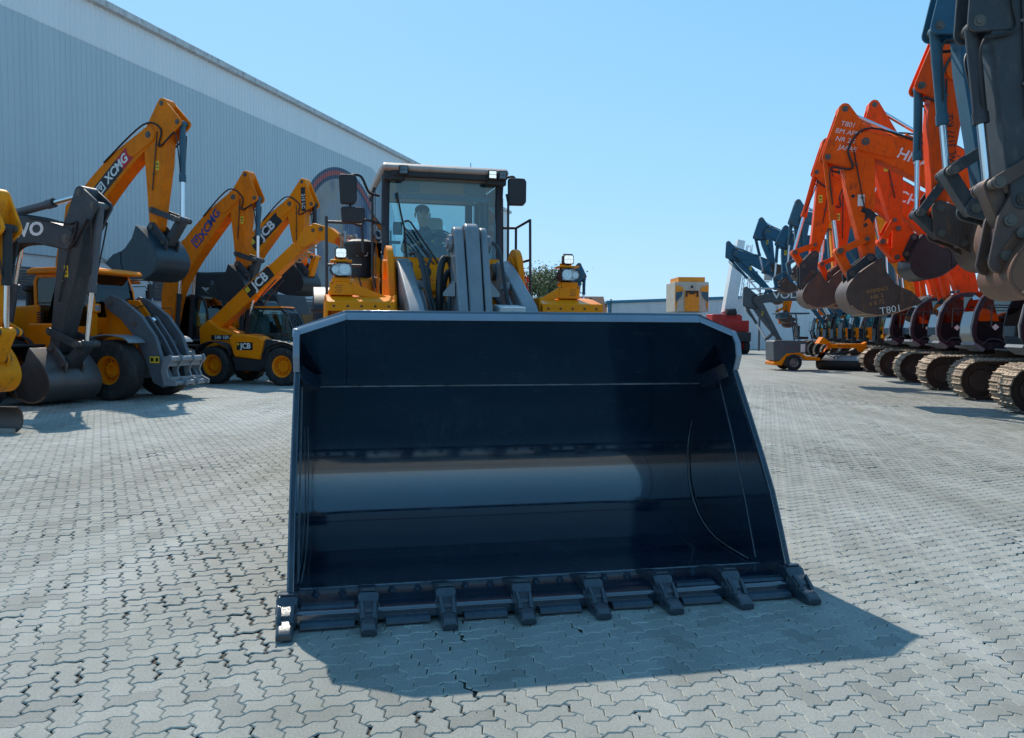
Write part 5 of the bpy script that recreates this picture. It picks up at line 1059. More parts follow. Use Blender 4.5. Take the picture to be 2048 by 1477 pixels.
    bB, bL = g('bB', B), g('bL2', L2)
    if 'bB' in S:
        m = MB(); o = hull(circ(B, 0.15) + circ(L2, 0.14) + circ(bB, 0.13) + circ(bL, 0.13))
        for s in (-1, 1): m.prism(o, s * 0.17, s * 0.24, 'y')
        m.box(((B[0] + bL[0]) / 2, 0, (B[1] + bL[1]) / 2), (0.2, 0.34, 0.2)); m.build('quick_coupler', M_[g('qc', 'worn_bucket')], e, bevel=0.01); pins(e, [B, L2], 0.27, 0.075)
    bko, TF = dig_bucket(e, bB, bL, g('bs', 1.0), g('bwid', 1.25), g('bmat', 'worn_bucket'), g('ribs', 0), g('teeth', 5), g('ear'), edge=g('edge', 'rust_edge'))
    # hoses over the boom and arm joint
    for k, y in enumerate((-aw / 2 - 0.045, aw / 2 + 0.045)):
        a = along(ss_[-6], top[-6], 0.95); nb = (v2(top[-3]) - v2(bot[-3])).normalized(); c1 = (P[0] + nb.x * 0.34, P[1] + nb.y * 0.34); d1 = along(P, F, 0.45); d2 = along(d1, B, 0.18); d3 = along(F, B, 0.10)
        pth = [a, c1, d1, d2, d3]
        m = MB(); m.tube(smoothline([(p[0], y, p[1]) for p in pth], 6), 0.026, 6); m.build('hose', M_['hose'], e)
        q1, q2 = along(F, B, 0.10), along(F, J, 0.5); m = MB(); m.tube(smoothline([(q1[0], y, q1[1]), ((q1[0] + F[0]) / 2, y * 0.8, (q1[1] + F[1]) / 2 - 0.3), (q2[0], y * 0.35, q2[1])], 5), 0.018, 5); m.build('hose', M_['hose'], e)
    m = MB(); [m.tube([(p[0] + (top[i][0] - p[0]) * 1.08, y, p[1] + (top[i][1] - p[1]) * 1.08) for i, p in enumerate(ss_)][6:-3], 0.02, 5) for y in (-0.14, -0.08, 0.10)]; m.build('boom_pipe', M_[g('pipecol', 'matt_black')], bo)
    # warning label on the arm
    lp = along(T, B, 0.5); yy = aw / 2
    if g('label', True):
        m = MB(); m.box((lp[0], side * (yy + 0.002), lp[1]), (0.12, 0.003, 0.26)); lb = m.build('warning_label', M_['decal_yellow'], am)
        m = MB(); m.prism([(lp[0] - 0.045, lp[1] + 0.015), (lp[0] + 0.045, lp[1] + 0.015), (lp[0], lp[1] + 0.10)], side * (yy + 0.004), side * (yy + 0.005), 'y'); m.box((lp[0], side * (yy + 0.0045), lp[1] - 0.05), (0.06, 0.002, 0.03)); m.build('pictogram', M_['decal_black'], lb)
    for a in g('text', []): text_on(e, *a[:2], side, (bw if a[2] == 'boom' else aw) / 2 + 0.006, *a[3:6], **(a[6] if len(a) > 6 else {}))
    return e, dict(TF=TF, top=top, bot=bot, ss=ss_, bw=bw, aw=aw, arm=am, boom=bo)

# --- row on the right, nearest first
RN = lambda Y: (11.43 + 0.2583 * (Y - 18.5), Y)
def rc(Y, h=170.0):
    f = RN(Y); hh = (math.cos(rad(h)), math.sin(rad(h))); l = (-hh[1], hh[0]); return (f[0] - hh[0] * 2.1 - l[0] * 1.2, f[1] - hh[1] * 2.1 - l[1] * 1.2)
HC = dict(side=1, cabd=0.11, th=1.0, cab=CAB_ROUND, cabcol='navy_cab', glass='glass_dark', door=2.05, trim=True, deck='navy_cab', cw='navy_cab')
excavator('excavator', 'dark grey excavator arm cut by the right edge with rusty bucket', rc(8.6), 170, dict(HC, col='dark_grey', body='dark_grey', T=(5.35, 7.1), P=(4.75, 6.2), F=(5.42, 5.6), B=(4.86, 3.40), J=(5.17, 3.60), K=(4.79, 3.85), L2=(4.99, 3.14), bB=(4.86, 2.98), bL2=(5.08, 2.62), spine=[(0.35, 2.0), (1.1, 3.7), (2.2, 5.0), (3.5, 5.8), (4.75, 6.2)], hs=[0.5, 0.8, 1.0, 0.85, 0.5], bmat='rust_bucket', linkcol='worn_bucket', bsplit=0.60, rcb=0.085, aw=0.5, label=False, bs=0.58, bwid=1.0), group='excavators parked in a row on the right')
excavator('excavator', 'steel blue excavator arm second from the right edge, ribbed rusty bucket', rc(11.5), 170, dict(HC, col='steel_blue', arm='slate_blue', T=(4.85, 8.1), P=(4.35, 7.25), F=(5.16, 6.62), B=(4.33, 4.06), J=(4.91, 4.33), K=(4.47, 4.63), L2=(4.54, 3.72), spine=[(0.35, 2.0), (1.0, 4.0), (2.0, 5.7), (3.2, 6.8), (4.35, 7.25)], hs=[0.5, 0.8, 1.0, 0.85, 0.5], bmat='rust_bucket', linkcol='dark_grey', bsplit=0.66, ribs=6, bs=0.98, bwid=1.35, aw=0.46, bB=(4.0, 4.12), bL2=(4.22, 3.62), qc='dark_grey'), group='excavators parked in a row on the right')
excavator('excavator', 'orange excavator with dark quick coupler and tall upright arm', rc(15.0), 170, dict(HC, col='orange', arm='orange_red', T=(4.19, 7.8), P=(3.92, 7.0), F=(4.60, 6.72), B=(4.19, 4.26), J=(4.55, 4.17), K=(4.19, 4.70), L2=(4.15, 3.75), bB=(3.79, 4.10), bL2=(3.73, 3.58), spine=[(0.35, 2.0), (0.7, 3.9), (1.5, 5.6), (2.7, 6.7), (3.92, 7.0)], hs=[0.5, 0.8, 0.95, 0.8, 0.5], linkcol='dark_grey', cyl='steel_blue', bsplit=0.57, shoes=True, ear='worn_bucket', text=[('SWL 3177 KG:', (4.0, 5.6), 'arm', 96, 0.2, 'decal_black', dict(bold=0.0, sx=0.9))]), group='excavators parked in a row on the right')
ex4, i4 = excavator('excavator', 'orange excavator with chalk writing on its arm and brown bucket', rc(18.5), 170, dict(HC, col='orange_old', T=(5.55, 7.25), P=(5.06, 6.43), F=(5.93, 6.09), B=(4.88, 3.56), J=(5.60, 3.75), K=(4.97, 4.04), L2=(5.30, 3.19), spine=[(0.35, 2.0), (1.05, 3.55), (2.2, 4.95), (3.6, 5.85), (5.06, 6.43)], hs=[0.5, 0.75, 0.95, 0.85, 0.52], cyl='orange_old', bsplit=0.66, shoes=True, ear='dark_grey', label=False, text=[('HITACHI', (3.66, 5.86), 'boom', -23, 0.36, 'decal_white', dict(sx=1.0, bold=0.016, shear=0.05))]), group='excavators parked in a row on the right')
excavator('excavator', 'bright orange red excavator with clean black bucket tucked high', rc(22.0), 170, dict(HC, col='orange_red', T=(4.25, 8.27), P=(3.66, 7.1), F=(4.62, 6.9), B=(3.53, 4.72), J=(3.95, 4.35), K=(3.64, 4.96), L2=(3.54, 3.90), bB=(3.10, 4.45), bL2=(3.30, 3.95), spine=[(0.35, 2.0), (0.6, 3.9), (1.3, 5.7), (2.4, 6.75), (3.66, 7.1)], hs=[0.5, 0.8, 0.95, 0.85, 0.52], bmat='black', edge='dark_grey', shoes=True, linkcol='orange_red', qc='orange_red', bs=0.9, text=[('HITACHI', (2.2, 6.5), 'boom', -38, 0.5, 'decal_white', dict(bold=0.01))]), group='excavators parked in a row on the right')
excavator('excavator', 'orange excavator whose arm leans out farthest, dark bucket low', rc(25.5), 170, dict(HC, col='orange_red', arm='orange', T=(5.10, 8.05), P=(4.66, 7.05), F=(5.40, 7.07), B=(5.42, 4.31), J=(6.05, 4.41), K=(5.41, 4.65), L2=(5.75, 3.95), bB=(5.45, 3.72), bL2=(5.75, 3.32), spine=[(0.35, 2.0), (0.9, 4.0), (2.0, 5.6), (3.4, 6.6), (4.66, 7.05)], hs=[0.5, 0.75, 0.95, 0.85, 0.5], qc='dark_grey', bs=0.86, shoes=False, text=[('HITACHI', (3.0, 6.3), 'boom', -22, 0.5, 'decal_white', dict(bold=0.01))]), group='excavators parked in a row on the right')
excavator('excavator', 'orange excavator half hidden behind the arm with chalk writing', rc(29.0), 170, dict(HC, col='orange_red', T=(4.3, 7.9), P=(3.8, 7.0), F=(4.6, 6.8), B=(4.1, 4.2), J=(4.75, 4.3), K=(4.1, 4.6), L2=(4.55, 3.75), spine=[(0.35, 2.0), (0.7, 4.0), (1.6, 5.7), (2.7, 6.7), (3.8, 7.0)], hs=[0.5, 0.75, 0.95, 0.85, 0.5], bs=0.9), group='excavators parked in a row on the right')
excavator('excavator', 'yellow excavator boom seen between the orange machines', rc(32.5), 170, dict(HC, col='old_yellow', cab=CAB_ROUND, T=(3.9, 7.3), P=(3.4, 6.5), F=(4.25, 6.3), B=(3.7, 4.0), J=(4.35, 4.1), K=(3.7, 4.4), L2=(4.15, 3.6), spine=[(0.35, 2.0), (0.7, 3.9), (1.4, 5.3), (2.4, 6.2), (3.4, 6.5)], hs=[0.5, 0.75, 0.95, 0.85, 0.5], bs=0.9), group='excavators parked in a row on the right')
YC = dict(side=1, cab=CAB_BOX, cabcol='dark_grey', door_orange=True, deck='dark_grey', col='deep_yellow', glass='glass')
far = [(36.0, dict(YC, col='steel_blue', body='deep_yellow', T=(3.6, 7.9), P=(3.1, 7.0), F=(3.9, 6.9), B=(3.4, 4.6), J=(4.0, 4.6), K=(3.4, 4.95), L2=(3.85, 4.1), spine=[(0.35, 2.0), (0.6, 4.0), (1.2, 5.7), (2.1, 6.7), (3.1, 7.0)]), 'yellow cabbed excavator next after the orange machines'),
       (39.5, dict(YC, col='steel_blue', body='deep_yellow', T=(4.69, 8.3), P=(4.3, 7.5), F=(5.0, 7.3), B=(4.55, 5.2), J=(5.1, 5.2), K=(4.55, 5.5), L2=(5.0, 4.7), spine=[(0.35, 2.0), (0.8, 4.2), (1.8, 6.1), (3.0, 7.2), (4.3, 7.5)]), 'steel blue boomed excavator beside the tallest far arm'),
       (43.0, dict(YC, col='slate_blue', body='deep_yellow', T=(5.0, 7.45), P=(4.6, 6.75), F=(5.4, 6.6), B=(4.98, 4.7), J=(5.5, 4.7), K=(4.98, 5.0), L2=(5.4, 4.2), spine=[(0.35, 2.0), (0.9, 4.0), (2.0, 5.6), (3.3, 6.5), (4.6, 6.75)]), 'slate blue excavator with short upright arm in the far row'),
       (46.5, dict(YC, col='slate_blue', body='deep_yellow', T=(6.14, 8.4), P=(5.75, 7.7), F=(6.45, 7.4), B=(5.42, 5.71), J=(5.95, 5.3), K=(5.55, 5.9), L2=(5.4, 5.2), spine=[(0.35, 2.0), (1.2, 4.0), (2.7, 5.6), (4.3, 6.9), (5.75, 7.7)]), 'slate blue excavator with its arm tip reaching highest in the far row'),
       (53.5, dict(YC, col='slate_blue', body='deep_yellow', T=(7.96, 7.8), P=(7.45, 7.1), F=(8.0, 6.9), B=(4.95, 4.3), J=(5.5, 4.1), K=(5.3, 4.6), L2=(4.95, 3.8), spine=[(0.35, 2.0), (1.8, 3.7), (3.6, 5.1), (5.6, 6.3), (7.45, 7.1)]), 'slate blue excavator with its boom stretched far left in front of the crane'),
       (50.0, dict(YC, col='mid_grey', body='deep_yellow', T=(6.84, 4.47), P=(6.11, 3.76), F=(6.85, 3.45), B=(4.75, 1.30), J=(5.5, 1.2), K=(5.1, 1.6), L2=(5.2, 0.85), spine=[(0.35, 2.0), (1.2, 3.3), (2.4, 4.0), (4.2, 4.05), (6.11, 3.76)], hs=[0.5, 0.75, 0.85, 0.72, 0.5], bs=0.75, bmat='grey_bucket', text=[('VOLVO', (3.95, 4.05), 'boom', 2, 0.56, 'decal_white', dict(sx=1.3, bold=0.025))]), 'grey excavator with low lettered boom behind the small yellow sweeper'),
       (57.0, dict(YC, col='deep_yellow', T=(4.0, 6.5), P=(3.5, 5.6), F=(4.3, 5.4), B=(3.8, 3.2), J=(4.4, 3.2), K=(3.8, 3.5), L2=(4.3, 2.7), spine=[(0.35, 2.0), (0.8, 3.6), (1.6, 4.9), (2.5, 5.5), (3.5, 5.6)]), 'yellow cabbed excavator last but one in the right row'),
       (60.5, dict(YC, col='deep_yellow', T=(3.6, 6.0), P=(3.1, 5.2), F=(3.9, 5.0), B=(3.4, 2.9), J=(4.0, 2.9), K=(3.4, 3.2), L2=(3.9, 2.4), spine=[(0.35, 2.0), (0.8, 3.4), (1.5, 4.5), (2.2, 5.0), (3.1, 5.2)]), 'yellow cabbed excavator at the far end of the right row')]
for Y, S, lab in far: excavator('excavator', lab, rc(Y), 170, dict(dict(hs=[0.5, 0.75, 0.95, 0.8, 0.5], cw='dark_grey', bs=0.62, bwid=1.0), **S), group='excavators parked in a row on the right')

# extra marks on the orange excavator: chalk writing and worn patches
def chalk(lines, o, side, y, ang, size, parent):
    for k, t in enumerate(lines): text_on(parent, t, (o[0] + side * 0 - k * 0.0, o[1] - k * size * 1.15), side, y, ang, size, 'decal_white', bold=-0.006, shear=0.15, ext=0.001, name='chalk_writing')
chalk(['T801', 'BM APM', 'NR 2 72', 'JAFAE'], (5.48, 6.86), 1, i4['aw'] / 2 + 0.026, -12, 0.17, ex4)
m = MB(); m.box((5.12, 0.205, 5.0), (0.16, 0.003, 0.28)); m.build('data_label', M_['decal_white'], i4['arm'])
tp = i4['TF']((0.55, 1.22)); text_on(ex4, 'T801', tp, 1, 0.655, 10, 0.24, 'decal_white', bold=-0.004, ext=0.001, name='chalk_writing')
tp = i4['TF']((0.55, 0.75))
M_['rust_paint'] = paint('rust_paint', (0.42, 0.2, 0.05), 0.6, damt=0.2, var=0.3, bump=0)
for k, t in enumerate(('WIMNO', 'NR 2', '6 8 72')): text_on(ex4, t, (tp[0], tp[1] + 0.12 - 0.15 * k), 1, 0.628, 12, 0.14, 'rust_paint', bold=0.0, ext=0.001, name='painted_mark')
patch = lambda c, pts: [(c[0] + x, c[1] + z) for x, z in pts]
for c, pts in (((4.95, 4.62), [(-0.2, 0.02), (-0.05, 0.16), (0.12, 0.22), (0.18, 0.1), (0.05, 0.05), (0.1, -0.15), (-0.02, -0.05), (-0.12, -0.2)]), ((5.3, 5.1), [(-0.05, 0), (0, 0.06), (0.07, 0.02), (0.02, -0.05)]), ((5.0, 4.4), [(-0.06, 0), (0, 0.05), (0.05, -0.02), (0, -0.08)])):
    m = MB(); m.prism(patch(c, pts), 0.2005, 0.2025, 'y'); m.build('worn_patch', M_['matt_black'], i4['arm'])

# --- row on the left
LC = dict(side=-1, cab=CAB_BOX, cabcol='dark_grey', deck='dark_grey', cw='dark_grey', linkcol='dark_grey')
xb = dict(bmat='bucket_dark', edge='dark_grey', ear='dark_grey', cyl='steel_blue')
exX, iX = excavator('excavator', 'large yellow excavator with red and black boom badge, bucket raised', (-14.1, 25.0), -20, dict(LC, **xb, col='deep_yellow', T=(4.32, 8.20), P=(3.84, 7.34), F=(4.88, 7.63), B=(3.93, 4.68), J=(4.83, 4.86), K=(3.94, 5.17), L2=(4.35, 4.22), spine=[(0.3, 2.0), (0.5, 3.7), (1.1, 5.05), (2.4, 6.35), (3.84, 7.34)], hs=[0.5, 0.8, 0.95, 0.8, 0.5], bs=1.1, bwid=1.3, teeth=5, rT=0.16, bcyl='matt_black', bsplit=0.6), group='excavators parked on the left')
exY, iY = excavator('excavator', 'yellow excavator with blue boom lettering behind the telehandler', (-13.0, 30.0), -20, dict(LC, **dict(xb, bmat='black'), col='deep_yellow', T=(3.86, 7.16), P=(3.37, 6.40), F=(4.25, 6.33), B=(3.55, 4.01), J=(4.20, 4.17), K=(3.47, 4.40), L2=(3.98, 3.58), spine=[(0.3, 2.0), (0.5, 3.2), (1.15, 4.3), (2.3, 5.5), (3.37, 6.40)], hs=[0.5, 0.8, 0.9, 0.78, 0.5], bs=0.95, bwid=1.15, cabcol='matt_black', bcyl='matt_black', bsplit=0.6, text=[('XCMG', (2.3, 5.47), 'boom', 50, 0.42, 'decal_blue', dict(sx=1.0, bold=0.03, shear=0.1))]), group='excavators parked on the left')
exJ, iJ = excavator('excavator', 'yellow excavator with a black strip badge down its arm behind the telehandler boom', (-12.0, 34.0), -20, dict(LC, **dict(xb, bmat='black', cyl='matt_black'), col='bright_yellow', linkcol='bright_yellow', T=(3.81, 7.65), P=(3.23, 6.80), F=(4.25, 6.75), B=(3.64, 4.43), J=(4.30, 4.62), K=(3.66, 4.85), L2=(4.06, 3.96), spine=[(0.3, 2.0), (0.5, 3.4), (1.15, 4.75), (2.2, 5.9), (3.23, 6.80)], hs=[0.5, 0.8, 0.9, 0.8, 0.5], bs=0.95, bwid=1.25, label=False, bcyl='matt_black'), group='excavators parked on the left')
def badge(e, c, ang, w, h, y, side, mats, parent=None):
    x = Vector((-side * math.cos(rad(ang)), 0, math.sin(rad(ang)))); z = Vector((0, side, 0)); Mf = frameM((c[0], side * y, c[1]), x, z.cross(x))
    for nm, x0, x1, mt in mats:
        m = MB(); m.box(((x0 + x1) / 2 * w, 0, 0), ((x1 - x0) * w, h, 0.006)); o = m.build(nm, M_[mt], e, M=Mf)
    return Mf
def xlogo(e, Mf, x, s, mat):   # square badge with a triangle
    m = MB(); m.ring([(x - s, -s), (x + s, -s), (x + s, s), (x - s, s)], [(x - s * 0.72, -s * 0.72), (x + s * 0.72, -s * 0.72), (x + s * 0.72, s * 0.72), (x - s * 0.72, s * 0.72)], 0.004, 0.008, 'z'); m.ring([(x, -s * 0.62), (x + s * 0.6, s * 0.5), (x - s * 0.6, s * 0.5)], [(x, -s * 0.22), (x + s * 0.22, s * 0.25), (x - s * 0.22, s * 0.25)], 0.004, 0.008, 'z'); m.build('emblem', M_[mat], e, M=Mf)
c = (2.46, 6.30); Mf = badge(exX, c, 41, 1.75, 0.42, iX['bw'] / 2 + 0.004, -1, [('badge', -0.5, 0.22, 'decal_black'), ('badge_end', 0.22, 0.5, 'decal_red')])
lettering('XCMG', 0.36, M_['decal_white'], exX, Mf @ Matrix.Translation((0.20, 0, 0.007)), 0.03, 1.0, 0.15); xlogo(exX, Mf, -0.60, 0.15, 'decal_white')
Mf = badge(exY, (1.72, 4.90), 45, 0.4, 0.4, iY['bw'] / 2 + 0.002, -1, []); xlogo(exY, Mf, 0, 0.19, 'decal_blue')
c = (2.05, 5.72); Mf = badge(exJ, c, 41, 1.75, 0.5, iJ['bw'] / 2 + 0.004, -1, [('badge', -0.5, 0.5, 'decal_black'), ]); lettering('JCB', 0.52, M_['decal_white'], exJ, Mf @ Matrix.Translation((0.1, 0, 0.007)), 0.03, 1.05)
m = MB(); m.box((-0.74, 0.12, 0.007), (0.2, 0.2, 0.004)); m.build('emblem', M_['decal_yellow'], exJ, M=Mf)
c = along(iJ['ss'][-1], (3.9, 7.3), 0.75); Mf = badge(exJ, (3.88, 6.95), -88, 0.95, 0.2, iJ['aw'] / 2 + 0.024, -1, [('badge', -0.5, 0.5, 'decal_black')]); lettering('215 LC', 0.2, M_['decal_white'], exJ, Mf @ Matrix.Translation((0.08, 0, 0.007)), 0.01)
exV, iV = excavator('excavator', 'dark grey excavator with white boom lettering, worn bucket beside the small loader', (-13.15, 19.3), -20, dict(LC, col='dark_grey', body='loader_yellow', T=(3.92, 4.72), P=(3.52, 3.72), F=(4.30, 4.43), B=(3.05, 1.28), J=(3.80, 1.37), K=(3.0, 1.66), L2=(3.36, 0.93), spine=[(0.35, 1.9), (0.9, 3.2), (1.5, 3.9), (2.4, 3.95), (3.52, 3.72)], hs=[0.5, 0.7, 0.72, 0.6, 0.5], bs=0.86, bwid=1.4, bmat='grey_bucket', cyl='mid_grey', bsplit=0.62, aw=0.42, rF=0.2, cab=None, text=[('VOLVO', (1.95, 3.93), 'boom', 2, 0.42, 'decal_white', dict(sx=1.3, bold=0.03))]), group='excavators parked on the left')
exO, iO = excavator('wheeled_excavator', 'weathered yellow excavator cut by the left edge with a dozer blade', (-13.1, 16.8), -20, dict(LC, col='old_yellow', linkcol='old_yellow', T=(3.25, 4.29), P=(2.9, 3.75), F=(3.55, 3.66), B=(2.89, 1.45), J=(3.43, 1.65), K=(2.88, 1.9), L2=(3.12, 1.12), tracks=0, wheels=1, spine=[(0.35, 1.9), (0.8, 3.0), (1.4, 3.6), (2.1, 3.8), (2.9, 3.75)], hs=[0.45, 0.6, 0.62, 0.55, 0.45], bs=0.72, bwid=1.0, bmat='old_yellow', cyl='matt_black', cab=None), group='excavators parked on the left')

db = empty('dozer_blade', (-9.12, 13.30, 0), rad(-8), 'rusty dozer blade end poking in at the left edge', 'dozer blade')
m = MB(); q = [tuple(p) for p in smoothline([(-0.10, 0.02), (0.02, 0.10), (0.05, 0.24), (0.02, 0.36), (-0.07, 0.44)], 3)]; m.prism(q + [(a + 0.035, b) for a, b in q[::-1]], -1.0, 1.0, 'x'); m.build('blade_sheet', M_['worn_bucket'], db)
m = MB(); m.box((0, -0.115, 0.045), (2.0, 0.03, 0.09)); m.build('blade_edge', M_['steel'], db); m = MB(); m.box((-0.5, 0.16, 0.24), (0.5, 0.16, 0.2)); m.build('blade_bracket', M_['worn_bucket'], db)
# ------------------------------------------------------------------ machines on the left: two small loaders, telehandler, tipper
def side_loader(loc, hdeg, label, detail=True):
    e = empty('wheel_loader', (loc[0], loc[1], 0), rad(hdeg), label, 'wheel loader', 'small loaders parked on the left')
    for x in (-0.12, -3.0):
        for s in (-1, 1): wheel(e, (0, 0, 0), 0.73, 0.52, 0.34, 'loader_yellow', Matrix.Translation((x, s * 0.86, 0.73)) @ (Matrix.Rotation(math.pi, 4, 'Z') if s > 0 else Matrix.Identity(4)), lugs=0, n=40)
    m = MB(); m.box((-0.45, 0, 0.75), (1.3, 0.8, 0.5)); m.box((-3.2, 0, 0.8), (2.2, 0.85, 0.6)); m.cyl((-1.7, 0, 0.55), (-1.7, 0, 1.1), 0.2, n=14); m.build('chassis', M_['dark_grey'], e, bevel=0.02)
    m = MB(); m.prism([(-4.5, 1.05), (-4.4, 2.05), (-3.9, 2.25), (-2.55, 2.32), (-2.55, 1.05)], -0.72, 0.72, 'y'); h = m.build('engine_hood', M_['loader_yellow'], e, bevel=0.06, seg=3)
    m = MB(); m.box((-4.35, 0, 0.95), (0.5, 1.9, 0.6)); m.build('counterweight', M_['dark_grey'], e, bevel=0.05)
    m = MB(); m.prism([(-2.7, 1.12), (-2.75, 1.62), (-2.6, 1.85), (-1.75, 1.85), (-1.65, 1.6), (-1.72, 1.15)], -1.0, 1.0, 'y'); m.build('side_tank', M_['loader_yellow'], e, bevel=0.05, seg=3)
    m = MB(); m.lathe([(0.1, -0.4), (0.1, 0.05), (0.17, 0.1), (0.17, 0.2), (0.1, 0.25)], (-3.1, -0.45, 2.6), 'z', 18); m.build('air_intake', M_['matt_black'], h)
    co = [(-2.70, 1.60), (-0.92, 1.60), (-0.78, 2.0), (-0.90, 2.7), (-1.05, 3.08), (-2.62, 3.08), (-2.72, 2.9)]
    gz = lambda a, b: a[0] > -1.2 and b[0] > -1.2 and a[1] > 1.9
    c = cab(e, co, -0.70, 0.70, 'loader_yellow', 'glass', d=0.09, glazed=gz, zg=1.78)
    m = MB(); m.prism([(-2.85, 3.08), (-0.72, 3.08), (-0.66, 3.12), (-0.75, 3.2), (-1.2, 3.26), (-2.7, 3.24), (-2.88, 3.16)], -0.78, 0.78, 'y'); m.build('cab_roof', M_['loader_yellow'], c, bevel=0.04, seg=3)
    for s in (-1, 1): m = MB(); m.box((-1.85, s * 0.715, 2.35), (0.08, 0.03, 1.3)); m.build('door_pillar', M_['black'], c)
    m = MB(); [m.box((-2.5, -0.722, 1.88 + 0.06 * k), (0.2, 0.02, 0.03)) for k in range(5)]; m.build('cab_vent', M_['black'], c)
    m = MB(); m.tube([(-0.95, -0.72, 3.0), (-0.7, -0.95, 3.02), (-0.62, -1.0, 2.9)], 0.015, 6); m.box((-0.62, -1.0, 2.72), (0.06, 0.2, 0.36)); m.build('mirror', M_['matt_black'], c, bevel=0.01)
    m = MB(); m.tube([(-0.95, 0.72, 3.0), (-0.7, 0.95, 3.02), (-0.62, 1.0, 2.9)], 0.015, 6); m.box((-0.62, 1.0, 2.72), (0.06, 0.2, 0.36)); m.build('mirror', M_['matt_black'], c, bevel=0.01)
    for s in (-1, 1):
        q = [tuple(p) for p in smoothline([(-0.80, 1.25), (-0.62, 1.47), (-0.12, 1.56), (0.38, 1.50), (0.55, 1.38)], 4)]; m = MB(); m.sheet(q, 0.03, min(s * 0.58, s * 1.14), max(s * 0.58, s * 1.14), 'y'); m.build('fender', M_['arm_grey'], e, bevel=0.008)
        q = [tuple(p) for p in smoothline([(-4.0, 1.0), (-3.8, 1.4), (-3.15, 1.58), (-2.5, 1.4), (-2.35, 1.0)], 4)]; m = MB(); m.sheet(q, 0.03, min(s * 0.58, s * 1.1), max(s * 0.58, s * 1.1), 'y'); m.build('rear_fender', M_['dark_grey'], e, bevel=0.008)
        m = MB(); m.prism([(-0.95, 1.0), (-0.95, 2.2), (-0.75, 2.45), (-0.4, 2.45), (-0.1, 2.1), (0.1, 1.2), (0.1, 1.0)], min(s * 0.30, s * 0.36), max(s * 0.30, s * 0.36), 'y'); m.build('pivot_tower', M_['loader_yellow'], e, bevel=0.012)
        m = MB(); m.box((-0.70, s * 0.86, 2.22), (0.22, 0.26, 0.22)); hl = m.build('headlight', M_['loader_yellow'], e, bevel=0.04); m = MB(); m.box((-0.585, s * 0.86, 2.22), (0.012, 0.17, 0.14)); m.build('lens', M_['reflector'], hl); m = MB(); m.box((-0.75, s * 0.86, 1.85), (0.14, 0.16, 0.6)); m.build('lamp_post', M_['loader_yellow'], hl)
        ap = [(-0.72, 2.42), (-0.5, 2.55), (-0.2, 2.45), (0.38, 2.05), (0.78, 1.55), (1.0, 0.95), (1.25, 0.52), (1.22, 0.36), (1.0, 0.30), (0.72, 0.42), (0.5, 0.95), (0.22, 1.5), (-0.2, 1.95), (-0.6, 2.2)]
        m = MB(); m.prism(ap, min(s * 0.42, s * 0.54), max(s * 0.42, s * 0.54), 'y'); a = m.build('lift_arm', M_['mid_grey'], e, bevel=0.012)
        for p in ((-0.5, 2.35), (0.2, 1.85), (1.1, 0.43)): m = MB(); m.cyl((p[0], s * 0.40, p[1]), (p[0], s * 0.57, p[1]), 0.07, n=14); m.build('pin', M_['pin'], a)
        ram(e, (-0.35, 0.95), (0.25, 1.78), s * 0.39, 0.07, 0.04, 0.6, 'mid_grey', 'lift_cylinder')
        if s < 0:
            m = MB(); m.box((0.78, -0.545, 0.98), (0.28, 0.004, 0.16)); m.build('warning_label', M_['decal_yellow'], a); m = MB(); [m.box((0.71 + 0.14 * k, -0.548, 0.98), (0.08, 0.003, 0.09)) for k in (0, 1)]; m.build('pictogram', M_['decal_black'], a)
    m = MB(); m.cyl((0.55, -0.45, 1.35), (0.55, 0.45, 1.35), 0.11, n=16); m.build('cross_tube', M_['mid_grey'], e)
    for y in (-0.12, 0.12):
        m = MB(); m.prism(hull(circ((0.25, 1.95), 0.10) + circ((0.6, 1.45), 0.13) + circ((0.95, 0.95), 0.09)), y - 0.035, y + 0.035, 'y'); m.build('tilt_lever', M_['mid_grey'], e, bevel=0.01)
    ram(e, (-0.75, 1.65), (0.25, 1.93), 0.0, 0.1, 0.055, 0.65, 'mid_grey', 'tilt_cylinder')
    for y in (-0.2, 0.22): m = MB(); m.tube(smoothline([(-0.5, y, 2.2), (-0.1, y, 2.3), (0.25, y, 1.9), (0.6, y, 1.4), (0.95, y, 1.0)], 5), 0.014, 6); m.build('hose', M_['hose'], e)
    # quick coupler carriage
    m = MB(); m.cyl((1.24, -0.6, 1.0), (1.24, 0.6, 1.0), 0.07, n=14); m.cyl((1.32, -0.6, 0.42), (1.32, 0.6, 0.42), 0.06, n=14); m.box((1.18, 0, 0.9), (0.06, 1.18, 0.16)); m.box((1.24, 0, 0.5), (0.06, 1.18, 0.14)); q = m.build('coupler_frame', M_['arm_grey'], e, bevel=0.01)
    for y in (-0.6, -0.22, 0.22, 0.6):
        m = MB(); o = [(1.1, 0.36), (1.02, 0.72), (1.1, 1.05), (1.3, 1.1), (1.36, 0.98), (1.24, 0.86), (1.18, 0.72), (1.24, 0.56), (1.46, 0.46), (1.44, 0.36)]; m.prism(o, y - 0.025, y + 0.025, 'y'); m.build('coupler_plate', M_['arm_grey'], q, bevel=0.006)
    return e
side_loader((-9.25, 20.1), -16.5, 'yellow wheel loader with bare grey quick coupler beside the worn bucket')
side_loader((-10.9, 23.6), -16.5, 'second yellow wheel loader half hidden behind the nearer small loader')

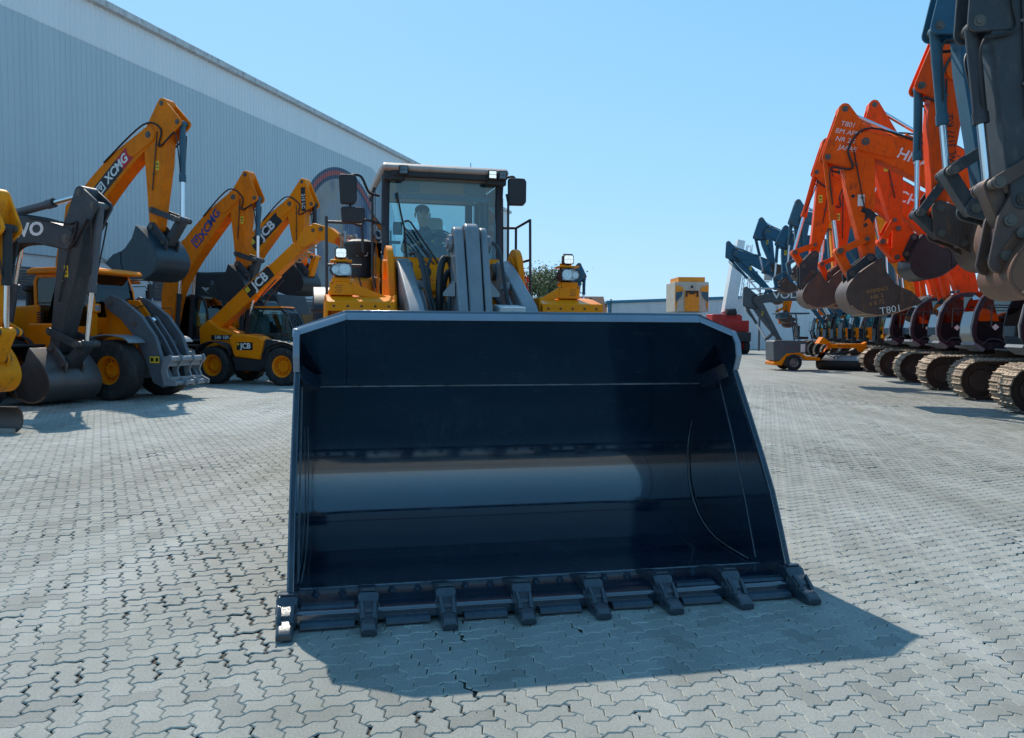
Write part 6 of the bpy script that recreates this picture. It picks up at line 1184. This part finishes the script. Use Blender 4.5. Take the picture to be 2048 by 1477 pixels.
th = empty('telehandler', (-8.59, 25.96, 0), rad(-15), 'yellow telehandler with its boom raised and black cab', 'telehandler')
for x in (-0.54, 1.90):
    for s in (-1, 1): wheel(th, (0, 0, 0), 0.59, 0.42, 0.33, 'bright_yellow', Matrix.Translation((x, s * 0.93, 0.59)) @ (Matrix.Rotation(math.pi, 4, 'Z') if s > 0 else Matrix.Identity(4)), lugs=16, n=36)
m = MB(); m.box((0.7, 0, 0.72), (3.6, 0.85, 0.5)); [m.box((x, 0, 0.55), (0.25, 1.6, 0.22)) for x in (-0.54, 1.9)]; m.build('chassis', M_['matt_black'], th, bevel=0.02)
m = MB(); m.prism([(-1.45, 0.75), (-1.5, 1.75), (-1.15, 2.02), (-0.75, 1.75), (-0.2, 1.58), (0.6, 1.5), (0.6, 0.95), (-0.1, 0.85), (-0.8, 1.2), (-1.2, 0.95)], -0.42, 0.42, 'y'); m.build('rear_tower', M_['bright_yellow'], th, bevel=0.03)
m = MB(); m.prism([(0.02, 1.45), (0.25, 1.58), (1.05, 1.52), (1.28, 1.40), (1.15, 0.78), (0.22, 0.86)], -1.08, -0.5, 'y'); ec = m.build('engine_cover', M_['bright_yellow'], th, bevel=0.06, seg=3)
m = MB(); [m.box((0.45 + 0.12 * k, -0.8, 1.565), (0.05, 0.4, 0.02)) for k in range(5)]; m.build('cover_vent', M_['bright_yellow'], ec)
m = MB(); m.prism([(0.12, 0.86), (1.16, 0.78), (1.30, 1.42), (1.7, 1.38), (2.4, 1.16), (2.45, 1.05), (1.9, 1.22), (1.45, 1.08), (1.3, 0.6), (1.1, 0.42), (0.25, 0.42)], -1.04, -0.45, 'y'); m.build('side_skirt', M_['matt_black'], th, bevel=0.03)
for s in (-1, 1):
    for x in (-0.54, 1.9):
        q = [tuple(p) for p in smoothline([(x - 0.66, 0.85), (x - 0.5, 1.15), (x, 1.32), (x + 0.5, 1.15), (x + 0.64, 0.9)], 4)]; m = MB(); m.sheet(q, 0.03, min(s * 0.7, s * 1.13), max(s * 0.7, s * 1.13), 'y'); m.build('mudguard', M_['matt_black'], th, bevel=0.006)
co = [(-0.10, 0.95), (1.55, 0.95), (1.72, 1.2), (1.66, 1.7), (1.42, 2.25), (1.22, 2.40), (0.12, 2.42), (-0.02, 2.3), (-0.12, 1.7)]
c_ = cab(th, co, 0.02, 0.88, 'black', 'glass', d=0.07, glazed=lambda a, b: a[0] > 1.15 and b[0] > 1.15 and a[1] > 1.1, zg=1.3)
m = MB(); m.prism([(-0.05, 2.40), (1.25, 2.41), (1.2, 2.46), (0.1, 2.47)], 0.04, 0.86, 'y'); m.build('roof_trim', M_['bright_yellow'], c_)
m = MB()
for k in range(7): y = 0.10 + 0.115 * k; m.tube([(1.75, y, 1.2), (1.70, y, 1.7), (1.46, y, 2.26), (1.25, y, 2.43), (0.3, y, 2.46)], 0.012, 5)
m.build('screen_guard', M_['matt_black'], c_)
m = MB(); m.tube([(1.5, -0.05, 2.1), (1.6, -0.25, 2.1)], 0.012, 5); m.box((1.6, -0.28, 1.9), (0.05, 0.16, 0.42)); m.build('mirror', M_['matt_black'], c_, bevel=0.01)
B0, B1 = (-1.25, 1.72), (2.42, 4.72)
def boom_box(p, q, h, w, y=0.0):
    m = MB(); t, b = beam([p, q], [h, h]); m.prism(t + b[::-1], y - w / 2, y + w / 2, 'y'); return m
bx = boom_box(B0, along(B0, B1, 0.62), 0.46, 0.42); tb = bx.build('boom', M_['bright_yellow'], th, bevel=0.02)
boom_box(along(B0, B1, 0.6), along(B0, B1, 0.86), 0.38, 0.34).build('boom_section', M_['bright_yellow'], tb, bevel=0.015)
boom_box(along(B0, B1, 0.84), along(B0, B1, 1.0), 0.33, 0.28).build('boom_section', M_['bright_yellow'], tb, bevel=0.015)
dirb = (v2(B1) - v2(B0)).normalized(); nb = Vector((-dirb.y, dirb.x))
m = MB(); m.prism([tuple(v2(along(B0, B1, 0.1)) + nb * 0.235), tuple(v2(along(B0, B1, 0.62)) + nb * 0.235), tuple(v2(along(B0, B1, 0.62)) + nb * 0.27), tuple(v2(along(B0, B1, 0.1)) + nb * 0.27)], -0.08, 0.08, 'y'); m.build('hose_tray', M_['matt_black'], tb)
m = MB(); m.prism(hull(circ(B1, 0.26) + circ(along(B0, B1, 0.93), 0.22)), -0.19, 0.19, 'y'); m.build('boom_head', M_['bright_yellow'], tb, bevel=0.015)
m = MB(); m.prism(hull(circ((2.50, 4.82), 0.22) + circ((3.42, 4.45), 0.13) + circ((3.0, 4.75), 0.15)), -0.15, 0.15, 'y'); jb = m.build('jib', M_['bright_yellow'], th, bevel=0.02)
pins(jb, [(2.5, 4.82), (3.4, 4.45), (2.75, 4.85)], 0.19, 0.07)
m = MB()
for k in range(6): p = along(B0, B1, 0.80 + 0.03 * k); m.box((p[0] + 0.20 - 0.0 * k, -0.02, p[1] - 0.26), (0.07, 0.3, 0.05))
m.build('hose_chain', M_['rust_edge'], th)
m = MB(); [m.box((3.62, y, 4.42), (0.06, 0.05, 0.5)) for y in (-0.5, -0.2, 0.2, 0.5)]; m.box((3.6, 0, 4.62), (0.08, 1.1, 0.08)); m.box((3.6, 0, 4.22), (0.08, 1.1, 0.08)); cg = m.build('fork_carriage', M_['rust_edge'], th, bevel=0.008)
for y in (-0.4, 0.4): m = MB(); m.box((3.68, y, 4.45), (0.05, 0.12, 0.55)); m.box((4.15, y, 4.2), (0.95, 0.12, 0.045)); m.build('fork', M_['steel'], cg, bevel=0.006)
m = MB(); m.prism(hull(circ((3.42, 4.45), 0.12) + circ((3.6, 4.3), 0.1)), -0.3, 0.3, 'y'); m.build('carriage_hinge', M_['orange_old'], cg)
ram(th, (-0.1, 1.2), along(B0, B1, 0.42), 0.0, 0.08, 0.05, 0.55, 'matt_black', 'lift_cylinder')
for y in (-0.17, 0.17): m = MB(); m.tube(smoothline([(0.1, y, 1.5), (0.3, y * 1.5, 2.2), (0.6, y * 1.4, 2.7), (1.2, y * 1.3, 3.3)], 5), 0.02, 6); m.build('hose', M_['hose'], th)
c = tuple(v2(along(B0, B1, 0.50)) + nb * 0.0); ang = math.degrees(math.atan2(dirb.y, dirb.x))
Mf = badge(th, c, ang, 1.15, 0.38, 0.214, -1, [('badge', -0.5, 0.5, 'decal_black')]); lettering('JCB', 0.40, M_['decal_white'], th, Mf @ Matrix.Translation((0.06, 0, 0.007)), 0.03, 1.0); m = MB(); m.box((-0.47, 0.08, 0.007), (0.16, 0.16, 0.004)); m.build('emblem', M_['decal_yellow'], th, M=Mf)
Mf = badge(th, (0.62, 1.2), 0, 0.56, 0.24, 1.085, -1, [('badge', -0.5, 0.5, 'decal_black')]); lettering('JCB', 0.23, M_['decal_white'], th, Mf @ Matrix.Translation((0.03, 0, 0.007)), 0.03, 1.0); m = MB(); m.box((-0.23, 0.06, 0.007), (0.07, 0.07, 0.004)); m.build('emblem', M_['decal_yellow'], th, M=Mf)
Mf = badge(th, (-0.68, 1.45), 0, 0.72, 0.16, 0.424, -1, [('badge', -0.5, 0.5, 'decal_black')]); lettering('540 180', 0.16, M_['decal_white'], th, Mf @ Matrix.Translation((0.03, 0, 0.007)), 0.02, 1.0)

tp = empty('tipper_truck', (-13.9, 38.5, 0), rad(-20), 'dark covered tipper truck behind the excavator with blue lettering', 'truck')
m = MB(); m.prism([(-2.2, 2.55), (-2.3, 3.9), (-1.9, 4.35), (1.9, 4.35), (2.35, 3.8), (2.2, 2.55)], -1.25, 1.25, 'y'); tb_ = m.build('tipper_body', M_['black'], tp, bevel=0.12, seg=4)
m = MB(); m.box((0.5, -1.27, 3.8), (0.22, 0.02, 0.32)); m.build('reflector_plate', M_['mid_grey'], tb_)
m = MB(); m.box((0.4, 0, 1.35), (6.4, 0.9, 0.35)); m.box((0, 0, 2.1), (4.2, 0.8, 1.0)); m.build('chassis', M_['dark_grey'], tp)
m = MB(); m.prism([(2.55, 1.2), (2.55, 3.4), (3.9, 3.3), (4.2, 2.2), (4.2, 1.2)], -1.15, 1.15, 'y'); m.build('truck_cab', M_['dark_grey'], tp, bevel=0.06)
for x in (-1.6, -0.4, 3.2):
    for s in (-1, 1): wheel(tp, (0, 0, 0), 0.52, 0.34, 0.28, 'dark_grey', Matrix.Translation((x, s * 1.02, 0.52)), n=24)
# stacked crates and posts behind the telehandler
M_['wood'] = paint('wood', (0.36, 0.22, 0.10), 0.8, damt=0.2, var=0.25, scale=4)
def crate(x, y, z, w, d, h, rz, label):
    e = empty('wooden_crate', (x, y, z), rz, label, 'crate', 'wooden crates behind the telehandler')
    for k in range(4):
        m = MB(); hh = h / 4; [m.box((0, s * d / 2, hh * (k + 0.5)), (w, 0.025, hh * 0.9)) for s in (-1, 1)]; [m.box((s * w / 2, 0, hh * (k + 0.5)), (0.025, d - 0.03, hh * 0.9)) for s in (-1, 1)]; m.build('board', M_['wood'], e)
    m = MB(); [m.box((sx * (w / 2 - 0.05), sy * (d / 2 + 0.02), h / 2), (0.08, 0.025, h)) for sx in (-1, 1) for sy in (-1, 1)]; m.box((0, 0, h - 0.02), (w - 0.05, d - 0.05, 0.03)); m.box((0, 0, 0.05), (w - 0.05, d - 0.05, 0.03)); m.build('batten', M_['wood'], e)
crate(-8.6, 34.5, 0, 1.3, 1.1, 1.0, 0.1, 'lowest wooden crate in the stack behind the telehandler cab'); crate(-8.6, 34.5, 1.0, 1.2, 1.0, 0.9, 0.0, 'middle wooden crate in the stack behind the telehandler cab'); crate(-8.5, 34.5, 1.9, 1.0, 0.9, 0.45, 0.2, 'top wooden crate in the stack behind the telehandler cab')
crate(-7.7, 33.6, 0, 0.9, 0.9, 1.75, 0.1, 'tall wooden crate right of the crate stack')
wp = empty('wooden_post', (-7.9, 36.0, 0), 0, 'leaning timber post beside the tall wooden crate', 'post'); m = MB(); m.bar((0, 0, 0), (0.15, 0, 3.3), 0.16, 0.16, upv=(0, 1, 0)); m.build('shaft', M_['wood'], wp); m = MB(); m.box((0.15, 0, 3.32), (0.2, 0.2, 0.04)); m.build('cap', M_['wood'], wp)
# ------------------------------------------------------------------ far things on the right
sw = empty('road_sweeper', (12.55, 36.3, 0), 0, 'small yellow ride on sweeper with grey hood and broom', 'sweeper')
m = MB(); m.prism([(-0.85, 0.42), (-0.9, 1.28), (-0.8, 1.35), (0.55, 1.33), (0.65, 1.2), (0.62, 0.9), (0.45, 0.72), (-0.1, 0.75), (-0.45, 0.5), (-0.6, 0.42)], -0.6, 0.6, 'y'); hb = m.build('hood', M_['mid_grey'], sw, bevel=0.05, seg=3)
m = MB(); m.box((0.42, -0.605, 1.0), (0.2, 0.005, 0.36)); m.build('data_plate', M_['decal_white'], hb); m = MB(); [m.box((x, -0.605, 0.98), (0.1, 0.005, 0.03)) for x in (-0.25, 0.08)]; m.build('red_strip', M_['decal_red'], hb)
m = MB(); m.prism([(-0.88, 0.36), (-0.85, 0.22), (-0.5, 0.22), (-0.3, 0.62), (0.3, 0.7), (0.55, 0.45), (1.2, 0.45), (1.2, 0.58), (0.6, 0.62), (0.3, 0.8), (-0.3, 0.76), (-0.62, 0.42)], -0.62, 0.62, 'y'); m.build('lower_frame', M_['bright_yellow'], sw, bevel=0.015)
for s in (-1, 1): wheel(sw, (0, 0, 0), 0.36, 0.24, 0.19, 'steel', Matrix.Translation((0.0, s * 0.62, 0.36)) @ (Matrix.Rotation(math.pi, 4, 'Z') if s > 0 else Matrix.Identity(4)), n=28)
wheel(sw, (0, 0, 0), 0.35, 0.2, 0.17, 'steel', Matrix.Translation((3.25, -0.1, 0.35)), n=28)
m = MB(); m.prism([(1.2, 0.45), (1.42, 0.48), (1.78, 1.18), (3.3, 1.2), (3.45, 1.3), (3.5, 1.1), (3.45, 0.85), (3.2, 0.82), (3.1, 1.0), (1.9, 1.0), (1.65, 0.9), (1.45, 0.58)], -0.12, 0.12, 'y'); m.prism([(1.25, 1.2), (1.45, 1.5), (1.85, 1.22), (1.78, 1.15)], -0.25, 0.25, 'y'); fr = m.build('frame', M_['bright_yellow'], sw, bevel=0.015)
m = MB(); m.prism([(1.8, 1.16), (3.3, 1.18), (3.46, 1.28), (3.46, 0.95), (3.3, 0.82), (3.12, 0.84), (3.0, 1.0), (1.85, 1.0)], -0.16, -0.13, 'y'); m.build('side_plate', M_['bright_yellow'], fr); m = MB(); m.tube(smoothline([(2.15, -0.165, 1.06), (2.2, -0.165, 1.14), (2.24, -0.165, 1.06), (2.3, -0.165, 1.12), (2.36, -0.165, 1.06), (2.43, -0.165, 1.12), (2.5, -0.165, 1.06), (2.57, -0.165, 1.12), (2.64, -0.165, 1.07), (2.74, -0.165, 1.1)], 4), 0.01, 5); m.build('painted_script', M_['decal_black'], fr)
m = MB(); m.lathe([(0.30, -0.95), (0.32, -0.9), (0.32, 0.9), (0.30, 0.95)], (0, 0, 0), 'y', 26); br_ = m.build('broom', M_['matt_black'], sw, M=Matrix.Translation((2.3, 0, 0.32)) @ Matrix.Rotation(rad(50), 4, 'Z')); m = MB(); q = [(0.36 * math.cos(rad(a)), 0.36 * math.sin(rad(a))) for a in range(20, 161, 20)]; m.sheet(q, 0.02, -0.97, 0.97, 'y'); m.build('broom_cover', M_['arm_grey'], sw, M=Matrix.Translation((2.3, 0, 0.32)) @ Matrix.Rotation(rad(50), 4, 'Z'))
m = MB(); m.tube([(0.35, -0.3, 1.3), (0.18, -0.3, 2.5)], 0.035, 8); m.tube([(0.35, 0.3, 1.3), (0.18, 0.3, 2.5)], 0.035, 8); m.box((0.05, 0, 2.55), (1.4, 0.9, 0.07)); m.box((-0.35, 0, 2.42), (0.35, 0.7, 0.2)); m.build('canopy', M_['steel_blue'], sw, bevel=0.01)
m = MB(); m.box((0.55, 0, 1.45), (0.5, 0.5, 0.12)); m.box((0.35, 0, 1.75), (0.12, 0.5, 0.5)); m.build('seat', M_['matt_black'], sw, bevel=0.03); m = MB(); m.tube([(1.1, 0, 1.2), (0.95, 0, 1.75)], 0.025, 6); m.lathe([(0.17, -0.015), (0.185, 0), (0.17, 0.015), (0.155, 0)], (0.94, 0, 1.78), 'z', 20, closed=True); m.build('steering_wheel', M_['matt_black'], sw)
m = MB(); [m.tube(smoothline(p, 5), 0.02, 5) for p in ([(1.4, -0.2, 0.9), (1.9, -0.25, 0.6), (2.4, -0.2, 0.8), (3.0, -0.15, 0.9)], [(1.5, -0.2, 0.8), (2.0, -0.2, 0.75), (2.7, -0.15, 0.95)], [(1.3, 0.1, 0.7), (2.0, 0.2, 0.9), (2.8, 0.2, 0.7)])]; m.bar((1.9, -0.1, 0.72), (3.1, -0.1, 0.85), 0.08, 0.1); m.build('linkage', M_['dark_grey'], sw)
# raised dump body seen from behind
dt = empty('dump_truck', (14.75, 66.0, 0), rad(2), 'yellow and white dump truck seen from behind with its bed raised', 'dump truck')
M_['worn_white'] = paint('worn_white', (0.55, 0.50, 0.42), 0.6, damt=0.3, var=0.2, dirt=(0.25, 0.18, 0.1)); M_['worn_yellow'] = paint('worn_yellow', (0.9, 0.30, 0.01), 0.55, damt=0.3, var=0.2, dirt=(0.25, 0.18, 0.1))
m = MB(); m.prism([(-1.38, 3.3), (-1.40, 5.75), (1.40, 5.75), (1.38, 3.3)], 0.0, 3.2, 'y'); bd = m.build('bed', M_['worn_white'], dt, bevel=0.03)
m = MB(); m.prism([(-1.1, 5.76), (-1.1, 6.15), (1.1, 6.15), (1.1, 5.76)], 0.1, 3.0, 'y'); m.build('bed_rim', M_['worn_yellow'], bd)
m = MB(); m.prism([(-0.6, 3.35), (-0.6, 5.05), (0.6, 5.05), (0.6, 3.35)], -0.06, 0.0, 'y'); m.build('tail_panel', M_['worn_yellow'], bd)
for s in (-1, 1):
    m = MB(); m.prism([(s * 1.36, 3.4), (s * 1.2, 3.9), (s * 1.36, 4.6), (s * 0.7, 5.05), (s * 0.75, 5.3), (s * 1.38, 5.5)], -0.08, -0.005, 'y'); m.build('side_brace', M_['worn_yellow'], bd)
    m = MB(); m.prism([(s * 1.33, 4.1), (s * 0.85, 4.6), (s * 0.8, 4.95), (s * 1.33, 4.9)], -0.14, -0.085, 'y'); m.build('mud_flap', M_['steel_blue'], bd)
m = MB(); m.box((0, -0.1, 4.95), (1.0, 0.1, 0.14)); [m.box((x, -0.12, 4.78), (0.12, 0.1, 0.5)) for x in (-0.45, 0.45)]; m.box((0, -0.12, 4.85), (0.4, 0.1, 0.2)); m.box((0, -0.1, 5.35), (0.16, 0.1, 0.2)); m.build('tail_hinge', M_['matt_black'], bd)
m = MB(); m.box((0, 1.5, 2.3), (1.9, 2.6, 1.6)); m.box((0, 2.5, 1.2), (1.2, 7.0, 0.6)); m.build('chassis', M_['worn_white'], dt); m = MB(); m.box((0.0, 0.12, 2.75), (1.7, 0.1, 0.5)); m.build('cab_window', M_['glass_dark'], dt)
for s in (-1, 1):
    for y in (0.6, 2.2, 5.6): wheel(dt, (0, 0, 0), 0.8, 0.55, 0.4, 'worn_yellow', Matrix.Translation((s * 1.1, y, 0.8)) @ Matrix.Rotation(rad(90), 4, 'Z'), n=26)
# red crane with white boom
cr_ = empty('mobile_crane', (16.6, 62.0, 0), rad(4), 'red mobile crane with white boom and lattice jib', 'crane')
m = MB(); m.box((0, 3.0, 1.3), (2.6, 9.5, 0.7)); m.build('carrier', M_['dark_grey'], cr_, bevel=0.05); m = MB(); m.box((0.2, 0.6, 2.1), (2.5, 3.0, 0.9)); m.box((-0.3, 0.0, 2.75), (2.2, 1.6, 0.55)); m.box((0.9, 1.0, 2.6), (0.5, 2.4, 0.7)); m.build('superstructure', M_['red'], cr_, bevel=0.06)
m = MB(); m.cyl((-0.25, -0.6, 3.15), (0.45, -0.6, 3.15), 0.3, n=16); m.box((0.1, -0.5, 2.95), (0.8, 0.6, 0.5)); m.build('winch', M_['matt_black'], cr_)
m = MB(); m.bar((0.15, 0.2, 3.1), (1.2, 1.0, 8.0), 0.9, 0.8, upv=(0, 1, 0)); m.build('boom', M_['white'], cr_, bevel=0.03); m = MB(); m.bar((0.98, 0.85, 7.0), (1.35, 1.1, 8.8), 0.6, 0.55, upv=(0, 1, 0)); m.build('boom_section', M_['white'], cr_)
m = MB(); a, b = Vector((1.15, -0.3, 3.2)), Vector((1.75, 0.2, 8.4)); ch = []
for k in range(4): d = Vector(((k % 2) * 0.55 - 0.27, (k // 2) * 0.5 - 0.25, 0)); m.cyl(tuple(a + d), tuple(b + d * 0.6), 0.035, n=6); ch.append(d)
for k in range(13):
    t0_, t1_ = k / 13, (k + 1) / 13; d0, d1 = (ch[0], ch[1]) if k % 2 else (ch[1], ch[0]); m.cyl(tuple(a.lerp(b, t0_) + d0 * (1 - 0.4 * t0_)), tuple(a.lerp(b, t1_) + d1 * (1 - 0.4 * t1_)), 0.022, n=5); d0, d1 = (ch[0], ch[2]) if k % 2 else (ch[2], ch[0]); m.cyl(tuple(a.lerp(b, t0_) + d0 * (1 - 0.4 * t0_)), tuple(a.lerp(b, t1_) + d1 * (1 - 0.4 * t1_)), 0.022, n=5)
m.build('lattice_jib', M_['white'], cr_)
for s in (-1, 1):
    for y in (-1, 0.8, 4.4, 6.2): wheel(cr_, (0, 0, 0), 0.6, 0.4, 0.3, 'red', Matrix.Translation((s * 1.1, y, 0.6)) @ Matrix.Rotation(rad(90), 4, 'Z'), n=22)
# floodlight mast
fm = empty('floodlight_mast', (21.9, 71.0, 0), 0, 'thin mast with twin floodlights above the far excavators', 'mast'); m = MB(); m.cyl((0, 0, 0), (0, 0, 6.1), 0.1, 0.07, 10); m.build('shaft', M_['mid_grey'], fm); m = MB(); m.cyl((-0.8, 0, 6.1), (0.8, 0, 6.1), 0.04, n=8); m.build('crossbar', M_['mid_grey'], fm)
for x in (-0.65, 0.65): m = MB(); m.hexa([(x - 0.35, -0.15, 6.2), (x + 0.35, -0.15, 6.2), (x + 0.3, 0.2, 6.25), (x - 0.3, 0.2, 6.25), (x - 0.35, -0.3, 7.0), (x + 0.35, -0.3, 7.0), (x + 0.3, 0.1, 6.95), (x - 0.3, 0.1, 6.95)]); m.build('floodlight', M_['interior_light'], fm)
# machine whose arm shows behind the loader's right headlight
excavator('excavator', 'dark blue excavator arm standing behind the loader right headlight', (-0.7, 45.5), -6, dict(side=-1, cab=CAB_BOX, cabcol='dark_grey', col='slate_blue', arm='slate_blue', T=(4.45, 5.35), P=(4.05, 4.55), F=(4.75, 4.75), B=(4.2, 2.95), J=(4.7, 2.9), K=(4.25, 3.25), L2=(4.5, 2.55), spine=[(0.35, 1.6), (1.4, 1.9), (2.6, 2.35), (3.5, 3.2), (4.05, 4.45)], hs=[0.45, 0.55, 0.62, 0.55, 0.42], bs=0.7, bmat='dark_grey', bcyl='slate_blue'))
